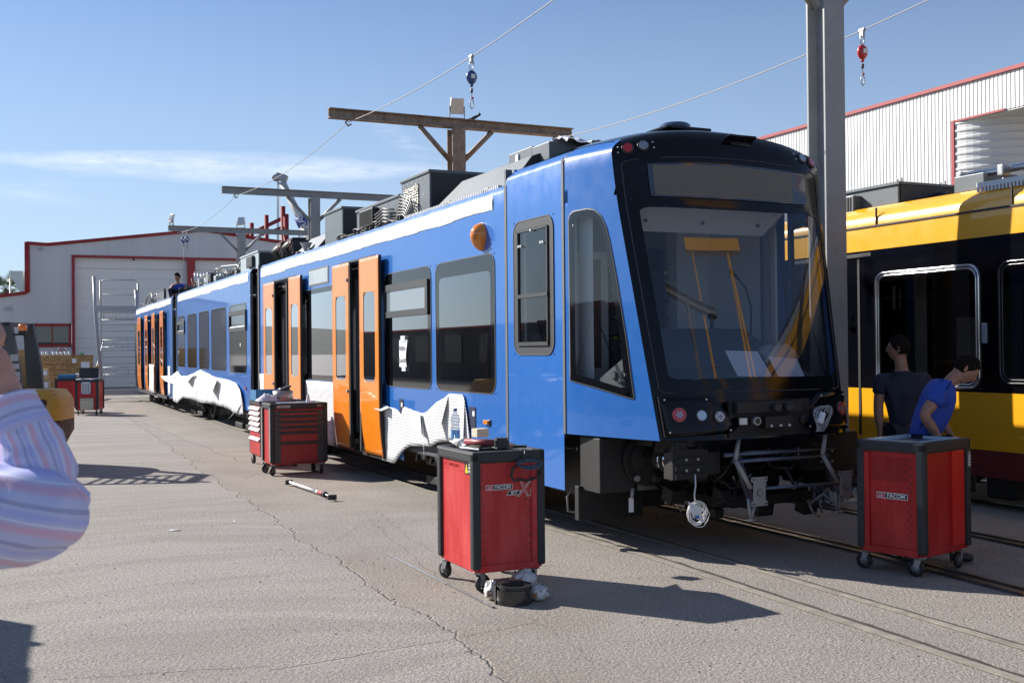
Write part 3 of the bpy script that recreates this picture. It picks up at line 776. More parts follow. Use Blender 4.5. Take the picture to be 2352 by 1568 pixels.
for k in range(26):
    x0 = random.uniform(.55, 2.5); z0 = random.uniform(.05, .75); y0 = random.uniform(.7, 1.1); s_ = random.uniform(.04, .16)
    un.use(random.choice([DARK, BLACKP, DKGREY])).box((x0, y0, z0), (s_ * 1.3, s_, s_), Euler((random.random() * .4, 0, random.random() * .3)), .008)
un.build('underframe', None, tram)
for x in (.62, WT - .62):
    b = MB(M1)
    b.use(CHROME).cyl((x, 1.05, .64), (x, .55, .64), .105, n=24); b.use(DKGREY).cyl((x, .72, .64), (x, .68, .64), .125, n=24)
    b.use(DKGREY).bx((x - .19, .36, .49), (x + .20, .52, .88), .01)
    for k in range(5): b.use(DARK).bx((x - .175, .335, .505 + .075 * k), (x + .185, .365, .55 + .075 * k))
    b.use(ZINC)
    for dx in (-.06, .07):
        for z in (.58, .68): b.cyl((x + dx, .34, z), (x + dx, .325, z), .014, n=8)
    b.use(DARK).bx((x + .2, .38, .52), (x + .36, .6, .86), .01)
    b.build('crash_buffer', None, tram)
GP = mat('grey_bracket_steel', (.30, .295, .29), .5, metal=.2, var=.15)
hb = MB(M1); hb.use(mat('blued_steel_tube', (.12, .14, .20), .3, metal=.6))
hb.cyl((1.0, .36, .70), (2.35, .36, .70), .022); hb.cyl((1.05, .30, .64), (2.2, .30, .64), .02); hb.cyl((1.3, .2, .38), (2.35, .2, .38), .016)
hb.use(mat('copper_pipe', (.30, .16, .12), .4)).cyl((1.15, .30, .86), (2.3, .3, .86), .013)
for x0, sg in ((1.12, 1), (2.18, 1)):
    hb.use(MATS['blued_steel_tube']).prism([(0, 0), (.07, 0), (.26, -.52), (.20, -.52)], (x0, .34, .68), (sg, 0, 0), (0, 0, 1), (0, 1, 0), .05)
hb.build('lifting_frame', None, tram)
for i, x0 in enumerate((1.22, 2.26)):
    b = MB(M1); b.use(GP)
    poly = [(-.10, -.16), (-.10, -.11), (-.075, -.10), (-.075, .10), (-.10, .11), (-.10, .16), (.10, .16), (.10, .11), (.075, .10), (.075, -.10), (.10, -.11), (.10, -.16)]
    b.prism([(x * .9, y * .85) for x, y in poly], (x0, .10, .37), (1, 0, 0), (0, 0, 1), (0, 1, 0), .012)
    b.use(BLACKP).cyl((x0, .097, .36), (x0, .10, .36), .035, n=18); b.use(ZINC).cyl((x0, .094, .36), (x0, .097, .36), .03, n=18)
    b.use(BLACKP)
    for dx in (-.07, .07):
        for dz in (-.115, .115): b.bx((x0 + dx - .015, .097, .37 + dz - .005), (x0 + dx + .015, .0995, .37 + dz + .005))
    b.use(GP).cyl((x0 - .07, .14, .40), (x0 - .2, .2, .66), .022); b.cyl((x0 - .2, .2, .66), (x0 - .10, .28, .86), .022)
    b.cyl((x0 - .03, .14, .24), (x0 - .06, .16, .10), .014); b.cyl((x0 - .09, .16, .30), (x0 - .06, .16, .10), .016); b.use(ZINC).cyl((x0 - .10, .15, .1), (x0 + .0, .15, .1), .014)
    b.build('mounting_bracket', None, tram)
# right-hand cover, drum and hanging boxes
b = MB(M1); b.use(DKGREY).cyl((1.75, 1.4, .42), (1.75, 1.7, .42), .26, n=28); b.use(ZINC).cyl((1.75, 1.38, .38), (1.75, 1.4, .38), .05, n=12); b.use(DARK).bx((1.2, .7, .14), (2.3, 1.3, .24)).bx((2.35, .5, .30), (2.75, 1.2, .84), .03).bx((2.3, .42, .5), (2.7, .5, .86)); b.build('brake_drum_unit', None, tram)
b = MB(M1); b.use(ZINC)      # chain and cable by the left corner
for (x, y, z) in ((.82, .9, .30),):
    b.tube([(x, y, z), (x + .01, y, z - .12), (x + .05, y, z - .2), (x + .09, y, z - .14), (x + .1, y, z - .08)], .006, 6); b.build('hanging_chain', None, tram); b = MB(M1)
b.use(mat('grey_hose', (.22, .22, .22), .6)).tube([(.15, 1.75, .34), (.08, 1.8, .2), (.09, 1.8, .05), (.2, 1.78, .0 + .03), (.3, 1.75, .12), (.3, 1.7, .3)], .012, 8); b.build('hanging_hose', None, tram); b = MB(M1)
b.use(PAPER).bx((.42, 1.13, .1), (.47, 1.14, .24)); b.use(ZINC).cyl((.45, 1.13, .24), (.46, 1.13, .34), .02)
b.build('threaded_rod', None, tram)

# ---- bogies
def bogie(M, u):
    b = MB(M)
    for du in (-.85, .85):
        for v in (.70, WT - .75):
            b.use(mat('wheel_steel', (.10, .09, .085), .5, metal=.5)).cyl((v - .06, u + du, GZ + .39), (v + .06, u + du, GZ + .39), .385, n=28); b.use(DARK).cyl((v - .065, u + du, GZ + .39), (v - .10, u + du, GZ + .39), .26, .1, 20)
        b.use(DARK).cyl((.5, u + du, GZ + .39), (WT - .5, u + du, GZ + .39), .07)
    b.use(DARK).bx((.30, u - 1.15, .10), (.50, u + 1.15, .42), .04).bx((WT - .52, u - 1.15, .1), (WT - .34, u + 1.15, .5), .04).bx((.5, u - .3, .0), (WT - .5, u + .3, .5)).bx((.3, u - 1.1, GZ + .12), (.42, u - .2, GZ + .24), .02).bx((.3, u + .2, GZ + .12), (.42, u + 1.1, GZ + .24), .02)
    for k in (-.95, -.55, -.1, .35, .9):
        b.use(ZINC).cyl((.24, u + k, .30), (.24, u + k, .46), .03); b.use(DARK).cyl((.3, u + k + .15, .18), (.3, u + k + .15, .42), .09, n=12)
        b.use(BLACKP).tube([(.2, u + k, .45), (.12, u + k + .05, .3), (.14, u + k + .15, .17), (.25, u + k + .2, .25)], .018, 6)
        b.use(ZINC).box((.22, u + k + .08, .25), (.05, .12, .1), Euler((.4, 0, 0)), .01)
    b.build('bogie', None, tram)
bogie(M1, 5.4); bogie(M1, 14.0); bogie(M2, 19.2); bogie(M2, 26.5); bogie(M3, 38)
b = MB(M2); b.use(DARK).bx((.4, 17, .25), (WT - .4, 28.3, .45)); b.build('underframe', None, tram)
b = MB(M1); b.use(DARK).bx((.5, 7, .18), (WT - .5, 15.8, .35)); b.build('underframe', None, tram)

# ------------------------------------------------------------------ roof equipment
def rbox(M, u0, u1, z1, v0=.25, v1=2.3, z0=3.62, m=None, dark=None, lid=True, nm='roof_unit', bolts=True):
    b = MB(M); b.use(m or ROOFGREY).bx((v0, u0, z0), (v1, u1, z1), .012)
    if lid: b.use(m or ROOFGREY).bx((v0 - .02, u0 - .02, z1 - .03), (v1 + .02, u1 + .02, z1 + .012), .006)
    b.use(ROOFDARK).bx((v0 + .03, u0 - .006, z0 + .03), (v1 - .03, u0 + .002, z1 - .04))
    if bolts:
        b.use(ALU)
        for k in range(6): b.cyl((v0, u0 + (u1 - u0) * (.1 + .16 * k), z1 - .08), (v0 - .008, u0 + (u1 - u0) * (.1 + .16 * k), z1 - .08), .009, n=6)
        for k in (.2, .8): b.cyl((v0, u0 + (u1 - u0) * k, (z0 + z1) / 2), (v0 - .008, u0 + (u1 - u0) * k, (z0 + z1) / 2), .012, n=6)
    return b.build(nm, None, tram)
def cover(M, u0, u1, z1, slope=.4, nm='roof_cover'):
    b = MB(M); b.use(ROOFGREY)
    P = []
    for u, s in ((u0, 0), (u1, .35)):
        P += [(.14, u, 3.60), (.14 + .30, u - s, z1 - .04), (.55, u - s, z1), (2.3, u - s, z1), (2.7, u, 3.60)]
    b.add(P, [(0, 5, 6, 1), (1, 6, 7, 2), (2, 7, 8, 3), (3, 8, 9, 4)], False); b.use(ROOFDARK).add(P, [(0, 1, 2, 3, 4), (9, 8, 7, 6, 5)], False)
    b.use(BLACKP)
    for k in (.25, .75): b.box((.16, u0 + (u1 - u0) * k, 3.63), (.1, .16, .08), None, .02)
    return b.build(nm, None, tram)
cover(M1, 3.28, 5.75, 4.02); t_ = rbox(M1, 6.13, 7.3, 4.23); rbox(M1, 7.40, 9.54, 4.05); rbox(M1, 10.38, 11.5, 4.23); cover(M1, 11.75, 13.5, 3.98)
# louvre of crumpled foil
def foil(t, p, oc):
    s_ = t.scale(oc, (1, 9, 1)); w = t.new('ShaderNodeTexWave', {'Vector': oc, 'Scale': 9, 'Distortion': 3, 'Detail': 2}, wave_type='BANDS', bands_direction='Z').outputs[1]
    n = t.noise(oc, 30, 4); t.l.new(t.mix(n, (.12, .12, .11), (.75, .70, .6)), p.inputs['Base Color'])
    b = t.new('ShaderNodeBump', {'Strength': .8, 'Distance': .02, 'Height': t.m('ADD', w, n)}); t.l.new(b.outputs[0], p.inputs['Normal'])
b = MB(M1); b.use(mat('crumpled_foil_mesh', (.5, .48, .42), .25, metal=.8, fn=foil)).bx((.235, 6.55, 3.68), (.25, 7.17, 4.10), .004); b.build('louvre', None, t_)
b = MB(M1); b.use(ROOFDARK).bx((.13, 8.35, 3.70), (.25, 9.05, 3.98), .02)
for k in range(14): b.use(DKGREY).bx((.122, 8.4 + k * .044, 3.73), (.131, 8.415 + k * .044, 3.95))
b.build('radiator_panel', None, tram)
# light grey hanging boxes and cable runs
random.seed(11)
def cables(M, u0, u1, n, z=3.66, nm='roof_cables', v0=.12, v1=.5, amp=.25, m=None, r=.012):
    b = MB(M); b.use(m or BLACKP)
    for k in range(n):
        a = random.uniform(u0, u1); L = random.uniform(.4, 1.2); v = random.uniform(v0, v1); h = random.uniform(.05, amp); pts = []
        for j in range(9):
            t = j / 8; pts.append((v + .1 * math.sin(t * 5 + k), a + L * (t - .5), z + h * math.sin(math.pi * t) + .03 * noise.noise((k, t * 4, 0))))
        b.tube(pts, random.uniform(r * .6, r * 1.3), 6)
    return b.build(nm, None, tram)
SILV = mat('silver_cable', (.16, .16, .16), .45, metal=.4)
b = MB(M1); b.use(SILV)
for k in range(7):
    b.tube([(.2, 7.38, 3.62 + .02 * k), (.16, 7.2 - .02 * k, 3.72 + .045 * k), (.15, 6.95 - .05 * k, 3.70 + .03 * k), (.14, 6.75 - .05 * k, 3.61)], .014, 6)
for k in range(5): b.tube([(.2, 7.5, 3.64 + .05 * k), (.16, 7.9, 3.70 + .05 * k), (.16, 8.3, 3.64 + .05 * k)], .013, 6)
b.build('cable_bundle', None, tram)
cables(M1, 7.5, 11.5, 16, 3.61, amp=.08, v0=.10, v1=.22)
b = MB(M1); b.use(ALU)
for k in range(60): b.bx((.10, 3.5 + k * .055, 3.61), (.16, 3.52 + k * .055, 3.65))
b.bx((.12, 3.45, 3.60), (.16, 6.9, 3.62)); b.build('cable_rack', None, tram)
# tall black cable boxes near the joint
b = MB(M1); 
for u in (14.1, 15.0):
    b.use(ROOFDARK).bx((.3, u, 3.62), (1.4, u + .45, 4.02), .02); b.use(BLACKP)
    for k in range(9): b.tube([(.28, u + .05 * k, 3.62), (.2 - .05 * (k % 2), u + .05 * k, 3.85), (.3, u + .05 * k, 4.04), (.6, u + .05 * k + .05, 4.05)], .018, 6)
    b.use(REDT).tube([(.27, u - .02, 3.75), (.2, u - .03, 3.95), (.3, u, 4.03)], .012, 5)
b.build('junction_box', None, tram)
b = MB(M1); b.use(mat('pale_funnel', (.45, .45, .48), .5)).lathe([(.09, 0), (.07, .02), (.07, .10), (.12, .18)], (.12, 12.35, 3.6), 16); b.build('roof_vent', None, tram)
# cab roof pieces
b = MB(M1); b.use(ROOFGREY).bx((.55, 3.5, 3.7), (1.5, 4.15, 4.14), .01).bx((.55, 3.05, 3.78), (2.2, 3.5, 4.12), .01); b.use(PAPER).bx((.53, 3.85, 3.8), (.55, 3.92, 4.1)); b.build('roof_unit', None, tram)
b = MB(M1); b.use(ROOFGREY).bx((1.0, 2.84, 3.98), (2.3, 3.72, 4.13), .01); b.use(BLACKP)
for k in range(7): b.bx((.99, 2.9 + k * .1, 4.02), (1.0, 2.96 + k * .1, 4.10))
b.build('roof_unit', None, tram)
b = MB(M1); b.use(mat('plastic_wrap', (.62, .58, .64), .3, coat=.3)); random.seed(5)
b.grid(lambda s, t: (.7 + .5 * s + .1 * noise.noise((s * 4, t * 4, 1)), 2.9 + 1.0 * t, 4.10 + .12 * abs(noise.noise((s * 3, t * 5, 7))) + .05 * math.sin(t * 9)), lin(0, 1, 10), lin(0, 1, 16), smooth=False); b.build('plastic_wrap', None, tram)
# middle and rear roofs
rbox(M2, 17.36, 19.45, 4.06, .3, 2.2, m=ROOFLIGHT, lid=True); b = MB(M2); b.use(ROOFDARK).bx((.22, 17.75, 3.72), (.3, 18.4, 3.98), .02); b.build('radiator_panel', None, tram)
cables(M2, 19.6, 27.8, 46, 3.62, amp=.36, v0=.15, v1=1.4); cables(M2, 19.6, 24, 12, 3.8, amp=.3, v0=.2, v1=1.0, m=SILV, r=.02)
random.seed(21)
for k in range(16):
    b = MB(M2)
    u = 20 + k * .5 + random.uniform(-.1, .1); s_ = random.uniform(.12, .4)
    b.use(random.choice([ROOFDARK, BLACKP, ROOFLIGHT, ZINC])).box((random.uniform(.35, .9), u, 3.62 + s_ / 2), (random.uniform(.2, .6), random.uniform(.15, .4), s_), None, .02); b.build('roof_box', None, tram)
b = MB(M2); b.use(ROOFLIGHT).bx((.3, 22.2, 3.62), (.9, 23.4, 3.86), .02); b.build('roof_box', None, tram); b = MB(M2); b.use(ROOFDARK).bx((.4, 24.8, 3.62), (1.6, 26.2, 4.05), .03); b.build('roof_box', None, tram)
b = MB(M2); b.use(CHROME)
for k in range(6): b.cyl((.3 + .1 * k, 26.6 + .05 * k, 3.6), (.3 + .1 * k, 26.6 + .05 * k, 4.2), .03, .02, 8)
for v in (.5, 1.9):
    b.use(ZINC).tube([(v, 20.0, 3.75), (v, 21, 4.0), (v, 23.2, 4.12), (v, 24.4, 3.95)], .02, 6)
b.build('pantograph', None, tram)
rbox(M3, 32.0, 34.2, 4.05, .4, 2.2); rbox(M3, 34.9, 37.2, 4.12, .4, 2.2, m=ROOFGREY); cables(M3, 36, 41, 30, 3.62, amp=.45, v0=.2, v1=1.6)
b = MB(M3); b.use(SILV)
for k in range(5): b.tube([(.3 + .2 * k, 37.3, 3.7), (.3 + .2 * k, 38, 4.1), (.3 + .2 * k, 39.4, 4.05), (.3 + .2 * k, 40.5, 3.7)], .03, 6)
b.build('roof_pipes', None, tram)

# ------------------------------------------------------------------ cab interior
ci = MB(M1)
ci.use(INNERD).bx((.34, .90, .9), (WT - .34, 3.0, .95))
ci.use(INNER).bx((.12, 2.92, .95), (WT - .12, 2.97, 3.5)); 
ci.use(INNERW).bx((.3, 1.3, 3.45), (2.6, 2.9, 3.5))
ci.use(INNERW).add([(.42, .98, 3.12), (2.25, .98, 3.12), (2.15, 1.22, 2.90), (.46, 1.22, 2.90)], [(0, 1, 2, 3)], False)
ci.use(ZINC)
for x in (.62, 1.3, 2.0): ci.cyl((x, 1.10, 3.0), (x, 1.085, 2.985), .02, n=10)
ci.use(mat('brown_panel', (.20, .11, .085), .7)).bx((.85, 2.88, 1.5), (1.12, 2.92, 2.75))
ci.use(INNERW).bx((.75, 2.89, 1.35), (1.22, 2.92, 2.85)); ci.use(INNERD).bx((1.25, 2.885, 1.3), (1.55, 2.92, 2.9)); ci.bx((1.72, 2.885, 1.3), (2.0, 2.92, 2.9))
ci.use(INNERW).bx((1.58, 2.86, 1.3), (1.66, 2.92, 2.95)).bx((2.05, 2.7, 1.2), (2.5, 2.92, 3.2))
random.seed(3)
for k in range(170):
    x = random.choice([1.27, 1.74, .35]) + random.random() * .30; z = 1.4 + int(random.random() * 13) * .11 + random.random() * .03
    ci.use(random.choice([INNER, BLACKP, ZINC, REDT, DKGREY, INNERW, mat('terminal_yellow', (.5, .4, .05), .5)])).box((x, 2.87, z), (.05, .03, .035))
for k in range(14):
    x = 1.78 + random.random() * .16; ci.use(BLACKP).tube([(x, 2.86, 1.35), (x + random.uniform(-.05, .05), 2.82, 1.9), (x + random.uniform(-.05, .05), 2.83, 2.5), (x, 2.86, 2.9)], .009, 5)
ci.use(INNERD).bx((.30, 2.60, 1.9), (.62, 2.9, 2.6), .02); ci.use(INNER).bx((.66, 2.7, .95), (.70, 2.9, 3.2)); ci.use(BLACKP).tube([(.45, 1.0, 3.05), (.45, 1.05, 2.2)], .006, 5).tube([(2.2, 1.05, 3.0), (2.28, .9, 1.7)], .007, 5)
for x in (.13, WT - .16):
    ci.use(INNERW).bx((x, 1.68, .95), (x + .03, 1.88, 3.5)); ci.bx((x, 2.88, .95), (x + .03, 3.0, 3.5)).bx((x, 1.68, .95), (x + .03, 3.0, 1.6)).bx((x, 1.68, 3.15), (x + .03, 3.0, 3.5))
ci.use(INNERW).bx((2.50, 1.62, .95), (2.55, 2.9, 3.3)).bx((.4, 1.0, 3.30), (2.5, 2.8, 3.34)); ci.use(INNER).bx((2.46, 1.60, .95), (2.56, 1.66, 3.3)); ci.build('cab_interior', None, tram)
ci = MB(M1); ci.use(mat('slate_dashboard', (.07, .085, .11), .6))
ci.add([(.34, .60, 1.36), (2.5, .60, 1.36), (2.35, 1.0, 1.52), (.5, 1.0, 1.52), (.62, 1.35, 1.92), (2.0, 1.35, 1.92), (2.1, 1.9, 1.85), (.6, 1.9, 1.85), (.34, .60, .95), (2.5, .6, .95)], [(0, 1, 2, 3), (3, 2, 5, 4), (4, 5, 6, 7), (8, 9, 1, 0)], False)
ci.use(SEAL).bx((.40, .98, 1.52), (2.4, 1.0, 1.54))
ci.use(BLACKP).tube([(2.05, 1.3, 1.85), (2.04, 1.28, 2.15), (1.95, 1.25, 2.35), (1.8, 1.22, 2.47)], .01, 6); ci.cyl((1.8, 1.22, 2.47), (1.72, 1.2, 2.52), .02)
ci.cyl((1.62, 1.4, 1.9), (1.62, 1.4, 2.05), .02); ci.bx((1.58, 1.36, 2.02), (1.66, 1.42, 2.08), .01)
ci.build('dashboard', None, tram)
ci = MB(M1); ci.use(PAPER)
ci.add([(1.28, .50, 1.44), (1.68, .48, 1.43), (1.64, .66, 1.68), (1.26, .68, 1.69)], [(0, 1, 2, 3)], False); ci.add([(1.76, .49, 1.43), (2.1, .50, 1.42), (2.12, .64, 1.60), (1.74, .62, 1.63)], [(0, 1, 2, 3)], False)
ci.build('paperwork', None, tram)
ci = MB(M1); ci.use(mat('plastic_bag', (.5, .48, .5), .4)).smooth = True
ci.grid(lambda s, t: (2.22 + .24 * math.cos(s) * math.sin(t) * (1 + .5 * noise.noise((s * 2, t * 3, 2))), 1.1 + .2 * math.sin(s) * math.sin(t), 1.62 + .13 * math.cos(t) * (1 + .4 * noise.noise((s * 2, t * 2, 5)))), lin(0, 2 * math.pi, 16), lin(0, math.pi, 8)); ci.build('seat_bag', None, tram)
ci = MB(M1); ci.use(mat('console_grey', (.30, .31, .30), .6)).add([(.24, .74, 1.34), (.17, 1.4, 1.36), (.22, .90, 1.62), (.24, .76, 1.62)], [(0, 1, 2, 3)], False)
ci.use(SEAL)
for u, z in ((.84, 1.47), (1.03, 1.46)): ci.cyl((.215, u, z), (.195, u, z), .045, n=16); ci.use(ZINC).cyl((.195, u, z), (.19, u, z), .03, n=16); ci.use(SEAL)
ci.build('side_console', None, tram)
text_mesh('glass_lettering', 'vossloh', .060, BLACKP, tram, (.205, .885, 1.395), (0, -1, 0), (0, 0, 1), bold=.001)
ci = MB(M1); ci.use(INNERW); ci.add([(.14, 1.60, 1.0), (.14, 1.60, 3.4), (.16, 1.35, 3.4), (.16, 1.35, 1.0)], [(0, 1, 2, 3)], False); ci.build('cab_post', None, tram)

# ---- notice taped on the window
n_ = MB(M1); n_.use(PAPER).smooth = False
n_.grid(lambda s, t: (-.028 - .006 * math.sin(t * 5 + s * 3), 6.36 + .30 * s + .02 * math.sin(t * 4), 1.49 + .38 * t), lin(0, 1, 5), lin(0, 1, 8))
n_.use(mat('clear_tape', (.6, .62, .66), .3)).bx((-.032, 6.40, 1.43), (-.03, 6.56, 1.50)).bx((-.032, 6.42, 1.84), (-.03, 6.60, 1.93))
no = n_.build('paper_notice', None); no.location = nearer(P0); no.scale = ONE; no.rotation_euler = (0, 0, TH)
tag(no, 'white paper notice with black words taped inside the second window of the blue tram', 'notice')
for k, (w, z) in enumerate((('RECIEN', 1.75), ('SELLADO', 1.58))):
    text_mesh('lettering', w, .075, BLACKP, no, (-.042, 6.52, z), (0, -1, 0), (0, 0, 1), bold=.001)

# ------------------------------------------------------------------ protective film sheets
def filmfn(t, p, oc):
    w = t.new('ShaderNodeTexWave', {'Vector': oc, 'Scale': 8, 'Distortion': 1.4, 'Detail': 2, 'Detail Scale': .6}, wave_type='BANDS', bands_direction='Z').outputs[1]
    n = t.noise(oc, 6, 5); b = t.new('ShaderNodeBump', {'Strength': .3, 'Distance': .02, 'Height': t.m('ADD', t.m('MULTIPLY', w, .5), n)}); t.l.new(b.outputs[0], p.inputs['Normal'])
    t.l.new(t.mix(t.ramp(w, 0, .25), (.50, .52, .55), (.62, .63, .64)), p.inputs['Base Color'])
FILM = mat('white_foam_film', (.78, .79, .8), .6, fn=filmfn)
def sheet(name, top, bot, M, label, v=-.012, wav=.02, seed=1, n=60, group=None):
    random.seed(seed); u0, u1 = top[0][0], top[-1][0]; mb = MB(M); mb.use(FILM); mb.smooth = True
    def f(s, t):
        u = u0 + (u1 - u0) * s; a = interp(u, bot); b = interp(u, top)
        z = a + (b - a) * t; k = noise.noise((u * 1.7, z * 2.2, seed)); edge = max(0, (t - .75)) * 4 * (b - interp(u, [(u0, b), (u1, b)]) + 1)
        return (v - wav * abs(k) - .05 * max(0, t - .8) * abs(noise.noise((u * 3, seed, 1))) * 4 + .0, u + .02 * k, z + .008 * noise.noise((u * 7, seed, t * 3)))
    mb.grid(f, lin(0, 1, n), lin(0, 1, 8)); o = mb.build(name, None); o.location = nearer(P0); o.scale = ONE; o.rotation_euler = (0, 0, TH)
    md = o.modifiers.new('solid', 'SOLIDIFY'); md.thickness = .004
    return tag(o, label, 'protective film', 'white protective film on the blue tram')
def flap(o, pts, tri, M=I4):
    mb = MB(M); mb.use(FILM).add(pts, tri, False); f = mb.build('folded_flap', None, o); md = f.modifiers.new('solid', 'SOLIDIFY'); md.thickness = .003
    return f
s1 = sheet('protective_film', [(4.13, .70), (4.16, .86), (4.33, 1.17), (4.78, 1.17), (5.07, 1.06), (5.6, .90), (5.76, .87), (6.55, .93), (6.62, .80), (6.78, .88), (7.42, .91), (7.72, 1.10), (7.78, 1.06)],
           [(4.13, .62), (4.5, .6), (5.2, .52), (5.5, .44), (5.9, .42), (6.35, .38), (6.62, .28), (6.95, .09), (7.5, .09), (7.7, .6), (7.78, .95)], M1, 'torn white foam film folded down below the first two windows of the blue tram')
flap(s1, [(-.02, 6.58, .90), (-.05, 5.78, .86), (-.09, 5.62, .58), (-.03, 6.3, .74)], [(0, 1, 3), (1, 2, 3)])
flap(s1, [(-.02, 5.78, .86), (-.10, 5.50, .30), (-.07, 5.60, .62)], [(0, 1, 2)])
flap(s1, [(-.02, 5.55, .92), (-.10, 5.2, .88), (-.11, 4.98, .60), (-.03, 4.80, 1.14), (-.05, 5.15, 1.05)], [(0, 1, 4), (1, 2, 3), (1, 3, 4)])
flap(s1, [(-.02, 4.55, 1.17), (-.10, 4.62, .70), (-.06, 4.25, .55), (-.02, 4.28, 1.10)], [(0, 1, 2), (0, 2, 3)])
flap(s1, [(-.02, 7.40, .92), (-.12, 7.55, .86), (-.13, 7.2, .84), (-.05, 7.05, .90)], [(0, 1, 2), (0, 2, 3)])
s2 = sheet('protective_film', [(9.85, 1.19), (12.25, 1.19)], [(9.85, .10), (10.5, .11), (12.25, .12)], M1, 'flat white foam film covering the panel between the two open doors of the blue tram', seed=3, n=20, wav=.008)
s3 = sheet('protective_film', [(17.55, .55), (17.75, .82), (18.3, .97), (18.45, 1.0), (19.3, 1.04), (20.83, 1.07), (22.2, 1.14), (23.5, 1.24), (25.0, 1.10), (26.0, 1.02), (27.2, 1.0), (27.87, 1.15), (29.0, 1.0)],
           [(17.55, .28), (18.16, .25), (19.91, .36), (21.5, .38), (23.35, .32), (25, .36), (26.95, .34), (28.0, .12), (29.0, .15)], M2, 'long white foam film peeling off under the windows of the middle tram section', seed=5, n=90, wav=.06, v=-.03)
flap(s3, [(-.05, 23.5, 1.22), (-.16, 22.2, .98), (-.20, 20.9, .62), (-.12, 20.5, 1.0), (-.04, 22.0, 1.14)], [(0, 1, 4), (1, 2, 3), (1, 3, 4)], M2)
flap(s3, [(-.05, 26.2, 1.0), (-.18, 25.2, .82), (-.10, 24.2, 1.12)], [(0, 1, 2)], M2)
flap(s3, [(-.05, 17.7, .5), (-.2, 18.6, .10), (-.05, 18.3, .35)], [(0, 1, 2)], M2)
flap(s3, [(-.05, 28.9, .98), (-.3, 30.0, .95), (-.25, 29.3, .80), (-.05, 28.6, .7)], [(0, 1, 2), (0, 2, 3)], M2)
s4 = sheet('protective_film', [(33.5, 1.3), (35.0, 1.3)], [(33.5, .25), (35.0, .3)], M3, 'narrow white film strip between the orange doors of the rear tram section', seed=8, n=12, wav=.03, v=-.13)
s5 = sheet('protective_film', [(15.05, 1.25), (15.8, 1.25)], [(15.05, .3), (15.8, .35)], M1, 'small white film patch at the rear end of the front tram section beside the bellows', seed=9, n=8, wav=.01)
s6 = sheet('protective_film', [(29.9, 1.27), (30.5, 1.27)], [(29.9, .3), (30.5, .3)], M3, 'white film strip at the front edge of the rear tram section', seed=10, n=6, wav=.01)
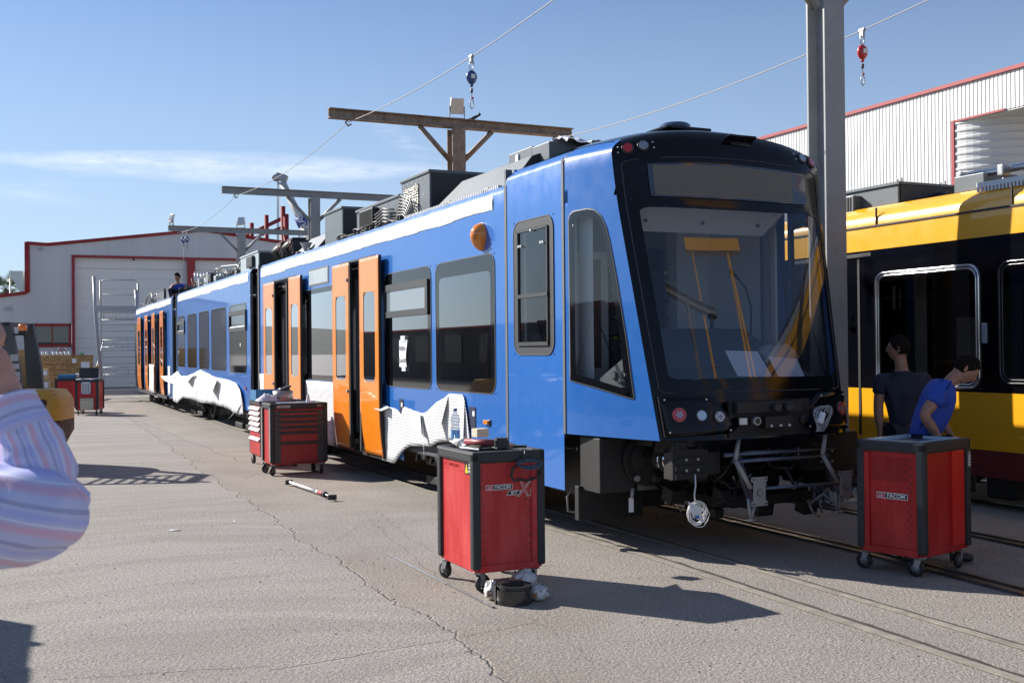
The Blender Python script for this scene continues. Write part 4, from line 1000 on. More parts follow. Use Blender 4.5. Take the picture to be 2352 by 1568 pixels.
# ================================================================== GROUND
def ray(x, y): return fw + rt * ((x - 1176) / 2550) - up * ((y - 784) / 2550)
CAMP = Vector((0, 0, HC))
def G(x, y, h=0): d = ray(x, y); return CAMP + d * ((h - HC) / d.z)          # where a sight line meets height h
def AT(x, y, Y): d = ray(x, y); return CAMP + d * (Y / d.y)
def toyard(P): q = P - P0; return (q.dot(NX), q.dot(DY))
GX = {}
def groundfn(t, p, oc):
    sx = t.new('ShaderNodeSeparateXYZ', {0: oc}); X, Y = sx.outputs[0], sx.outputs[1]
    big = t.noise(oc, .35, 6, .6); med = t.noise(oc, 2.2, 7, .65); fine = t.noise(oc, 38, 5, .7); grit = t.noise(oc, 120, 3, .6)
    # long trowelled ripples left by the screed
    def arcs(cx, cy, fr, fa, seed):
        dx = t.m('SUBTRACT', X, cx); dy = t.m('SUBTRACT', Y, cy); r_ = t.m('SQRT', t.m('ADD', t.m('MULTIPLY', dx, dx), t.m('MULTIPLY', dy, dy))); th_ = t.m('ARCTAN2', dx, dy)
        wob = t.m('MULTIPLY', t.noise(oc, .5, 3), .9)
        return t.noise(t.new('ShaderNodeCombineXYZ', {0: t.m('MULTIPLY', t.m('ADD', r_, wob), fr), 1: t.m('MULTIPLY', th_, fa), 2: seed}).outputs[0], 1.0, 5, .55, .5)
    rip = t.mix(t.ramp(t.noise(oc, .3, 2), .42, .58), arcs(-1.5, -3, 2.4, 3.5, 1.3), arcs(1.5, 1.0, 2.9, 3.0, 6.1))
    rip = t.new('ShaderNodeRGBToBW', {0: rip}).outputs[0]
    c = t.mix(t.ramp(big, .3, .7), (.345, .318, .290), (.392, .364, .336))
    c = t.mix(t.ramp(rip, .40, .58), t.mix(.26, c, (.16, .143, .133)), t.mix(.10, c, (.5, .47, .45)))
    c = t.mix(t.ramp(med, .60, .78, 0, .5), c, (.35, .325, .305))
    # older, stained slab beside the track (beyond the crack line) : y_yard coordinate
    def lined(p0, p1, wob, sc):
        a = Vector(p0); b = Vector(p1); d = (b - a).normalized(); n = Vector((-d.y, d.x, 0))
        w = t.m('MULTIPLY', t.m('SUBTRACT', t.noise(oc, sc, 5, .7), .5), wob)
        dt = t.m('SUBTRACT', t.vm('DOT_PRODUCT', oc, tuple(n)), n.dot(a))
        return t.m('ADD', dt, w), t.m('SUBTRACT', t.vm('DOT_PRODUCT', oc, tuple(d)), d.dot(a)), (b - a).length
    A = [G(470, 1080), G(575, 1150), G(740, 1265), G(960, 1395), G(1230, 1600)]
    dist, al, L = lined(A[0], A[-1], .55, .8)
    side = t.ramp(dist, .02, -.02)          # 0/1 either side of the joint
    stain = t.ramp(t.noise(oc, 1.1, 6, .6), .42, .68)
    GX['side'] = side
    oldc = t.mix(stain, (.345, .311, .275), (.270, .233, .195))
    oldc = t.mix(t.ramp(med, .52, .7, 0, .6), oldc, (.32, .295, .262))
    ox = t.m('MULTIPLY', t.m('SUBTRACT', 1, side), t.ramp(t.m('ABSOLUTE', dist), .0, 2.5, 1, .45))
    c = t.mix(ox, c, oldc)
    crack = None
    def addcrack(p0, p1, wid, wob, sc, gate=True):
        nonlocal crack
        d, al, L = lined(p0, p1, wob, sc)
        wv = t.m('MULTIPLY', t.noise(oc, 7, 4, .7), wid * 2)
        k = t.m('SUBTRACT', 1, t.m('DIVIDE', t.m('ABSOLUTE', d), wv), clamp=True)
        if gate: k = t.m('MULTIPLY', k, t.m('MULTIPLY', t.m('GREATER_THAN', al, 0), t.m('LESS_THAN', al, L)))
        crack = k if crack is None else t.m('MAXIMUM', crack, k)
    addcrack(A[0], A[-1], .014, .55, .8, False)
    addcrack(G(620, 1540), G(1000, 1475), .010, .10, 2.5); addcrack(G(1000, 1475), G(1230, 1430), .008, .12, 3)
    addcrack(G(560, 1100), G(840, 1010), .010, .3, 1.2); addcrack(G(700, 1275), G(880, 1180), .004, .3, 1.5)
    addcrack(G(120, 1560), G(620, 1530), .006, .15, 2); addcrack(G(300, 960), G(560, 1060), .015, .5, .6); addcrack(G(850, 1190), G(1010, 1330), .003, .3, 1.2)
    addcrack(TW(-2.3, -3, 0), TW(-1.6, 3, 0), .003, .5, 1)
    v = t.new('ShaderNodeTexVoronoi', {'Vector': oc, 'Scale': .32}, feature='DISTANCE_TO_EDGE')
    c = t.mix(t.m('MULTIPLY', crack, .24), c, (.12, .10, .085))
    # pits and grains
    vor = t.new('ShaderNodeTexVoronoi', {'Vector': oc, 'Scale': 62}).outputs[0]
    c = t.mix(t.ramp(fine, .36, .60, .58, 0), c, (.09, .08, .07)); c = t.mix(t.ramp(t.noise(oc, 75, 4, .75), .50, .64, 0, .45), c, (.085, .075, .068))
    c = t.mix(t.ramp(grit, .62, .8, 0, .35), c, (.50, .475, .44))
    spots = t.new('ShaderNodeTexVoronoi', {'Vector': oc, 'Scale': 2.1, 'Randomness': 1}).outputs[0]
    c = t.mix(t.ramp(spots, .016, .03, .6, 0), c, (.08, .07, .06))
    oil = t.m('MULTIPLY', t.ramp(t.noise(oc, .9, 4, .6, .4), .66, .74), t.m('SUBTRACT', 1, side)); c = t.mix(t.m('MULTIPLY', oil, .35), c, (.10, .085, .07))
    t.l.new(c, p.inputs['Base Color'])
    h = t.m('ADD', t.m('ADD', t.m('MULTIPLY', fine, .55), t.m('MULTIPLY', vor, .35)), t.m('SUBTRACT', t.m('MULTIPLY', rip, .8), t.m('MULTIPLY', crack, 1.0)))
    b = t.new('ShaderNodeBump', {'Strength': .9, 'Distance': .013, 'Height': h}); t.l.new(b.outputs[0], p.inputs['Normal'])
GROUND = mat('weathered_concrete', (.36, .33, .3), .88, spec=.25, fn=groundfn)
mb = MB(); mb.use(GROUND)
xs = [-600, -200, -60, -25, -12, -6, -3, 0, 3, 6, 12, 25, 60, 200, 600]
mb.grid(lambda x, y: (x, y, 0), xs, [-300, -60, -20, -5, 0, 5, 10, 20, 40, 80, 200, 900], smooth=False); g = mb.build('ground'); tag(g, kind='structure')

def strip(name, pts, w, h, m, z0=.004, jag=0, seed=1):    # pts in yard frame, long embedded strip
    mb = MB(); mb.use(m); P = []
    fine = []
    for (a, b) in zip(pts, pts[1:]):
        n = max(1, int(abs(b[1] - a[1]) / .12)) if jag else 1
        for k in range(n): fine.append((a[0] + (b[0] - a[0]) * k / n, a[1] + (b[1] - a[1]) * k / n))
    fine.append(pts[-1])
    for i, (v, u) in enumerate(fine):
        j = jag * noise.noise((u * 4, seed, 0)); j2 = jag * noise.noise((u * 5, seed, 9))
        P += [TW(v - w / 2 + j, u, z0), TW(v - w / 2 + j, u, z0 + h), TW(v + w / 2 + j2, u, z0 + h), TW(v + w / 2 + j2, u, z0)]
    n = len(fine)
    mb.add(P, [(4 * i + k, 4 * i + 4 + k, 4 * i + 5 + k, 4 * i + 1 + k) for i in range(n - 1) for k in range(3)], False)
    o = mb.build(name); return tag(o, kind='structure')
def railfn(t, p, oc):
    n = t.noise(oc, 3, 5); t.l.new(t.mix(t.ramp(n, .4, .65), (.07, .055, .045), (.15, .135, .12)), p.inputs['Base Color'])
RAIL = mat('rail_steel', (.12, .10, .09), .38, metal=.35, fn=railfn)
LIP = mat('rail_edge_concrete', (.24, .218, .185), .9, var=.3, vscale=6, bumpn=.4)
GROOVE = mat('rail_groove_dirt', (.05, .042, .035), .95, var=.5, vscale=9)
ra = [(-.62, -14), (-.53, -4.3), (-.42, -1.5), (-.39, -.5), (-.45, 1.3), (-.45, 50)]
rb_ = [(-.10, -14), (-.01, -3.9), (.05, -1.55), (.09, 1.6), (.10, 50)]
rc = [(.85, -14), (1.12, -2.9), (1.25, -1.15), (1.29, 1.1), (1.29, 50)]
def shift(p, d): return [(a + d, b) for a, b in p]
strip('rail_groove', shift(ra, .06), .05, .003, GROOVE, jag=.03); strip('rail_edge', ra, .07, .007, LIP, jag=.006, seed=3)
strip('rail_groove', shift(rb_, .05), .035, .003, GROOVE, jag=.012, seed=5); strip('rail_edge', rb_, .055, .008, LIP, jag=.005, seed=6)
for p_ in (rc, shift(rc, 1.435)):
    strip('rail_groove', shift(p_, .075), .08, .003, GROOVE, jag=.01, seed=7); strip('rail', p_, .06, .018, RAIL); strip('check_rail', shift(p_, .135), .035, .015, RAIL)
for v in (4.05 + .50, 4.05 + 1.94):
    strip('rail', [(v, -14), (v, 50)], .06, .014, RAIL)

# low hills and a distant tree line that close the horizon on every side
HILL = mat('far_hills', (.05, .06, .05), .95, var=.3, vscale=.02)
mb = MB(); mb.use(HILL)
mb.grid(lambda a, t: (520 * math.cos(a) * (1 + .2 * t), 520 * math.sin(a) * (1 + .2 * t) + 60, -1 + t * (7 + 16 * max(0, noise.noise((math.cos(a) * 2.2, math.sin(a) * 2.2, 1)) + .25) + 2 * noise.noise((a * 20, 0, 0)))), lin(0, 2 * math.pi, 180), lin(0, 1, 3)); tag(mb.build('hills'), kind='structure')

# ================================================================== LEFT HALL (gable facing the camera)
FO = Vector((-18.3, 57, 0)); FX = Vector((.927, .375, 0)).normalized(); FY = Vector((-FX.y, FX.x, 0))
def hallM(): return Matrix(((FX.x, FY.x, 0, FO.x), (FX.y, FY.y, 0, FO.y), (0, 0, 1, 0), (0, 0, 0, 1)))
hall = empty('factory_hall', FO, math.atan2(FX.y, FX.x), 'grey panelled factory hall with a low gable, dark red trim and a white sectional door', 'factory hall')
def panelfn(t, p, oc):
    s_ = t.new('ShaderNodeSeparateXYZ', {0: oc}); k = t.m('FRACT', t.m('MULTIPLY', s_.outputs[0], 1 / 1.12)); ln = t.m('LESS_THAN', k, .012)
    n = t.noise(t.scale(oc, (1, 1, .15)), .8, 5)
    c = t.mix(t.ramp(n, .3, .7), (.52, .52, .535), (.60, .60, .61)); t.l.new(t.mix(t.m('MULTIPLY', ln, .35), c, (.2, .2, .2)), p.inputs['Base Color'])
PANEL = mat('grey_wall_panel', (.47, .47, .48), .6, fn=panelfn)
def doorfn(t, p, oc):
    s_ = t.new('ShaderNodeSeparateXYZ', {0: oc}); k = t.m('FRACT', t.m('MULTIPLY', s_.outputs[2], 1 / .5)); ln = t.m('LESS_THAN', k, .03)
    b = t.new('ShaderNodeBump', {'Strength': .6, 'Distance': .02, 'Height': t.m('SUBTRACT', 1, ln)}); t.l.new(b.outputs[0], p.inputs['Normal'])
    t.l.new(t.mix(t.m('MULTIPLY', ln, .3), (.74, .73, .70), (.36, .36, .36)), p.inputs['Base Color'])
DOORW = mat('white_sectional_door', (.6, .59, .57), .5, fn=doorfn)
gab = [(-9.5, 0), (-9.5, 4.25), (-6.05, 4.75), (-6.05, 7.2), (-5.1, 7.15), (2.4, 8.1), (9.9, 7.15), (12, 6.8), (12, 0)]
mb = MB(); mb.use(PANEL); Dp = 34
holes = [(-3.87, 1.61, 6.55), (1.99, 7.5, 6.55)]
# facade as vertical slices so the doors stay open recesses
def roofz(s): return interp(s, [(a, b) for a, b in gab[1:-1]]) if s > -6.05 else interp(s, [(-9.5, 4.25), (-6.05, 4.75)])
cuts = [-9.5, -6.05, -6.049, -5.76, -4.0, -3.87, 1.61, 1.99, 2.4, 7.5, 12]
for a, b in zip(cuts, cuts[1:]):
    z0 = 6.55 if (-3.87 <= a < 1.6 or 1.99 <= a < 7.5) else 0
    ra_, rb2 = (roofz(a + 1e-4), roofz(b - 1e-4))
    if a == -5.76: # window bay
        mb.add([(a, 0, 0), (b, 0, 0), (b, 0, 2.10), (a, 0, 2.10)], [(0, 1, 2, 3)]); mb.add([(a, 0, 3.2), (b, 0, 3.2), (b, 0, rb2), (a, 0, ra_)], [(0, 1, 2, 3)]); continue
    mb.add([(a, 0, z0), (b, 0, z0), (b, 0, rb2), (a, 0, ra_)], [(0, 1, 2, 3)])
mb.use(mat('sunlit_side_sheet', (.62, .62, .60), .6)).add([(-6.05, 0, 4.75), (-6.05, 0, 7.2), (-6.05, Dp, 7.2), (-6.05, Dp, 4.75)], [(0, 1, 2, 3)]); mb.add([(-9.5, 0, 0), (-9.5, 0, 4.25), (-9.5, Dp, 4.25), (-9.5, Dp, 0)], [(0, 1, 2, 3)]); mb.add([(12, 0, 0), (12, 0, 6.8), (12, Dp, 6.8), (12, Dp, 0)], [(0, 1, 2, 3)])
mb.build('wall', None, hall)
mb = MB(); mb.use(ROOFGREY)
for (a, z), (b, w) in zip(gab[1:-1], gab[2:-1]):
    if a != b: mb.add([(a, .01, z - .02), (b, .01, w - .02), (b, Dp, w - .02), (a, Dp, z - .02)], [(0, 1, 2, 3)])
mb.build('roof', None, hall)
mb = MB(); mb.use(REDT)
tr = gab[1:-1]
for (a, z), (b, w) in zip(tr, tr[1:]):
    mb.tube([(a, -.02, z), (b, -.02, w)], .11, 4)
mb.box((-6.02, -.03, 6.0), (.24, .1, 2.5)); mb.build('verge_trim', None, hall)
for a, b, z in holes:
    d = MB(); d.use(DOORW).bx((a, .25, 0), (b, .33, z)); d.use(ALU).bx((a, .2, 6.02), (b, .25, 6.07)); d.build('sectional_door', None, hall)
mb = MB(); mb.use(REDT).bx((-3.98, -.06, 0), (-3.84, .3, 6.62)).bx((-3.98, -.06, 6.55), (7.5, .3, 6.66)).bx((1.61, -.08, 0), (1.99, .3, 6.55)).bx((7.5, -.06, 0), (7.62, .3, 6.62)); mb.use(BLACKP).bx((-1.1, -.12, 6.44), (-1.0, -.05, 6.54)); mb.build('door_frame', None, hall)
w_ = MB(); w_.use(REDT)
for a, b, c_, d in ((-5.80, -4.01, 3.08, 3.23), (-5.80, -4.01, 2.06, 2.2), (-5.80, -5.66, 2.06, 3.23), (-4.15, -4.01, 2.06, 3.23), (-4.93, -4.86, 2.06, 3.23)): w_.bx((a, -.07, c_), (b, .05, d))
wo_ = w_.build('window', None, hall); w_ = MB(); w_.bx((-5.7, .02, 2.15), (-4.1, .03, 3.15)); w_.build('pane', glassmat('office_glass', (.10, .11, .10), 2.2), wo_)
for x in (-7.08, -6.87): v_ = MB(); v_.use(ROOFLIGHT).bx((x, -.04, 3.86), (x + .18, 0, 4.05)); v_.build('wall_vent', None, hall)
l_ = MB(); l_.use(ZINC).bx((-5.45, -.2, 6.85), (-5.3, -.02, 7.0)); l_.build('wall_lamp', None, hall)
sg = empty('prohibition_sign', FO + FX * -4.43 + Vector((0, -.06, 1.8)), math.atan2(FX.y, FX.x), 'round red and white no-touching sign on the hall wall under the window', 'sign')
b = MB(); b.use(WHITEF).bx((-.23, -.02, -.23), (.23, 0, .23)); b.build('plate', None, sg)
b = MB(); b.use(mat('sign_red', (.55, .02, .02), .5)).tube([(.17 * math.cos(t), -.03, .17 * math.sin(t)) for t in lin(0, 2 * math.pi, 24)[:-1]], .022, 6, True); b.cyl((-.12, -.035, .12), (.12, -.035, -.12), .018, n=6)
b.use(BLACKP).bx((-.05, -.028, -.1), (.05, -.022, .02))
for k in range(4): b.bx((-.05 + .027 * k, -.028, .02), (-.033 + .027 * k, -.022, .10))
b.build('symbol', None, sg)
sg = MB(); sg.use(mat('green_sign', (.05, .4, .15), .5)).bx((-3.62 + .0, -.05, 1.62), (-3.44, -.03, 1.76)); sg = sg.build('safety_sign'); sg.location = FO; sg.rotation_euler = (0, 0, math.atan2(FX.y, FX.x)); sg.location += FX * 0
tag(sg, 'small green and white safety sign low on the wall beside the big door', 'sign')

# ================================================================== RIGHT HALL (long corrugated wall in sunlight)
rh = empty('corrugated_hall', TW(17, 0), TH, 'long white corrugated metal hall with red roof edge behind the yellow tram', 'industrial hall')
CORR = mat('white_corrugated_sheet', (.66, .66, .65), .5, var=.05, vscale=1.5)
def corr(mb, u0, u1, v, z0, z1, per=.125, dep=.014, axis='u'):
    P = []; n = int((u1 - u0) / per)
    for i in range(n):
        a = u0 + i * per
        for fr, d in ((0, 0), (.55, 0), (.68, dep), (.87, dep)):
            P += [(v + d, a + fr * per, z0), (v + d, a + fr * per, z1)]
    P += [(v, u1, z0), (v, u1, z1)]
    m = len(P) // 2; mb.add(P, [(2 * i, 2 * i + 2, 2 * i + 3, 2 * i + 1) for i in range(m - 1)], False)
mb = MB(); mb.use(CORR); corr(mb, 12.5, 62, 0, 0, 8.35); corr(mb, -14, 12.5, 0, 7.42, 8.35); corr(mb, -14, 12.5, 3.0, 0, 7.42)
mb.build('wall', None, rh)
mb = MB(); mb.use(mat('soffit_sheet', (.5, .49, .46), .6)).bx((0.02, -14, 7.38), (3, 12.5, 7.42)); mb.bx((.03, -14, 8.3), (22, 62, 8.34)); mb.build('roof', None, rh)
mb = MB(); mb.use(CORR)     # rounded jamb with horizontal ribs
def jamb(t, z): r = 1 + .0 * z; return (.0 + 3.0 * (1 - math.cos(t)) * .62, 12.5 - 1.55 * math.sin(t), z)
zz = []
for k in range(38): zz += [k * .195, k * .195 + .11, k * .195 + .13, k * .195 + .175]
mb.grid(lambda t, i: (lambda p, e: (p[0] - e * .7, p[1] - e * .7, p[2]))(jamb(t, zz[int(i)]), .03 if int(i) % 4 >= 2 else 0), lin(0, math.pi / 2, 14), list(range(len(zz))), smooth=False); mb.build('curved_jamb', None, rh)
mb = MB(); mb.use(REDT).bx((-.06, -14, 8.33), (.1, 62, 8.42)).bx((-.04, 12.46, 0), (.02, 12.55, 7.45)).bx((1.83, 10.9, 0), (1.9, 10.98, 7.4)).bx((-.03, 10.9, 7.40), (.0, 12.5, 7.45)); mb.build('red_trim', None, rh)
# hall behind and left of the camera (seen only in the glass)
oh = empty('low_workshop', TW(-20, 0), TH, 'long low dark workshop across the yard, seen only as a reflection in the tram windows', 'workshop')
mb = MB(); mb.use(mat('workshop_wall', (.06, .055, .055), .8, var=.3, vscale=.3)).bx((-12, -30, 0), (0, 70, 3.0)).bx((-6, 22, 3.0), (-1, 25, 3.6)).bx((-8, 33, 3), (-2, 35, 3.5)).bx((-.5, 12, 3), (-.2, 40, 3.12)); mb.build('wall', None, oh)
mb = MB(); mb.use(BLACKP)
for k in range(18): mb.bx((0, -26 + k * 5, 1.0), (.05, -23.5 + k * 5, 2.6))
mb.build('window_band', None, oh)
mb = MB(); mb.use(REDT).bx((-.05, -30, 2.93), (.08, 70, 3.03)); mb.build('roof_trim', None, oh)

# ================================================================== PYLONS, CABLES, FALL ARRESTERS
PV0 = 3.15
HR = 6.10
def pylon(u, m, label, bm_=None):
    r = empty('cable_pylon', TW(PV0, u), TH, label, 'pylon', 'T-shaped steel pylons along the track')
    b = MB(); b.use(m); h = 6.14   # H section
    b.bx((-.14, -.15, 0), (.14, -.125, h)).bx((-.14, .125, 0), (.14, .15, h)).bx((-.012, -.125, 0), (.012, .125, h)).bx((-.25, -.25, 0), (.25, .25, .03))
    b.build('post', None, r)
    b = MB(); b.use(m); z0, z1 = 6.15, 6.34
    b.bx((-2.62, -.09, z1 - .02), (2.62, .09, z1)).bx((-2.62, -.09, z0), (2.62, .09, z0 + .02)).bx((-2.62, -.01, z0 + .02), (2.62, .01, z1 - .02)); b.build('crossbeam', None, r)
    for s in (-1, 1):
        b = MB(); b.use(m).cyl((s * .12, 0, 5.48), (s * .78, 0, 6.14), .060, n=4); b.build('brace', None, r)
        k = MB(); k.use(ZINC).tube([(s * 2.23, 0, 6.15), (s * 2.23 - .06, 0, 6.09), (s * 2.23, 0, 6.03), (s * 2.23 + .06, 0, 6.07)], .02, 6); k.build('cable_hook', None, r)
    return r
PU_ = [1.35, 12.2, 23.03, 33.4]
pylon(PU_[0], PYLG, 'tall grey steel H-section pylon standing between the blue tram and the yellow tram')
pylon(PU_[1], RUSTY, 'rusty T-shaped pylon with wide crossbeam and floodlight, directly behind the blue tram roof')
pylon(PU_[2], PYLG, 'grey T-shaped pylon in front of the crane jib, without a floodlight'); pylon(PU_[3], PYLG, 'farthest grey T-shaped pylon, carrying two floodlights above the red-trimmed hall')
pylon(-9.5, RUSTY, 'T-shaped pylon beyond the front of the tram, seen only as a reflection')
CAB = mat('steel_wire_rope', (.36, .35, .34), .6)
ROPE = {}
def rope(v, z, label):
    P = []
    us = [-9.5] + PU_
    for a, b in zip(us, us[1:]):
        for k in range(24): t = k / 24; P.append(TW(v, a + (b - a) * t, z - .21 * 4 * t * (1 - t)))
    P.append(TW(v, us[-1], z)); mb = MB(); mb.use(CAB).tube(P, .0075, 6); o = mb.build('wire_rope'); tag(o, label, 'wire rope', 'overhead safety ropes')
rope(.92, HR, 'left overhead wire rope with the blue fall arrester, running to the far pylons'); rope(5.38, HR, 'right overhead wire rope with the red fall arrester, passing behind the tall grey pylon')
def ropez(u): 
    us = [-9.5] + PU_
    for a, b in zip(us, us[1:]):
        if a <= u <= b: t = (u - a) / (b - a); return HR - .84 * t * (1 - t)
    return HR
def arrester(v, u, c, label, strap=0, k=1.0):
    z = ropez(u); r = empty('fall_arrester', TW(v, u, z), TH, label, 'fall arrester', 'retractable fall arresters on the ropes')
    b = MB(); b.use(ZINC).box((0, 0, -.0), (.05, .11, .04), None, .01).bx((-.02, -.03, -.09), (.02, .03, -.01)).tube([(.03, 0, -.08), (.03, 0, -.17), (0, 0, -.2), (-.03, 0, -.17), (-.03, 0, -.08), (0, 0, -.06)], .008, 6, True); b.build('carabiner', None, r)
    b = MB(); b.use(c); b.smooth = True
    b.grid(lambda a, e: (.085 * math.cos(a) * math.sin(e) * (1 - .25 * max(0, -math.cos(e))), .055 * math.sin(a) * math.sin(e), -.30 + .105 * math.cos(e)), lin(0, 2 * math.pi, 18), lin(0, math.pi, 10)); b.use(c).cyl((0, 0, -.38), (0, 0, -.43), .022)
    b.use(WHITEF).box((.0, -.056, -.29), (.06, .006, .06)); b.build('housing', None, r)
    b = MB(); b.use(BLACKP).cyl((0, 0, -.46), (0, 0, -.52), .022, .015, 8); b.use(CAB).cyl((0, 0, -.43), (0, 0, -.60 - strap), .006)
    z1 = -.60 - strap; b.use(ZINC).tube([(0, 0, z1), (.022, 0, z1 - .03), (.03, 0, z1 - .11), (0, 0, z1 - .15), (-.03, 0, z1 - .11), (-.022, 0, z1 - .03)], .008, 6, True); b.use(REDT).box((.01, 0, z1 + .01), (.03, .02, .025)); b.build('snap_hook', None, r)
    return r
BL2 = mat('blue_housing', (.02, .07, .22), .35, coat=.3)
arrester(.92, 6.17, BL2, 'blue fall arrester hanging alone on the left rope high above the tram'); arrester(5.38, 3.18, mat('red_housing', (.5, .03, .03), .35, coat=.3), 'red fall arrester hanging on the right rope above the yellow tram')
arrester(.92, 32.45, BL2, 'far blue fall arrester under the farthest pylon, with a long strap down', 1.5); arrester(.92, 31.65, BL2, 'far blue fall arrester under the farthest pylon, with a short hook', .0)
def flood(P, label, rz=0, tilt=50, s=1):
    r = empty('floodlight', P, rz, label, 'floodlight', 'floodlights on the pylons')
    b = MB(); b.use(ZINC).bx((-.16, -.02, 0), (-.14, .02, .26)).bx((.14, -.02, 0), (.16, .02, .26)).bx((-.16, -.03, 0), (.16, .03, .02)); b.build('bracket', None, r)
    E_ = Euler((R(tilt), 0, 0)); b = MB(); b.use(ALU).box((0, 0, .26), (.27, .32, .10), E_, .02); b.use(MATS['amber_lens'] if 0 else mat('floodlight_glass', (.30, .25, .18), .1, coat=1)).box(Vector((0, 0, .26)) + E_.to_matrix() @ Vector((0, -.0, -.052)), (.22, .26, .01), E_); b.build('lamp_head', None, r)
    return r
flood(TW(3.17, 12.2, 6.34), 'floodlight tilted down on top of the rusty pylon', TH - .2, 115); flood(TW(3.15, 33.4, 6.34), 'floodlight on top of the farthest pylon, at its post', TH - .5, 60); flood(TW(3.15 - 2.5, 33.4, 6.34), 'floodlight at the left beam end of the farthest pylon', TH + 1.8, 110)
b = MB(); b.use(BLACKP); b.smooth = True; q = TW(3.55, 12.2, 6.40)
b.grid(lambda a, e: (q.x + .10 * math.cos(e), q.y + .035 * math.cos(a) * math.sin(e), q.z + .035 * math.sin(a) * math.sin(e) + .04 * math.cos(e)), lin(0, 2 * math.pi, 10), lin(0, math.pi, 8)); b.cyl((q.x - .06, q.y, q.z - .02), (q.x - .18, q.y, q.z - .05), .018, .008, 6); b.cyl((q.x + .08, q.y, q.z + .04), (q.x + .12, q.y, q.z + .08), .03, .028, 8); b.cyl((q.x + .0, q.y, q.z - .05), (q.x, q.y, q.z), .006, n=5)
tag(b.build('perched_bird'), 'small dark bird perched on the rusty crossbeam beside the floodlight', 'bird')
# red steel frame and crane far behind the hall
def red(name, segs, label):
    b = MB(); b.use(REDT)
    for p, q_, w in segs: b.cyl(p, q_, w, n=4)
    return tag(b.build(name), label, 'steel frame')
A_ = lambda x, y, Y=85: AT(x, y, Y)
fr = empty('steel_frame', A_(640, 560), 0, 'dark red bare steel frame of an unfinished building rising behind the hall', 'steel frame')
for (x, y0, w) in ((578, 512, .2), (612, 494, .2), (650, 474, .22), (657, 492, .25)):
    b = MB(Matrix.Translation(-A_(640, 560))); b.use(REDT); p = A_(x, y0); b.cyl((p.x, p.y, 0), p, w, n=4); b.build('column', None, fr)
b = MB(Matrix.Translation(-A_(640, 560))); b.use(REDT); b.cyl(A_(564, 542), A_(652, 500), .18, n=4); b.cyl(A_(570, 552), A_(652, 520), .12, n=4); b.build('rafter', None, fr)
cr = empty('mobile_crane', A_(720, 700, 110), 0, 'white telescopic crane boom with blue band leaning left behind the pylons', 'crane'); cr.location.z = 0
Mc = Matrix.Translation(-cr.location)
p, q_ = AT(648, 418, 110), AT(760, 640, 110); q_.z = max(q_.z, 1)
b = MB(Mc); b.use(mat('crane_white', (.5, .52, .5), .5)).cyl(q_, p, .62, .42, 4); b.cyl(q_, p.lerp(q_, .42), .8, .62, 4); b.build('boom', None, cr)
b = MB(Mc); b.use(ZINC).box(AT(647, 408, 110), (1.1, .8, .7), Euler((0, .3, 0)), .1).box(AT(640, 405, 110), (.8, .6, .4), None, .1); b.cyl(AT(633, 409, 110), AT(633, 409, 111), .35); b.build('boom_head', None, cr)
b = MB(Mc); b.use(CAB); 
for x in (637, 640): b.cyl(AT(x, 412, 110), AT(x, 560, 110), .05, n=5)
b.build('hoist_rope', None, cr)
b = MB(Mc); e = p.lerp(q_, .36); f_ = p.lerp(q_, .46); b.use(mat('band_blue', (.06, .09, .30), .5)).cyl(f_, e, .74, .70, 4); b.build('blue_band', None, cr)
ax_ = (p - q_).normalized(); text_mesh('lettering', 'BAR', 1.0, WHITEF, cr, Mc @ (e.lerp(f_, .5) + Vector((.1, -.8, 0))), -ax_, ax_.cross(Vector((0, -1, 0))).normalized() * -1)
b = MB(); b.use(MATS['crane_white']).box((0, 0, 1.6), (3, 8, 2.4), None, .2); b.build('carrier', None, cr)
# yellow gantry behind the camera: shows up as a reflection in the windscreen
gt = empty('yellow_gantry', TW(9.6, -15.0), TH + .25, 'yellow steel gantry standing ahead of the tram, seen only as a reflection in its windscreen', 'gantry')
for x in (-1.7, 1.7):
    b = MB(); b.use(YELLOW).cyl((x, -1.2, 0), (x, 0, 10.6), .10, n=4).cyl((x, 1.2, 0), (x, 0, 10.6), .10, n=4).cyl((x, -.7, 4), (x, .7, 4), .07, n=4); b.build('leg', None, gt)
b = MB(); b.use(YELLOW).bx((-2.6, -.15, 10.6), (2.6, .15, 10.95)); b.build('beam', None, gt)

# palm and slanted sheet behind the left annex
pm = empty('palm_tree', (A_(14, 700, 78).x, 78, 0), 0, 'green fan palm whose crown shows over the annex roof at the left edge', 'palm tree')
b = MB(); b.use(mat('palm_bark', (.16, .11, .07), .9)).cyl((0, 0, 0), (0, 0, 6.3), .22, .18, 10); b.build('trunk', None, pm)
random.seed(31); b = MB(); b.use(mat('palm_leaf', (.07, .13, .035), .6, var=.4, vscale=2))
for k in range(46):
    a = random.random() * 6.28; el = random.uniform(-.9, 1.3); d = Vector((math.cos(a) * math.cos(el), math.sin(a) * math.cos(el), math.sin(el))); L = random.uniform(.8, 1.3)
    c0 = Vector((0, 0, 6.3)); c1 = c0 + d * L * .6; sd_ = d.cross(Vector((0, 0, 1))).normalized(); upn = sd_.cross(d)
    b.cyl(c0, c1, .012, n=3, cap=False)
    for j in range(11):
        w = (j - 5) / 5 * 1.2; tip = c1 + (d * math.cos(w) + sd_ * math.sin(w)) * L * .75 + Vector((0, 0, -.18 * abs(w) - .1)); m_ = c1.lerp(tip, .5); s_ = (tip - c1).cross(upn).normalized() * .035
        b.add([c1, m_ + s_, tip, m_ - s_], [(0, 1, 2, 3)], False)
b.build('crown', None, pm)
sl = empty('lean_to_roof', (0, 0, 0), 0, 'pale slanted roof sheet standing behind the annex beside the palm', 'roof'); b = MB(); b.use(mat('pale_sheet', (.55, .58, .58), .5))
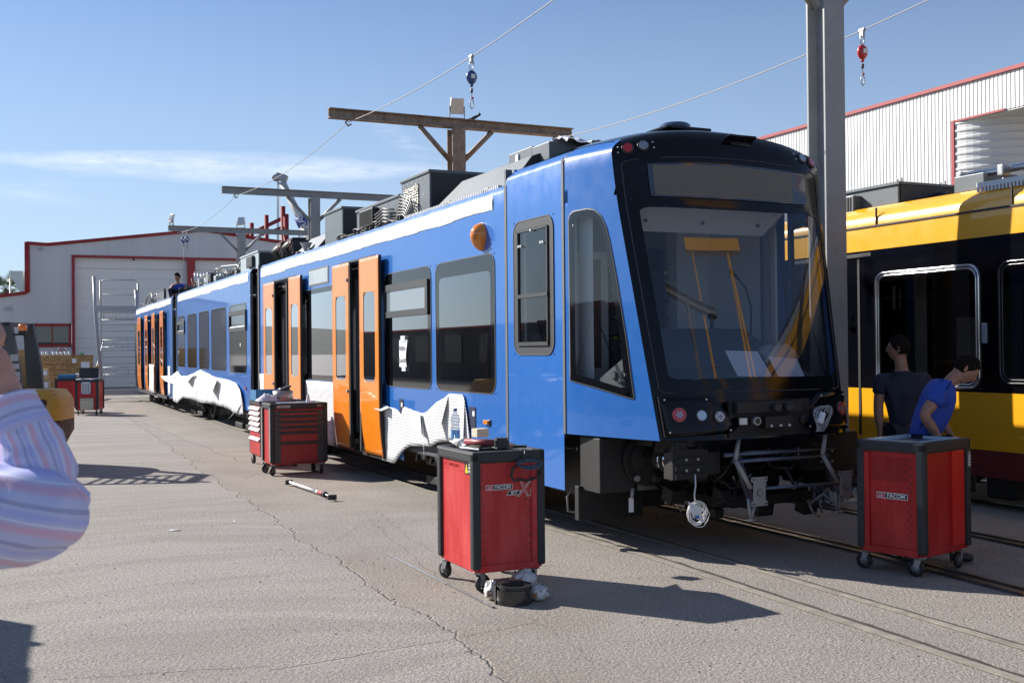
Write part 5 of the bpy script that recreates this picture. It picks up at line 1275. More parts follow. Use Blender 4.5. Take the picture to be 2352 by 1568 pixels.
q0 = [A_(20, 622, 66), A_(52, 622, 66), A_(52, 668, 66), A_(46, 674, 66)]; b.add(q0 + [p_ + Vector((0, 3, .1)) for p_ in q0], [(0, 1, 2, 3), (4, 5, 6, 7), (0, 4, 5, 1), (1, 5, 6, 2), (2, 6, 7, 3), (3, 7, 4, 0)], False); b.build('roof_sheet', None, sl)
b = MB(); b.use(ZINC)
for x in (24, 50): p_ = A_(x, 640, 67.5); b.cyl((p_.x, p_.y, 0), p_, .06, n=6)
b.build('post', None, sl)

# ================================================================== YELLOW TRAM
YV = 5.6
yt = empty('yellow_tram', nearer(TW(YV, 0)), TH, 'yellow and black tram with chrome-framed windows and maroon skirt on the far track', 'tram')
yt.scale = ONE
def yf(u, z):
    v = 0
    if z > 3.05: v = (z - 3.05) * .05
    if z > 3.45: v += (z - 3.45) ** 1.5 * 2.2
    if z < .5: v = (.5 - z) * .1
    return (v, u, z)
ywins = [(1.46, 3.22, 1.18, 2.72), (-.9, 1.18, 1.25, 2.72), (-3.2, -1.2, 1.25, 2.72)]
for k in range(6): ywins.append((5.2 + 2.1 * k, 7.0 + 2.1 * k, 1.2, 2.72))
b = MB(); 
zsY = [.12, .45, 1.145, 1.18, 2.72, 3.03, 3.34, 3.37, 3.45, 3.5, 3.56, 3.62, 3.65]
U = sorted(set([-4.5, 4.0, 18.5, .95, 3.0] + [w[i] for w in ywins for i in (0, 1)])); Z = sorted(set(zsY + [w[i] for w in ywins for i in (2, 3)]))
for zlo, zhi, m_ in ((.12, .45, mat('maroon_skirt', (.14, .012, .015), .35, coat=.4)), (.45, 1.145, YELLOW), (1.145, 3.03, MASK), (3.03, 3.7, YELLOW)):
    b.use(m_).grid(yf, U, [z for z in Z if zlo - 1e-6 <= z <= zhi + 1e-6], lambda u, z: any(w[0] < u < w[1] and w[2] < z < w[3] for w in ywins))
b.use(YELLOW).grid(lambda u, v: (v, u, 3.655), [-4.5, 18.5], [yf(0, 3.65)[0], 2.6]); b.use(MASK).bx((2.64, -4.5, .4), (2.7, 18.5, 3.65)); b.add([(0, 18.5, .12), (2.65, 18.5, .12), (2.65, 18.5, 3.6), (.05, 18.5, 3.6)], [(0, 1, 2, 3)]); b.add([(0, -4.5, .12), (2.65, -4.5, .12), (2.65, -4.5, 3.6), (.05, -4.5, 3.6)], [(0, 1, 2, 3)])
b.build('body', None, yt)
b = MB(); b.use(BLACKP)
b.bx((-.0, -4.5, 3.345), (.012, 18.5, 3.368))
for u in (.98, 3.2, 7.5): b.bx((.0, u, 3.37), (.03, u + .012, 3.6))
b.bx((-.008, 3.52, .5), (.0, 3.56, 2.92)); b.bx((-.008, 3.3, 2.95), (.0, 5.0, 3.0)); b.build('panel_joint', None, yt)
for i, w in enumerate(ywins[:3] + ywins[3:5]):
    rl = rect_loop(w[0], w[1], w[2], w[3], .16); ro = rrect(w[0], w[1], w[2], w[3], .16); b = MB(); b.use(MASK).loft(yf, rl, ro)
    chrome = True
    m_ = CHROME if i in (0, 1) else BLACKP
    if i == 1: m_ = mat('dark_window_trim', (.05, .05, .055), .2, metal=.6)
    r0 = rrect(w[0] + .015, w[1] - .015, w[2] + .015, w[3] - .015, .15); pts = [tuple(Vector(yf(*a)) + Vector((-.012, 0, 0))) for a in r0]; b.use(m_).tube(pts, .016, 8, True)
    r1 = rrect(w[0] + .055, w[1] - .055, w[2] + .055, w[3] - .055, .13); b.tube([tuple(Vector(yf(*a)) + Vector((-.01, 0, 0))) for a in r1], .010, 8, True)
    b.use(mat('satin_trim', (.40, .40, .41), .3, metal=.8) if i in (0,) else BLACKP).loft(yf, ro, rrect(w[0] + .07, w[1] - .07, w[2] + .07, w[3] - .07, .12))
    o = b.build('window', None, yt)
    p_ = MB(); p_.fill(yf, rrect(w[0] + .06, w[1] - .06, w[2] + .06, w[3] - .06, .12), 2); p_.build('pane', glassmat('dark_tint_glass', (.42, .39, .36), 1.2), o)
for w in ywins[5:]: p_ = MB(); p_.fill(yf, rrect(*w[:4], .12), 2); p_.build('window', MATS['dark_tint_glass'], yt)
b = MB(); b.use(mat('tail_lens', (.30, .33, .38), .15, coat=1)).bx((-.03, 1.35, 1.74), (0, 1.42, 1.99), .012); b.build('side_marker', None, yt)
b = MB(); b.use(INNERD).bx((.1, -4.4, .3), (2.6, 18.4, .36)).bx((.1, -4.4, 2.95), (2.6, 18.4, 3.0)); b.use(INNERW).bx((.5, 2.85, .4), (.55, 3.02, 2.9)); b.bx((1.2, 2.45, .4), (1.25, 2.95, 2.1)); b.use(INNER).bx((1.2, 1.95, .5), (1.3, 2.3, 2.5)).bx((1.6, 0, .5), (1.65, .8, 2.5)); b.use(YELLOW).cyl((1.5, 1.6, .4), (1.5, 1.6, 2.9), .02); b.use(INNERD)
for u in (-3, -1.5, 0, 6, 8, 10): b.box((.7, u, 1.0), (.9, .4, .9), None, .05)
b.build('interior', None, yt)
b = MB(); b.use(DARK).bx((.3, -4.4, .12), (2.4, 18, .5)); b.use(mat('wheel_steel', (.1, .09, .085)))
for u in (-2.5, -.6, 3.6, 5.6):
    for v in (.55, 2.1): b.cyl((v, u, GZ + .39), (v + .12, u, GZ + .39), .385, n=24)
b.use(DARK)
for k in range(12): b.box((.25, -3.5 + k * .8, .05), (.3, .4, .38), None, .04)
b.use(ZINC)
for k in range(10): b.cyl((.1, -2 + k * .5, .12), (.1, -2 + k * .5, .28), .02)
b.build('underframe', None, yt)
b = MB(); b.use(ROOFGREY).bx((.35, 3.14, 3.62), (2.0, 7.5, 3.95), .01).bx((.32, 3.1, 3.93), (2.05, 7.6, 3.965)); b.use(ROOFDARK).bx((.38, 3.12, 3.66), (1.98, 3.145, 3.92)).prism([(0, 0), (.9, .0), (.9, .2), (.45, .2)], (.6, 2.9, 3.64), (1, 0, 0), (0, 0, 1), (0, 1, 0), .3); b.use(ZINC)
for v in (.4, 1.2): b.tube([(v, 3.12, 3.96), (v, 3.12, 4.01), (v, 3.2, 4.01), (v, 3.2, 3.96)], .012, 6)
b.build('roof_unit', None, yt)
b = MB(); b.use(ROOFGREY).bx((.3, 1.65, 3.62), (.9, 2.12, 3.87), .01).bx((.3, -4, 3.6), (1.8, 1.0, 3.8), .02); b.use(ALU)
b.bx((.14, -4.4, 3.66), (.3, 1.62, 3.72))
for k in range(110): b.bx((.13, -4.2 + k * .053, 3.60), (.15, -4.17 + k * .053, 3.665))
b.build('roof_rack', None, yt)
b = MB(); b.use(CHROME).cyl((.4, 2.15, 3.86), (.4, -4.4, 3.88), .035).cyl((.52, 2.2, 3.93), (.52, -4.4, 3.95), .02); b.use(ZINC)
for u in (2.1, 1.45, .2, -1.5): b.box((.42, u, 3.87), (.14, .09, .14), None, .02); b.cyl((.42, u, 3.6), (.42, u, 3.85), .02)
b.build('roof_pipe', None, yt)
b = MB(); b.use(ROOFGREY).bx((.2, 3.85, 3.62), (.4, 4.6, 3.86), .01); b.use(BLACKP)
for k in range(12): b.bx((.19, 3.9 + k * .055, 3.65), (.2, 3.93 + k * .055, 3.84))
b.build('radiator_panel', None, yt)
b = MB(); b.use(CHROME).tube([(-.05, 3.75, 2.2), (-.10, 3.8, 2.15), (-.10, 3.85, 2.05)], .012, 6); b.use(PAPER).box((-.06, 3.74, 2.02), (.03, .05, .09), None, .01); b.build('hand_mirror', None, yt)
# ================================================================== TOOL CHESTS
WHEELM = mat('castor_tyre', (.02, .02, .02), .6)
LOGOBG = mat('logo_black', (.012, .012, .012), .4)
CHARC = mat('charcoal_drawer', (.05, .047, .047), .5, var=.1)
HANDLE = mat('aluminium_handle', (.75, .76, .78), .35, metal=.3)
def castor(par, x, y, rz, zt=.15):
    c, s_ = math.cos(rz), math.sin(rz); Mx = Matrix.Translation((x, y, 0)) @ Matrix.Rotation(rz, 4, 'Z')
    b = MB(Mx); b.use(ZINC).cyl((0, 0, zt - .012), (0, 0, zt + .004), .04, n=12); b.add([(-.022, -.01, zt - .01), (-.022, .045, zt - .01), (-.022, .055, .05), (-.022, .025, .05)], [(0, 1, 2, 3)], False); b.add([(.022, -.01, zt - .01), (.022, .045, zt - .01), (.022, .055, .05), (.022, .025, .05)], [(0, 1, 2, 3)], False); b.bx((-.022, -.01, zt - .02), (.022, .045, zt - .008))
    o = b.build('castor', None, par)
    w = MB(Mx); w.use(WHEELM).lathe([(.045, -.016), (.062, -.013), (.065, 0), (.062, .013), (.045, .016)], (0, .04, .065), 24, 'X'); w.use(mat('castor_hub', (.13, .13, .135), .5)).lathe([(.0, -.017), (.036, -.015), (.036, .015), (0, .017)], (0, .04, .065), 16, 'X'); w.cyl((-.028, .04, .065), (.028, .04, .065), .01, n=8)
    w.build('wheel', None, o)
def chest(name, loc, rz, w, d, label, front='panel', left='plain', logo=None, H=1.0, rots=(0, .4, 1.2, 2.2), alu=False, group='red roller tool chests'):
    r = empty(name, loc, rz, label, 'tool chest', group)
    b = MB(); b.use(RED).bx((.018, .018, .155), (w - .018, d - .018, H - .07)); b.bx((.03, .03, .145), (w - .03, d - .03, .16))
    if front in ('panel', 'perf'): # raised kick rail and side rails
        b.bx((.05, .0, .15), (w - .05, .02, .20)); b.bx((w - .10, .004, .2), (w - .05, .02, H - .09))
    if left in ('panel', 'perf'): b.bx((.0, .05, .15), (.02, d - .05, .20)); b.bx((.004, d - .10, .2), (.02, d - .05, H - .09))
    b.build('cabinet_body', None, r)
    for x in (0, w):
        for y in (0, d):
            b = MB(); cx = .028 if x == 0 else w - .028; cy = .028 if y == 0 else d - .028
            b.use(BUMPER).box((cx, cy, (.17 + H - .05) / 2), (.066, .066, H - .05 - .17), None, .018)
            if alu and x == 0: b.use(ZINC).bx((-.008, cy - .03, .2), (-.004, cy + .03, H - .06))
            b.build('corner_bumper', None, r)
    b = MB(); b.use(BUMPER)
    b.box((w / 2, .025, H - .04), (w + .01, .06, .085), None, .018).box((w / 2, d - .025, H - .04), (w + .01, .06, .085), None, .018).box((.025, d / 2, H - .04), (.06, d + .01, .083), None, .018).box((w - .025, d / 2, H - .04), (.06, d + .01, .083), None, .018)
    b.use(mat('worktop_rubber', (.06, .065, .07), .5)).bx((.04, .04, H - .06), (w - .04, d - .04, H - .018)); b.build('top_tray', None, r)
    for (x, y), q in zip(((.06, .06), (w - .06, .06), (.06, d - .06), (w - .06, d - .06)), rots): castor(r, x, y, q)
    def face(kind, L, F):      # F: face frame (x along, y outwards negative)
        def slots(x, z0, z1, n, wd=.006, h=.02):
            s_ = MB(F); s_.use(BLACKP)
            for k in range(n): z = z0 + (z1 - z0) * k / (n - 1); s_.bx((x, -.002 + .018, z), (x + wd, .019, z + h))
            return s_
        if kind in ('panel', 'perf'):
            s_ = slots(.075, .24, H - .14, 11); s_.use(BLACKP)
            for k in range(11): z = .26 + (H - .4) * k / 10; s_.bx((L - .115, .0158, z), (L - .108, .019, z + .02)); s_.bx((L - .14, .0158, z - .03), (L - .135, .019, z - .015))
            s_.build('slot_column', None, r)
        if kind == 'perf':
            s_ = MB(F); s_.use(mat('perforation_dark', (.10, .004, .004), .7))
            for i in range(24):
                for j in range(16):
                    x = .115 + i * (L - .24) / 24; z = H - .30 + j * .0115; s_.add([(x, .0165, z), (x + .006, .0165, z), (x + .006, .0165, z + .006), (x, .0165, z + .006)], [(0, 1, 2, 3)], False)
            s_.build('perforated_panel', None, r)
        if kind in ('drawers', 'drawers_alu'):
            zt = H - .10; hs = [.085, .085, .085, .085, .165, .33]
            if kind == 'drawers_alu': hs = [.09, .09, .09, .09, .16, .31]
            sc = (H - .10 - .17) / sum(hs)
            for h in hs:
                h *= sc; s_ = MB(F); s_.use(CHARC if kind == 'drawers' else RED).bx((.06, -.004, zt - h + .004), (L - .06, .016, zt - .002), .004)
                if kind == 'drawers':
                    zz0, zz1 = zt - h + .012, zt - .034; n = 8
                    top = [(.145 + (L - .29) * i / n, zz1 + .010 * math.sin(math.pi * i / n)) for i in range(n + 1)]
                    s_.use(mat('drawer_red_insert', (.30, .018, .02), .45)).prism([(.145, zz0), (L - .145, zz0)] + top[::-1], (0, -.006, 0), (1, 0, 0), (0, 0, 1), (0, 1, 0), .01)
                o = s_.build('drawer', None, r)
                hd = MB(F)
                if kind == 'drawers': hd.use(BLACKP).bx((.13, -.02, zt - .034), (L - .13, -.004, zt - .016), .004)
                else: hd.use(HANDLE).add([(.07, -.002, zt - .002), (L - .07, -.002, zt - .002), (L - .07, -.034, zt - .045), (.07, -.034, zt - .045), (.07, -.002, zt - .05), (L - .07, -.002, zt - .05)], [(0, 1, 2, 3), (3, 2, 5, 4)], False)
                hd.build('handle', None, o); zt -= h
    face(front, w, I4)
    FL = Matrix.Translation((0, d, 0)) @ Matrix.Rotation(R(-90), 4, 'Z'); face(left, d, FL)
    if logo: logo(r, w, d, H, FL)
    return r
def facom(r, F, x, z, h, y=.0145, box=True, col_=None):
    """brand plate: striped mark and block lettering"""
    X = F.to_3x3() @ Vector((1, 0, 0)); Y = F.to_3x3() @ Vector((0, -1, 0)); 
    L = h * 5.6
    b = MB(F); b.use(WHITEF).bx((x, y, z), (x + L, .017, z + h)); b.use(RED).bx((x + h * .1, y - .0008, z + h * .1), (x + h * 1.45, y, z + h * .9)); b.use(LOGOBG).bx((x + h * 1.55, y - .0008, z + h * .1), (x + L - h * .1, y, z + h * .9))
    b.use(WHITEF)
    for k in range(3): b.bx((x + h * (.25 + .08 * k), y - .0016, z + h * (.28 + .16 * k)), (x + h * .85, y - .0008, z + h * (.35 + .16 * k)))
    b.tube([(x + h * (.85 + .28 * math.cos(t)), y - .001, z + h * (.5 + .28 * math.sin(t))) for t in lin(-math.pi / 2, math.pi / 2, 8)], h * .06, 4)
    b.build('logo_plate', None, r)
    p = F @ Vector((x + h * 1.55 + (L - h * 1.65) / 2, y - .0014, z + h * .5)); text_mesh('logo_lettering', 'FACOM', h * .86, WHITEF, r, p, X, (0, 0, 1), scx=1.12, bold=h * .018)
def logo_xl(r, w, d, H, FL):
    facom(r, I4, .105, .725, .037)
    b = MB(); b.use(WHITEF).prism([(0, 0), (.10, 0), (.115, .032), (.015, .032)], (.265, .0145, .682), (1, 0, 0), (0, 0, 1), (0, 1, 0), .003); b.use(LOGOBG).prism([(.005, .003), (.098, .003), (.109, .029), (.017, .029)], (.265, .0138, .682), (1, 0, 0), (0, 0, 1), (0, 1, 0), .003); b.build('logo_plate', None, r)
    text_mesh('logo_lettering', 'JET', .030, WHITEF, r, (.322, .0132, .698), (1, 0, 0), (0, 0, 1), shear=.25, scx=1.3, bold=.0006)
    text_mesh('logo_lettering', 'XL', .150, WHITEF, r, (.425, .0146, .715), (1, 0, 0), (0, 0, 1), shear=.25, bold=.0015, scx=.85)
    text_mesh('logo_lettering', 'XL', .150, RED, r, (.425, .0140, .715), (1, 0, 0), (0, 0, 1), shear=.25, bold=-.0022, scx=.85)
    text_mesh('embossed_lettering', 'FACOM', .038, mat('embossed_red', (.42, .01, .012), .35), r, FL @ Vector((d - .56 + .16, .0155, .878)), FL.to_3x3() @ Vector((1, 0, 0)), (0, 0, 1), ext=.001, scx=1.4)
    b = MB(FL); b.use(mat('embossed_red', (.42, .01, .012), .35)).bx((.05, .0165, .845), (d - .20, .0175, .849)); b.bx((.05, .0165, .24), (d - .06, .0175, .244)); b.bx((.07, .0165, .865), (.14, .0175, .892)); b.build('pressed_groove', None, r)
    b = MB(FL); b.use(LOGOBG).bx((d - .185, .014, .835), (d - .055, .0165, .925)); b.use(mat('warning_yellow', (.75, .55, .02), .5)).prism([(0, 0), (.052, 0), (.026, .07)], (d - .175, .013, .843), (1, 0, 0), (0, 0, 1), (0, 1, 0), .002); b.use(WHITEF)
    for k in range(3): b.bx((d - .11, .0132, .85 + .026 * k), (d - .065, .0142, .866 + .026 * k))
    b.build('warning_sticker', None, r)
def logo_left(r, w, d, H, FL):
    facom(r, FL, d / 2 - .118, .565, .046)
    b = MB(); b.use(mat('grey_sticker', (.22, .22, .22), .5)).bx((w - .055, -.010, .78), (w - .012, -.006, .90)); b.use(WHITEF)
    for k in range(4): b.bx((w - .05, -.0112, .795 + .022 * k), (w - .018, -.010, .805 + .022 * k))
    b.build('warning_sticker', None, r)
REDBASE = RED
RED = mat('sunlit_faded_red_paint', (.55, .02, .02), .42, fn=lambda t, p, oc: t.l.new(t.mix(t.ramp(t.noise(t.scale(oc, (3, 3, .8)), 2.4, 6, .65), .40, .75), (.45, .010, .013), (.60, .065, .065)), p.inputs['Base Color']))  # faded, worn red, lightened further to carry the sun on its left side
c1_ = chest('tool_chest', TW(-2.235, -1.17), TH, .56, .69, 'large red roller tool chest in the foreground, papers, a water bottle and goggles on it', logo=logo_xl, rots=(-1.2, 2.4, .3, -.6))
RED = REDBASE
c2_ = chest('tool_chest', Vector((3.02, 8.18, 0)), R(40), .69, .556, 'red roller tool chest standing in shade right of the tram nose, with an empty top', front='plain', left='perf', logo=logo_left, rots=(.2, 1.7, .1, .8))
b = MB(); b.use(mat('bright_red_panel', (.6, .02, .015), .35)).bx((.42, .004, .2), (.60, .02, .92)); b.build('side_pillar', None, c2_)
b = MB(); b.use(mat('pale_blue_liner', (.40, .55, .70), .3)).bx((.05, .05, .97), (.64, .09, 1.006)).bx((.05, .47, .97), (.64, .51, 1.006)).bx((.05, .05, .97), (.08, .5, 1.004)).bx((.61, .05, .97), (.64, .5, 1.004)); b.build('top_liner', None, c2_)
def logo_dr(r, w, d, H, FL):
    facom(r, I4, .09, H - .062, .034, y=-.0075); text_mesh('chalk_number', '94', .06, mat('chalk_red', (.5, .25, .22), .8), r, (w - .12, -.008, H - .045), (1, 0, 0), (0, 0, 1))
c3_ = chest('tool_chest', Vector((-3.36, 15.4, 0)), TH, .81, .55, 'red and charcoal six-drawer tool chest beside the first open tram door', front='drawers', left='plain', logo=logo_dr, rots=(2.4, 2.6, 2.2, 2.5), alu=True)
c4_ = chest('tool_chest', Vector((-3.73, 16.45, 0)), TH, .62, .80, 'tool chest with white-edged drawers, half hidden behind the six-drawer chest', front='plain', left='drawers_alu', rots=(-1.0, 1.0, .2, -.4))
# far pair by the crates
c5_ = chest('tool_chest', Vector((-12.17, 30.9, 0)), R(6), .62, .66, 'far red tool chest with white papers taped on its front, near the wooden crate', front='plain', left='plain', rots=(.2, .4, 1, 1))
b = MB(); b.use(mat('pinned_papers', (.55, .56, .62), .8)).bx((.17, -.006, .60), (.42, -.002, .93)); b.use(BLUE)
for x in (.165, .385): b.bx((x, -.008, .90), (x + .04, -.004, .95)).bx((x, -.008, .58), (x + .04, -.004, .63))
b.use(DKGREY)
for i in range(3):
    for j in range(4): b.bx((.2 + .07 * i, -.0075, .64 + .065 * j), (.24 + .07 * i, -.006, .67 + .065 * j))
b.build('taped_papers', None, c5_)
b = MB(); b.use(mat('cream_box', (.50, .46, .36), .7)).bx((.14, -.03, .16), (.50, .0, .48), .01); b.use(ZINC).bx((.14, -.034, .42), (.5, -.0, .45)); b.build('cream_panel', None, c5_)
c6_ = chest('tool_chest', Vector((-13.35, 32.4, 0)), R(8), .70, .60, 'farthest red tool chest, left of the one with taped papers, under a blue bin', front='plain', left='plain', rots=(.2, .4, 1, 1))

# ------------------------------------------------------------------ things on and around the chests
def thing1(mb, name, label, cat, group=None): return tag(mb.build(name), label, cat, group)
T1 = Matrix.Translation(TW(-2.235, -1.17)) @ Matrix.Rotation(TH, 4, 'Z')     # top frame of the front chest
zt = 1.0
def top1(x, y): p = G(x, y, zt); return T1.inverted() @ p
q = top1(1046, 1012)
bo = empty('water_bottle', T1 @ Vector((q.x, q.y, zt)), 0, 'clear plastic water bottle with blue cap and label on the front tool chest', 'bottle')
b = MB(); PETM = glassmat('bottle_plastic', (.76, .79, .83), 3.5)
b.lathe([(0, .002), (.034, .004), (.037, .015), (.036, .10), (.030, .125), (.036, .15), (.037, .175), (.028, .205), (.013, .225), (.013, .24)], (0, 0, 0), 24); b.build('bottle_body', PETM, bo)
b = MB(); b.use(mat('bottle_label', (.12, .30, .55), .4)).lathe([(.0372, .02), (.0372, .085)], (0, 0, 0), 24); b.build('label_band', None, bo); b = MB(); b.use(mat('cap_blue', (.02, .03, .18), .4)).cyl((0, 0, .238), (0, 0, .256), .016, n=16); b.build('cap', None, bo)
def paper(pts, label, z=zt + .003, m=PAPER, nm='paper_sheet'):
    b = MB(); b.use(m); P = [Vector((*(top1(*p).xy), z)) for p in pts]; P = [T1 @ p for p in P]; b.add(P + [p + Vector((0, 0, .0025)) for p in P], [(0, 1, 2, 3), (4, 5, 6, 7), (0, 1, 5, 4), (1, 2, 6, 5), (2, 3, 7, 6), (3, 0, 4, 7)], False)
    return thing1(b, nm, label, 'paper', 'papers on the front tool chest')
paper([(1031, 1013), (1060, 1030), (1100, 1034), (1085, 1008)], 'printed sheet hanging over the left part of the front tool chest top')
paper([(1110, 1026), (1150, 1031), (1185, 1026), (1130, 1015)], 'printed sheet on the right part of the front tool chest top', zt + .004)
q = T1.inverted() @ G(1103, 1003, zt); b = MB(T1 @ Matrix.Translation((q.x, q.y, zt)) @ Matrix.Rotation(.15, 4, 'Z')); b.use(mat('wood_block', (.62, .58, .44), .8)).box((0, 0, .035), (.115, .09, .07), None, .004); thing1(b, 'wood_block', 'pale cream wooden block standing at the back of the front tool chest', 'block')
# telescopic clamp tool lying on the chest
cl = empty('clamp_tool', T1 @ Vector((.19, .22, zt + .03)), TH, 'short dark red clamp with square black pad lying on the front tool chest', 'clamp')
b = MB(); b.use(mat('wine_red_grip', (.22, .03, .04), .5)).cyl((-.06, .22, .012), (.07, -.02, .012), .022, n=14); b.use(WHITEF).cyl((-.11, .31, .012), (-.06, .22, .012), .019, n=12); b.build('grip', None, cl)
b = MB(); b.use(BLACKP).box((.10, -.075, .012), (.105, .05, .085), Euler((0, 0, -.3)), .012); b.use(ALU)
for dx in (-.04, .04):
    for dz in (-.03, .03): b.cyl((.09 + dx, -.1 - .3 * dx, .012 + dz), (.09 + dx, -.106 - .3 * dx, .012 + dz), .004, n=6)
b.build('square_pad', None, cl)
b = MB(T1 @ Matrix.Translation((.30, .36, zt + .004))); b.use(mat('olive_cloth', (.05, .05, .035), .9)); b.smooth = True
b.grid(lambda s, t: (.36 * (s - .5), .26 * (t - .5) + .05 * math.sin(s * 5), (.048 * math.sin(math.pi * s) ** .7 * math.sin(math.pi * t) ** .6 * (1 + .5 * noise.noise((s * 5, t * 5, 2))))), lin(0, 1, 18), lin(0, 1, 12)); thing1(b, 'work_glove', 'crumpled dark olive gloves heaped behind the clamp on the front tool chest', 'gloves')
b = MB(T1 @ Matrix.Translation((.40, .12, zt + .006))); b.use(mat('salmon_handle', (.55, .15, .12), .5)).cyl((-.12, .04, .01), (-.03, .01, .01), .012, n=10); b.use(BLACKP).box((.02, -.005, .01), (.1, .035, .02), Euler((0, 0, -.25)), .006); thing1(b, 'utility_knife', 'small black and salmon hand tool near the right front edge of the front tool chest', 'hand tool')
b = MB(T1 @ Matrix.Translation((.10, .50, zt))); b.use(mat('putty_can', (.55, .54, .48), .5)).cyl((0, 0, 0), (0, 0, .04), .02, n=14); b.use(ZINC).cyl((-.015, .04, 0), (-.015, .04, .085), .004, n=6); thing1(b, 'glue_pot', 'tiny pale pot with a thin rod at the left edge of the front tool chest', 'pot')
# goggles hanging on the chest front
gg = empty('safety_goggles', T1 @ Vector((.41, -.02, .835)), TH, 'black safety goggles hanging by their strap over the front tool chest', 'goggles')
b = MB(); b.use(mat('goggle_black', (.02, .025, .035), .15, coat=1)); b.smooth = True
b.grid(lambda a, t: ((.105 + .012 * math.cos(t)) * math.cos(a), -.05 + (.045 + .02 * math.cos(t)) * math.sin(a) * .6 + .018 * math.sin(t), .09 + (.030 + .016 * math.cos(t)) * math.sin(a) + .012 * math.sin(t)), lin(0, 2 * math.pi, 28), lin(0, 2 * math.pi, 10)); b.build('frame', None, gg)
b = MB(); b.use(BLACKP); pts = [(-.10, -.03, .09), (-.14, -.02, .05), (-.155, -.02, -.01), (-.13, -.03, -.055), (-.08, -.03, -.045), (-.02, -.035, -.06), (.05, -.03, -.045), (.11, -.03, -.02), (.13, -.03, .04), (.10, -.03, .09)]; b.tube(pts, [.010, .012, .012, .012, .013, .012, .013, .012, .012, .01], 6); b.tube([(-.05, -.03, .10), (-.02, -.01, .18), (.0, .03, .215), (.0, .08, .205)], .009, 6); b.build('strap', None, gg)
gg.scale = (.85, .85, .8)
# on the drawer chests
T3 = Matrix.Translation((-3.36, 15.4, 0)) @ Matrix.Rotation(TH, 4, 'Z'); T4 = Matrix.Translation((-3.73, 16.45, 0)) @ Matrix.Rotation(TH, 4, 'Z')
b = MB(T4 @ Matrix.Translation((.1, .42, .985))); b.use(mat('blue_bin', (.02, .16, .34), .5)); 
b.bx((-.12, -.2, 0), (.3, -.18, .16)).bx((-.12, .2, 0), (.3, .22, .16)).bx((-.12, -.2, 0), (-.10, .22, .16)).bx((.28, -.2, 0), (.3, .22, .16)).bx((-.12, -.2, 0), (.3, .22, .01)); thing1(b, 'storage_bin', 'small open blue plastic bin on the half hidden tool chest', 'bin')
b = MB(T4 @ Matrix.Translation((.36, .12, .985))); b.use(mat('silver_tape_roll', (.35, .33, .32), .35, metal=.4)).lathe([(.07, 0), (.15, 0), (.15, .15), (.07, .15), (.07, 0)], (0, 0, 0), 28); b.use(BLACKP).lathe([(.0, .16), (.10, .15), (.08, .19), (0, .2)], (.02, 0, 0), 16).box((.06, 0, .20), (.12, .10, .03), Euler((0, -.3, 0)), .01); thing1(b, 'tape_roll', 'wide grey roll with a black cap on top, beside the small blue bin', 'roll')
b = MB(T4 @ Matrix.Translation((.10, .02, .985))); b.use(MATS['plastic_wrap']); b.smooth = False
b.grid(lambda s, t: (.34 * (s - .5), .26 * (t - .5), .01 + .10 * abs(math.sin(math.pi * s) * math.sin(math.pi * t)) * (1 + noise.noise((s * 7, t * 7, 4)))), lin(0, 1, 14), lin(0, 1, 12)); thing1(b, 'plastic_wrap', 'crumpled clear plastic wrap on the half hidden tool chest', 'plastic wrap')
b = MB(T4 @ Matrix.Translation((.5, .4, .985))); b.use(BLUE).box((.0, .0, .012), (.28, .4, .012)); thing1(b, 'work_mat', 'flat dark blue mat on the half hidden tool chest behind the grey roll', 'mat')
b = MB(T3 @ Matrix.Translation((.60, .25, .985))); b.use(PAPER).lathe([(.04, 0), (.03, .03), (.02, .10), (.006, .13)], (0, 0, 0), 10); b.use(REDT).box((0, 0, .06), (.02, .02, .05)); thing1(b, 'spray_nozzle', 'little white and red squeeze bottle on the six-drawer tool chest', 'bottle')
b = MB(T3 @ Matrix.Translation((.42, .25, .985))); b.use(mat('blue_grey_tray', (.08, .11, .2), .4)).box((0, 0, .008), (.5, .34, .016), None, .004); thing1(b, 'tray', 'flat dark blue tray on the six-drawer tool chest', 'tray')
T5 = Matrix.Translation((-12.17, 30.9, 0)) @ Matrix.Rotation(R(6), 4, 'Z'); T6 = Matrix.Translation((-13.35, 32.4, 0)) @ Matrix.Rotation(R(8), 4, 'Z')
b = MB(T5 @ Matrix.Translation((.25, .4, .985))); b.use(BLACKP).box((0, .08, .19), (.52, .02, .30), Euler((-.25, 0, .1)), .01).bx((-.2, -.12, 0), (.22, .1, .02)); thing1(b, 'laptop', 'open black laptop on the far tool chest with taped papers', 'laptop')
b = MB(T5 @ Matrix.Translation((.2, .15, .985))); b.use(PAPER).box((-.05, 0, .015), (.3, .2, .012), Euler((.05, 0, .4))).box((.15, .05, .025), (.25, .18, .01), Euler((0, .1, -.3))); b.use(ZINC).cyl((-.1, -.05, .03), (.1, .05, .03), .015); thing1(b, 'paper_stack', 'loose white papers in front of the black laptop', 'papers')
b = MB(T6 @ Matrix.Translation((.28, .2, .985))); b.use(MATS['blue_bin']).bx((-.22, -.15, 0), (.28, .2, .12), .01).bx((-.2, -.13, .1), (.26, .18, .13)); b.use(WHITEF).box((.3, 0, .1), (.12, .12, .1), Euler((.2, .3, 0)), .02); thing1(b, 'storage_bin', 'low blue bin with white bottle on the farthest tool chest', 'bin')
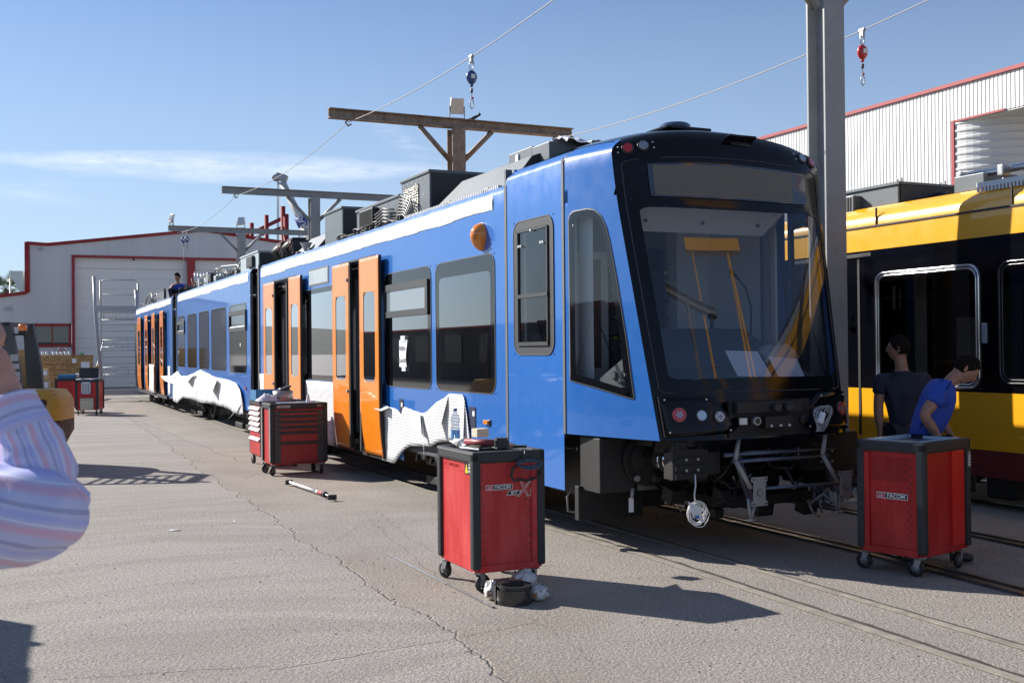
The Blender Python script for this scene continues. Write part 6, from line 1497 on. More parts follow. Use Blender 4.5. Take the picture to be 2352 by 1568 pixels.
# ------------------------------------------------------------------ loose things on the ground
p = G(1180, 1383); b = MB(Matrix.Translation((p.x, p.y, 0))); b.use(mat('black_rubber_roll', (.035, .033, .03), .55, var=.2))
sp_ = []
for k in range(90): t = k / 90 * 5.2 * math.pi; sp_.append((t, .078 + .0095 * t / math.pi))
P = []
for t, r_ in sp_: 
    for (dr, z) in ((0, 0), (.0085, 0), (.0085, .125), (0, .125)): P.append(((r_ + dr) * math.cos(t), (r_ + dr) * math.sin(t), z))
b.add(P, [(4 * i + k, 4 * i + 4 + k, 4 * i + 4 + (k + 1) % 4, 4 * i + (k + 1) % 4) for i in range(len(sp_) - 1) for k in range(4)], False)
b.use(mat('film_wrap', (.025, .025, .025), .2, coat=.6, bumpn=.5, bscale=30)).lathe([(.129, .002), (.131, .06), (.129, .10)], (0, 0, 0), 28)
thing1(b, 'rubber_strip_roll', 'coiled roll of black rubber strip wrapped in film on the ground before the front chest', 'roll')
def bag(cx, cy, sx, sy, sz, rot, seed, label, m=None):
    b = MB(Matrix.Translation((cx, cy, 0)) @ Matrix.Rotation(rot, 4, 'Z')); b.use(m or mat('white_plastic_pack', (.66, .63, .62), .3, coat=.2)); b.smooth = False
    b.grid(lambda a, e: (sx * math.cos(a) * math.sin(e) * (1 + .3 * noise.noise((a, e * 2, seed)) + .22 * noise.noise((a * 5, e * 7, seed))), sy * math.sin(a) * math.sin(e) * (1 + .3 * noise.noise((a * 2, e, seed)) + .22 * noise.noise((a * 6, e * 6, seed))), sz * (1 + math.cos(e)) / 2 * (1 + .35 * noise.noise((a * 2.5, e * 5, seed)) + .2 * noise.noise((a * 7, e * 9, seed)))), lin(0, 2 * math.pi, 30), lin(0, math.pi, 18)); b.use(mat('brown_label', (.35, .17, .09), .5)).box((-sx * .6, -sy * .8, sz * .45), (sx * .8, .01, sz * .35), Euler((-.25, 0, -.3)))
    return thing1(b, 'plastic_package', label, 'package', 'crumpled packages beside the rubber roll')
p = G(1128, 1380); bag(p.x, p.y + .05, .045, .07, .12, .3, 1, 'crumpled white plastic package leaning left of the black rubber roll')
p = G(1238, 1380); bag(p.x, p.y + .02, .065, .05, .10, 0, 4, 'crumpled white and brown plastic package right of the black rubber roll')
p = G(1205, 1362); bag(p.x, p.y + .12, .09, .06, .14, 0, 7, 'taller pale plastic package under the front chest behind the rubber roll')
p0, p1 = G(664, 1115), G(762, 1150); d = (p1 - p0).normalized(); s_ = Vector((-d.y, d.x, 0))
pr = empty('telescopic_prop', p0, math.atan2(d.y, d.x), 'telescopic clamping prop with black feet lying on the ground before the drawer chests', 'prop'); L = (p1 - p0).length
b = MB(); b.use(ALU).cyl((.04, 0, .05), (L * .72, 0, .05), .016); b.cyl((L * .70, 0, .05), (L, 0, .05), .011); b.build('tube', None, pr)
b = MB(); b.use(REDT).cyl((L * .72, 0, .05), (L * .84, 0, .05), .022); b.use(WHITEF).cyl((L * .67, 0, .05), (L * .71, 0, .05), .018); b.use(BLACKP).cyl((L * .85, 0, .05), (L * .87, 0, .05), .034); b.build('clamp_sleeve', None, pr)
for x, a in ((0, .2), (L + .02, -.2)): b = MB(); b.use(BLACKP).box((x, 0, .045), (.03, .10, .06), Euler((0, 0, a)), .008); b.build('rubber_foot', None, pr)
p0, p1 = G(888, 1272), G(1133, 1396); d = p1 - p0; b = MB(Matrix.Translation(p0) @ Matrix.Rotation(math.atan2(d.y, d.x), 4, 'Z')); b.use(mat('flat_bar', (.36, .37, .38), .4, metal=.6)).bx((0, -.011, .004), (d.length * .62, .011, .008)).bx((d.length * .60, -.010, .0085), (d.length, .012, .012)); thing1(b, 'flat_metal_strip', 'long thin metal strip lying on the ground left of the front tool chest', 'metal strip')
b = MB(); b.use(PAPER)
for i, (x, y, s_) in enumerate(((410, 1178, .05), (533, 1197, .03), (628, 1210, .04), (413, 1050 - 132, .10), (1850, 1338 - 60, .03))):
    pass
for (x, y, s_, lb) in ((412, 1216, .10, 'scrap of white paper on the concrete near the forklift shadow'), (533, 1198, .04, 'tiny white scrap on the open concrete in front of the forklift shadow'), (635, 1262, .05, 'small white scrap on the rippled concrete in the middle of the yard')):
    p = G(x, y); b = MB(Matrix.Translation(p) @ Matrix.Rotation(x, 4, 'Z')); b.use(PAPER).add([(0, 0, .006), (s_, .01, .012), (s_ * .9, s_ * .5, .006), (.01, s_ * .6, .015)], [(0, 1, 2, 3)], False); thing1(b, 'paper_scrap', lb, 'litter', 'litter on the concrete')
random.seed(77); PEB = mat('pebble', (.12, .10, .085), .9, var=.5, vscale=20)
b = MB(); b.use(PEB)
for k in range(900):
    u = random.uniform(4.5, 26); x = random.uniform(-.5, .48) * u * 1.05; s_ = random.uniform(.002, .008)
    b.box((x, u, s_ * .3), (s_ * random.uniform(.8, 1.8), s_, s_ * .7), Euler((0, 0, random.random() * 3)))
tag(b.build('grit', weld=False), kind='stuff')
# coil of white cable hanging under the coupler
cc = empty('cable_coil', nearer(TW(.60, .25, .55)), TH, 'hank of thin white cable in a plastic bag hanging below the left buffer', 'cable coil')
cc.scale = ONE
b = MB(); b.use(mat('white_cable', (.62, .63, .65), .4))
b.tube([(0, 0, .0), (.005, 0, -.10), (-.01, 0, -.19), (.0, 0, -.25)], .007, 6); random.seed(2)
for k in range(9):
    r_ = .095 + random.uniform(-.02, .015); cx = .02 + random.uniform(-.02, .02); cz = -.36 + random.uniform(-.015, .015)
    b.tube([(cx + r_ * math.cos(t), random.uniform(-.02, .02), cz + r_ * math.sin(t) * 1.05) for t in lin(0, 2 * math.pi, 22)[:-1]], .0042, 5, True)
b.build('coil', None, cc)
b = MB(); b.use(mat('clear_bag', (.72, .73, .76), .25, coat=.6)).grid(lambda s, t: (-.10 + .13 * s + .05 * t, -.03 + .015 * noise.noise((s * 6, t * 6, 1)), -.24 - .15 * t - .06 * s + .01 * noise.noise((s * 5, t * 5, 8))), lin(0, 1, 8), lin(0, 1, 8), smooth=False); b.use(BLUE).bx((-.03, -.045, -.40), (.01, -.04, -.375)); b.build('bag', None, cc)

# ================================================================== CRATES
def osbfn(t, p, oc):
    v = t.new('ShaderNodeTexVoronoi', {'Vector': t.scale(oc, (3, 3, 9)), 'Scale': 3.2}).outputs[1]
    n = t.new('ShaderNodeSeparateColor', {0: v}).outputs[0]; t.l.new(t.mix(n, (.22, .13, .055), (.48, .31, .14)), p.inputs['Base Color'])
OSB = mat('osb_board', (.35, .22, .1), .85, fn=osbfn)
cr1 = empty('wooden_crate', (-20.5, 50.6, 0), TH * .9, 'big chipboard shipping crate with white paper label below the hall window', 'crate')
b = MB(); b.use(OSB).bx((-1.35, -.6, .12), (1.3, .6, 1.62)).bx((-1.38, -.63, 1.6), (1.33, .63, 1.66)); b.build('box', None, cr1)
b = MB(); b.use(WOOD)
for x in (-1.2, 0, 1.1): b.bx((x - .06, -.62, 0), (x + .06, .62, .12))
b.build('skid', None, cr1)
b = MB(); b.use(PAPER).bx((.4, -.612, 1.3), (.58, -.603, 1.5)); b.build('label_sheet', None, cr1); b = MB(); b.use(PAPER).bx((.78, -.612, .98), (1.14, -.603, 1.35)); b.use(mat('green_tag', (.1, .6, .1), .5)).bx((.9, -.616, .98), (1.05, -.611, 1.06)); b.build('label_sheet', None, cr1)
b = MB(); b.use(REDT).bx((-.9, -.612, 1.25), (.7, -.603, 1.27)).bx((-.8, -.612, 1.0), (.4, -.603, 1.015)); b.build('red_marking', None, cr1)
b = MB(Matrix.Translation((-22.8, 51.2, 0)) @ Matrix.Rotation(TH * .9, 4, 'Z')); b.use(mat('tan_crate', (.36, .24, .12), .85)).bx((-1, -.5, 0), (.55, .5, 1.9)).bx((-1.03, -.53, 1.86), (.58, .53, 1.93)); thing1(b, 'wooden_crate', 'tall tan plywood crate behind the forklift pillar, beside the chipboard crate', 'crate')
for k, (x, z0, h, w) in enumerate(((-20.55, 0.0, .58, .78), (-20.6, .60, .46, .74))):
    b = MB(Matrix.Translation((x, 48.4, z0)) @ Matrix.Rotation(.3 + .1 * k, 4, 'Z')); b.use(CARD).box((0, 0, h / 2), (w, .6, h), None, .01); b.use(PAPER).bx((-.28, -.305, h * .3), (-.1, -.3, h * .8)).bx((.05, -.306, h * .45), (.3, -.3, h * .85)); thing1(b, 'cardboard_box', 'cardboard box with white labels, %s of two in front of the chipboard crate' % ('lower' if k == 0 else 'upper'), 'box', 'stacked cardboard boxes')
for k in range(10):
    x = -21.55 + k * .155 + (.1 if k > 4 else 0); b = MB(Matrix.Translation((x, 50.1 + .4 * (x + 20.5), 1.66))); b.use(WHITEF).lathe([(.04, 0), (.058, .16), (.052, .16)], (0, 0, 0), 10); o = thing1(b, 'plastic_cup', 'white cup in the row standing on top of the chipboard crate', 'cup', 'white cups on the crate')

# ================================================================== MOBILE LADDER PLATFORM
LALU = mat('ladder_aluminium', (.38, .39, .40), .45, metal=.3)
ld = empty('mobile_platform_ladder', (-14.75, 41.3, 0), R(12), 'tall aluminium mobile platform ladder with handrails beside the rear tram section', 'ladder')
def rails(name, pts, r=.036, m=LALU): b = MB(); b.use(m).tube(pts, r, 8); return b.build(name, None, ld)
xl, xr = -.50, .95
rails('stringer', [(xl + .22, -1.4, .25), (xl - .26, .3, 3.4), (xl - .32, .45, 4.6)], .06); rails('stringer', [(xr + .18, -1.4, .25), (xr - .22, .3, 3.4), (xr - .26, .35, 4.1)], .06)
rails('back_post', [(xl - .18, 1.3, .3), (xl - .20, 1.2, 4.5)]); rails('back_post', [(xr - .28, 1.3, .3), (xr - .28, 1.2, 4.4)])
rails('guard_rail', [(xl - .2, 1.2, 3.4), (xl - .2, 1.2, 4.4), (xl - .12, 1.2, 4.52), (xr - .40, 1.2, 4.52), (xr - .28, 1.2, 4.4), (xr - .28, 1.2, 3.4)], .026); rails('guard_rail', [(xl - .2, 1.2, 3.95), (xr - .28, 1.2, 3.95)], .024)
b = MB(); b.use(LALU).box(((xl + xr) / 2 - .24, .75, 3.36), (1.42, 1.1, .08)).box(((xl + xr) / 2 - .24, .2, 3.40), (1.5, .06, .18)); b.build('platform', None, ld)
for k in range(13):
    t = (k + .6) / 13; z = .25 + 3.1 * t; y = -1.4 + 1.7 * t; xo = .22 - .48 * t; b = MB(); b.use(LALU).box(((xl + xr) / 2 + xo - .02, y, z), (1.38, .16, .03)); b.build('step', None, ld)
for z in (.9, 1.95, 3.0):
    b = MB(); b.use(LALU).cyl((xl - .18, 1.3, z), (xr - .28, 1.3, z), .022).cyl((xl - .18, 1.3, z + .28), (xr - .28, 1.3, z + .28), .018)
    for k in range(6): a = xl - .1 + k * .22; b.cyl((a, 1.3, z), (a + (.11 if k % 2 else -.0), 1.3, z + .28), .014, n=6)
    b.build('cross_frame', None, ld)
b = MB(); b.use(LALU).bx((-.95, -1.5, .22), (1.5, -1.38, .36)).bx((-.9, 1.25, .22), (1.3, 1.35, .34)).bx((-.75, -1.4, .24), (-.65, 1.3, .32)).bx((1.05, -1.4, .24), (1.15, 1.3, .32)).cyl((-.7, -1.4, .3), (-.6, 1.2, 2.2), .02).cyl((1.1, -1.4, .3), (.75, 1.2, 2.0), .02); b.build('base_frame', None, ld)
for x, y in ((-.85, -1.45), (1.4, -1.45), (-.8, 1.3), (1.2, 1.3)): b = MB(); b.use(WHEELM).cyl((x - .03, y, .11), (x + .03, y, .11), .11, n=16); b.use(ZINC).bx((x - .045, y - .03, .1), (x + .045, y + .03, .24)); b.build('castor', None, ld)
b = MB(); b.use(CARD).box((xl - .0, -.9, 1.12), (.18, .12, .34), None, .04); b.build('tool_pouch', None, ld); b = MB(); b.use(WHITEF).box((xr - .25, 1.26, 2.3), (.26, .02, .12)); b.build('rating_plate', None, ld)

# ================================================================== FORKLIFT
fk = empty('forklift', (-7.95, 17.0, 0), R(4), 'worn yellow forklift with dark overhead guard and orange beacon, partly hidden by the arm', 'forklift')
def wornfn(t, p, oc):
    n = t.noise(oc, 6, 7, .72); n2 = t.noise(t.scale(oc, (1, 1, 2)), 2.5, 5, .6)
    c = t.mix(t.ramp(n2, .35, .65), (.42, .24, .03), (.55, .34, .04)); t.l.new(t.mix(t.ramp(n, .60, .68), c, (.05, .04, .03)), p.inputs['Base Color'])
WORN = mat('worn_yellow_paint', (.5, .3, .03), .5, fn=wornfn)
b = MB(); b.use(WORN); b.smooth = True      # rounded counterweight with a handhold recess
def cwt(a, z): # plan: half superellipse, top rounded
    k = 1 - .10 * max(0, (z - .95) / .22) ** 2; rx = 1.14 * k; ry = .60 * k; e = .42
    return (-.02 + rx * abs(math.cos(a)) ** e * (1 if math.cos(a) > 0 else -1), ry * abs(math.sin(a)) ** e * (1 if math.sin(a) > 0 else -1), z)
b.grid(cwt, lin(-math.pi / 2, math.pi / 2, 26), [.72, .85, 1.0, 1.08, 1.13, 1.16]); P = [cwt(a, 1.16) for a in lin(-math.pi / 2, math.pi / 2, 26)]; b.add([(x, y, z + .012) for x, y, z in P] + [(-.4, 0, 1.19)], [(i, i + 1, len(P)) for i in range(len(P) - 1)]); b.grid(lambda t, k: tuple(Vector(P[int(t)]) + Vector((0, 0, .012 * k))), list(range(len(P))), [0, 1])
b.build('counterweight', None, fk)
b = MB(); b.use(mat('recess_dark', (.03, .02, .01), .7)).box((.82, -.53, .98), (.30, .14, .17), Euler((0, .2, .35)), .05); b.build('handhold', None, fk)
b = MB(); b.use(mat('worn_dark_bumper', (.05, .035, .025), .7, var=.5, vscale=8, dirt=.5, dirtcol=(.3, .15, .03)))
b.grid(lambda a, z: (lambda p: (p[0] * (1 - .15 * max(0, (.55 - z) / .3)) + .0, p[1], z))(cwt(a, .8)), lin(-math.pi / 2, math.pi / 2, 26), [.30, .40, .55, .72]); b.build('rear_bumper', None, fk)
b = MB(); b.use(MATS['dark_underframe']).bx((-1.5, -.5, .25), (.9, .5, .8)); b.use(WORN).bx((-1.6, -.52, .5), (-.1, .52, 1.15), .03); b.build('chassis', None, fk)
b = MB(); b.use(mat('green_seat_cover', (.02, .10, .08), .6)).bx((-.6, -.35, 1.17), (.35, .35, 1.24), .02).box((-.15, 0, 1.5), (.14, .5, .6), Euler((0, -.15, 0)), .05); b.build('seat', None, fk)
for x, y, r_ in ((.55, -.42, .24), (.55, .42, .24), (-1.2, -.5, .32), (-1.2, .5, .32)):
    b = MB(); b.use(WHEELM).lathe([(.1, -.1), (r_ * .7, -.1), (r_, -.08), (r_, .08), (r_ * .7, .1), (.1, .1)], (x, y, r_), 24, 'Y'); b.use(WORN).cyl((x, y - .09, r_), (x, y + .09, r_), r_ * .5); b.build('wheel', None, fk)
GUARD = mat('guard_steel', (.07, .075, .078), .5, var=.15)
for y in (-.45, .45):
    b = MB(); b.use(GUARD).prism([(.36, 1.18), (.60, 1.18), (.58, 1.45), (.45, 2.19), (.30, 2.19)], (0, y - .04, 0), (1, 0, 0), (0, 0, 1), (0, 1, 0), .08); o = b.build('guard_pillar', None, fk)
    if y < 0: s_ = MB(); s_.use(mat('faded_sticker', (.42, .42, .45), .6)).bx((.44, y - .045, 1.62), (.56, y - .041, 1.72)).bx((.47, y - .045, 1.50), (.57, y - .041, 1.58)).bx((.47, y - .045, 1.33), (.58, y - .041, 1.46)).bx((.25, y - .045, 1.5), (.36, y - .041, 1.55)); s_.build('sticker', None, o)
    b = MB(); b.use(GUARD).cyl((-1.15, y, .9), (-.95, y, 2.15), .035); b.build('guard_pillar', None, fk)
b = MB(); b.use(GUARD).bx((-1.05, -.5, 2.15), (.42, -.42, 2.20)).bx((-1.05, .42, 2.15), (.42, .5, 2.20)).bx((.34, -.5, 2.15), (.42, .5, 2.2))
for k in range(8): b.bx((-1.0 + k * .18, -.45, 2.165), (-.96 + k * .18, .45, 2.19))
b.build('overhead_guard', None, fk)
b = MB(); b.use(BLACKP).bx((.42, -.45, 2.0), (.66, -.41, 2.03)).cyl((.6, -.43, 2.02), (.6, -.43, 2.08), .06, n=16); b.build('beacon_arm', None, fk)
b = MB(); b.use(mat('beacon_orange', (.85, .2, .01), .25, coat=.8)).lathe([(.062, 0), (.062, .07), (.045, .10), (0, .105)], (.6, -.43, 2.07), 18); b.build('beacon', None, fk)
b = MB(); b.use(GUARD).bx((-1.72, -.4, .1), (-1.6, -.3, 2.3)).bx((-1.72, .3, .1), (-1.6, .4, 2.3)).bx((-1.7, -.3, 1.2), (-1.64, .3, 1.3)); b.build('mast', None, fk)
for y in (-.25, .2): b = MB(); b.use(DKGREY).bx((-2.8, y, .06), (-1.72, y + .1, .10)).bx((-1.76, y, .06), (-1.72, y + .1, .6)); b.build('fork', None, fk)
# ================================================================== PEOPLE
def skinmesh(name, V, E, m, parent, sub=2, smooth=True, flat=None):
    """V: list of (pos, radius or (rx, ry)); one continuous skinned surface"""
    me = bpy.data.meshes.new(name); me.from_pydata([tuple(v[0]) for v in V], E, []); o = bpy.data.objects.new(name, me); col.objects.link(o)
    md = o.modifiers.new('skin', 'SKIN'); md.use_smooth_shade = True; md.branch_smoothing = .3
    for i, d in enumerate(me.skin_vertices[0].data):
        r = V[i][1]; d.radius = r if isinstance(r, tuple) else (r, r); d.use_root = (i == 0)
    s_ = o.modifiers.new('sub', 'SUBSURF'); s_.levels = sub; s_.render_levels = sub
    evalmesh(o); o.data.materials.clear(); o.data.materials.append(m)
    for p in o.data.polygons: p.use_smooth = True
    if parent: o.parent = parent
    return o
def hand(V, E, wrist_i, W_, F_, S_, U_, k=1.0, curl=.5, spread=1.0):
    """adds palm, four fingers and thumb. W_ wrist point, F_ forward, S_ thumb side, U_ back of the hand"""
    F_, S_, U_ = F_.normalized(), S_.normalized(), U_.normalized()
    def add(p, r, a): V.append((p, r)); E.append((a, len(V) - 1)); return len(V) - 1
    pm = add(W_ + F_ * .045 * k, (.030 * k, .016 * k), wrist_i)
    for j, (sx, L) in enumerate(((.028, .072), (.0095, .080), (-.0095, .074), (-.027, .060))):
        b0 = add(W_ + F_ * .085 * k + S_ * sx * k * spread, .0095 * k, pm); d = F_.copy(); p = W_ + F_ * .085 * k + S_ * sx * k * spread; prev = b0
        for q, f in enumerate((.45, .32, .23)):
            c = curl * (q + .6) * (1 + .12 * (j - 1.5)); d = (F_ * math.cos(c) - U_ * math.sin(c)).normalized(); p = p + d * L * k * f; prev = add(p, (.0088 - .001 * q) * k, prev)
    t0 = add(W_ + F_ * .028 * k + S_ * .032 * k - U_ * .004, .012 * k, pm); t1 = add(W_ + F_ * .055 * k + S_ * .052 * k - U_ * .012 * k, .0098 * k, t0); add(W_ + F_ * .080 * k + S_ * .056 * k - U_ * .024 * k, .0085 * k, t1)
def headmesh(parent, c, fwd, upv, m=SKIN, s=1.0, glasses=False, ears=True, hairlen=.5, beard=False):
    f = fwd.normalized(); u = (upv - f * upv.dot(f)).normalized(); r_ = f.cross(u)
    M = Matrix(((r_.x, f.x, u.x, c.x), (r_.y, f.y, u.y, c.y), (r_.z, f.z, u.z, c.z), (0, 0, 0, 1)))
    def H(a, e, g=0):      # a azimuth (0 = face), e polar
        x = math.sin(a) * math.sin(e); y = math.cos(a) * math.sin(e); z = math.cos(e)
        w = .076; d = .098; h = .118
        jaw = max(0, -z); w *= 1 - .28 * jaw ** 1.5; d *= 1 - (.12 * jaw if y > 0 else .35 * jaw)
        p = Vector((x * w, y * d, z * h + (-.004 if y > .3 else 0)))
        if y > 0:
            cx = abs(x)
            n = math.exp(-(cx / .16) ** 2)
            p.y += n * .017 * math.exp(-((z + .16) / .16) ** 2) + n * .009 * math.exp(-((z + .02) / .14) ** 2)      # nose
            p.y += .007 * math.exp(-((z - .14) / .08) ** 2) * math.exp(-(cx / .6) ** 2)                                # brow
            p.y -= .009 * math.exp(-((z - .0) / .09) ** 2) * math.exp(-((cx - .38) / .16) ** 2)                         # eye sockets
            p.y += .006 * math.exp(-((z + .48) / .06) ** 2) * math.exp(-(cx / .3) ** 2) + .005 * math.exp(-((z + .38) / .04) ** 2) * math.exp(-(cx / .3) ** 2)   # lips
            p.y += .010 * math.exp(-((z + .78) / .16) ** 2) * math.exp(-(cx / .35) ** 2)                                # chin
        return p * (1 + g) * s
    b = MB(M); b.use(m); b.smooth = True
    b.grid(lambda a, e: H(a, e), lin(0, 2 * math.pi, 40), lin(0.001, math.pi - .001, 30))
    if ears:
        for sg in (-1, 1): b.grid(lambda a, e: Vector((sg * (.073 + .010 * math.sin(e) * (1 - .5 * math.cos(a))), -.008 + .016 * math.cos(a) * math.sin(e) - .004, -.005 + .032 * math.cos(e))) * s, lin(0, 2 * math.pi, 12), lin(0.001, math.pi - .001, 8))
    hd = b
    h = MB(M); h.use(HAIR); h.smooth = True
    def hair(a, t):
        ca = math.cos(a); lim = 1.12 if ca > .55 else (1.45 if ca > -.1 else 1.95 + .1 * hairlen); lim = 1.12 + (lim - 1.12) if ca > .55 else lim
        k = max(0, min(1, (.75 - ca) / .9)); lim = 1.02 + k * 1.0
        e = t * lim; g = .09 * hairlen + .05 + .10 * noise.noise((math.sin(a) * 5 + 2, ca * 5, e * 6)) + .05 * noise.noise((math.sin(a) * 14, ca * 14, e * 14)); g *= min(1, (1 - t) * 5 + .15); return H(a, e + .001, g)
    h.grid(hair, lin(0, 2 * math.pi, 72), lin(0, 1, 32))
    if glasses:
        g_ = MB(M); g_.use(BLACKP)
        for sg in (-1, 1): g_.tube([(sg * .032 + .024 * math.cos(t), .100, .0 + .018 * math.sin(t)) for t in lin(0, 2 * math.pi, 14)[:-1]], .002, 5, True); g_.tube([(sg * .056, .098, .004), (sg * .078, .06, .006), (sg * .080, -.01, .004)], .002, 5)
        g_.cyl((-.01, .101, .0), (.01, .101, 0), .002, n=5)
        return hd, h, g_
    return hd, h, None
def join_into(o, mb):     # add loose geometry to an existing mesh so that the body stays one mesh
    me = o.data; bm = bmesh.new(); bm.from_mesh(me)
    vs = [bm.verts.new(v) for v in mb.v]; bm.verts.ensure_lookup_table()
    for f in mb.f:
        try: nf = bm.faces.new([vs[i] for i in f]); nf.smooth = True
        except ValueError: pass
    bmesh.ops.remove_doubles(bm, verts=bm.verts, dist=1e-5); bmesh.ops.recalc_face_normals(bm, faces=bm.faces); bm.to_mesh(me); bm.free()
def person(label, loc, J, shirt, trousers, headc, headf, headu=Vector((0, 0, 1)), sleeve=.5, glasses=False, hair=.5, hands=None, group=None, shirtr=1.0):
    """J: joints as world vectors: hip, waist, chest, neck, shL/elL/wrL, shR/elR/wrR, hpL/knL/anL/toL, hpR..."""
    root = empty('person', loc, 0, label, 'person'); O_ = Vector(loc)
    j = {k: Vector(v) - O_ for k, v in J.items()}; hc = Vector(headc) - O_
    V = []; E = []; ix = {}
    def add(n, p, r, a=None):
        V.append((p, r)); ix[n] = len(V) - 1
        if a is not None: E.append((ix[a], ix[n]))
    add('hip', j['hip'], (.12, .085)); add('waist', j['waist'], (.11, .08), 'hip'); add('chest', j['chest'], (.105, .07), 'waist'); add('neck0', j['neck'], (.058, .056), 'chest'); add('neck1', j['neck'].lerp(hc, .55), .062, 'neck0'); add('skull', hc, .055, 'neck1')
    for s_ in 'LR':
        add('sh' + s_, j['sh' + s_], .037, 'chest'); add('ua' + s_, j['sh' + s_].lerp(j['el' + s_], .5), .056, 'sh' + s_); add('el' + s_, j['el' + s_], .046, 'ua' + s_); add('fa' + s_, j['el' + s_].lerp(j['wr' + s_], .35), .049, 'el' + s_); add('wr' + s_, j['wr' + s_], (.030, .024), 'fa' + s_)
        add('hp' + s_, j['hp' + s_], .095, 'hip'); add('th' + s_, j['hp' + s_].lerp(j['kn' + s_], .4), .082, 'hp' + s_); add('kn' + s_, j['kn' + s_], .058, 'th' + s_); add('ca' + s_, j['kn' + s_].lerp(j['an' + s_], .35), .056, 'kn' + s_); add('an' + s_, j['an' + s_], .038, 'ca' + s_); add('to' + s_, j['to' + s_], (.042, .028), 'an' + s_)
    for s_ in 'LR':
        F_, S_, U_ = hands[s_] if hands else (j['wr' + s_] - j['el' + s_], Vector((0, -1, 0)), Vector((1, 0, 0)))
        hand(V, E, ix['wr' + s_], j['wr' + s_], F_, S_, U_, 1.0, .35)
    body_ = skinmesh('body', V, E, SKIN, root)
    hd, h, g_ = headmesh(root, hc, headf, headu, glasses=glasses, hairlen=hair); join_into(body_, hd); h.build('hair', None, root)
    if g_: g_.build('glasses', None, root)
    # shirt
    V = []; E = []; ix = {}
    k = shirtr
    add('waist', j['waist'], (.158 * k, .120 * k)); add('hem', j['waist'].lerp(j['hip'], .85), (.165 * k, .130 * k), 'waist'); add('chest', j['chest'], (.178 * k, .128 * k), 'waist'); add('neck0', j['chest'].lerp(j['neck'], .66), (.125, .10), 'chest'); add('collar', j['chest'].lerp(j['neck'], 1.0), (.078, .074), 'neck0')
    for s_ in 'LR':
        add('sh' + s_, j['sh' + s_], .098, 'chest'); add('m' + s_, j['sh' + s_].lerp(j['el' + s_], .35), .082, 'sh' + s_); add('cu' + s_, j['sh' + s_].lerp(j['el' + s_], sleeve + .12), .076, 'm' + s_)
    so = skinmesh('shirt', V, E, shirt, root)
    # soft folds
    for v in so.data.vertices:
        n = noise.noise(v.co * 9) * .012 + noise.noise(v.co * 22) * .004; v.co += v.normal * n
    V = []; E = []; ix = {}
    add('hip', j['hip'] + Vector((0, 0, .02)), (.158, .122)); 
    for s_ in 'LR': add('hp' + s_, j['hp' + s_], .112, 'hip'); add('th' + s_, j['hp' + s_].lerp(j['kn' + s_], .4), .098, 'hp' + s_); add('kn' + s_, j['kn' + s_], .076, 'th' + s_); add('ca' + s_, j['kn' + s_].lerp(j['an' + s_], .5), .068, 'kn' + s_); add('an' + s_, j['an' + s_] + Vector((0, 0, .02)), .062, 'ca' + s_)
    to = skinmesh('trousers', V, E, trousers, root)
    for v in to.data.vertices: v.co += v.normal * noise.noise(v.co * 10) * .010
    for s_ in 'LR':
        a, t_ = j['an' + s_], j['to' + s_]; d = (t_ - a); d.z = 0; d.normalize()
        V = [(Vector((a.x, a.y, .045)) - d * .05, (.042, .042)), (Vector((a.x, a.y, .05)) + d * .06, (.048, .046)), (Vector((a.x, a.y, .038)) + d * .17, (.045, .034)), (Vector((a.x, a.y, .07)), (.045, .045))]
        skinmesh('shoe', V, [(0, 1), (1, 2), (0, 3)], BLACKP, root)
    return root
NAVYT = mat('navy_tshirt', (.022, .024, .045), .9, bumpn=.2, bscale=60); ROYAL = mat('royal_blue_tshirt', (.025, .07, .38), .85, bumpn=.2, bscale=60); NAVYP = mat('dark_work_trousers', (.014, .018, .035), .9)
def P_(x, y, Y): return AT(x, y, Y)
# man 1: back towards us, head turned left
Y = 10.25; c = P_(2072, 850, Y)
def off_(dx, dy, z): return Vector((c.x + dx, c.y + dy, z))
J1 = dict(hip=off_(.02, 0, .96), waist=off_(.02, 0, 1.14), chest=off_(.01, 0, 1.36), neck=off_(0, 0, 1.50),
          shL=off_(-.185, .02, 1.42), elL=off_(-.225, .0, 1.16), wrL=off_(-.22, -.03, .93), shR=off_(.20, .0, 1.42), elR=off_(.27, -.02, 1.15), wrR=off_(.26, -.10, .92),
          hpL=off_(-.09, 0, .92), knL=off_(-.11, .02, .50), anL=off_(-.13, -.01, .08), toL=off_(-.16, .13, .04), hpR=off_(.11, 0, .92), knR=off_(.12, .02, .50), anR=off_(.13, -.02, .08), toR=off_(.15, .13, .04))
person('man in a navy t-shirt and glasses seen from behind beside the tram nose', (c.x, c.y, 0), J1, NAVYT, NAVYP, off_(-.025, .015, 1.695), Vector((-.85, .5, -.02)), glasses=True, hair=.6,
       hands={'L': (Vector((0, -.02, -1)), Vector((0, 1, 0)), Vector((-1, 0, 0))), 'R': (Vector((0, -.05, -1)), Vector((0, 1, 0)), Vector((1, 0, 0)))})
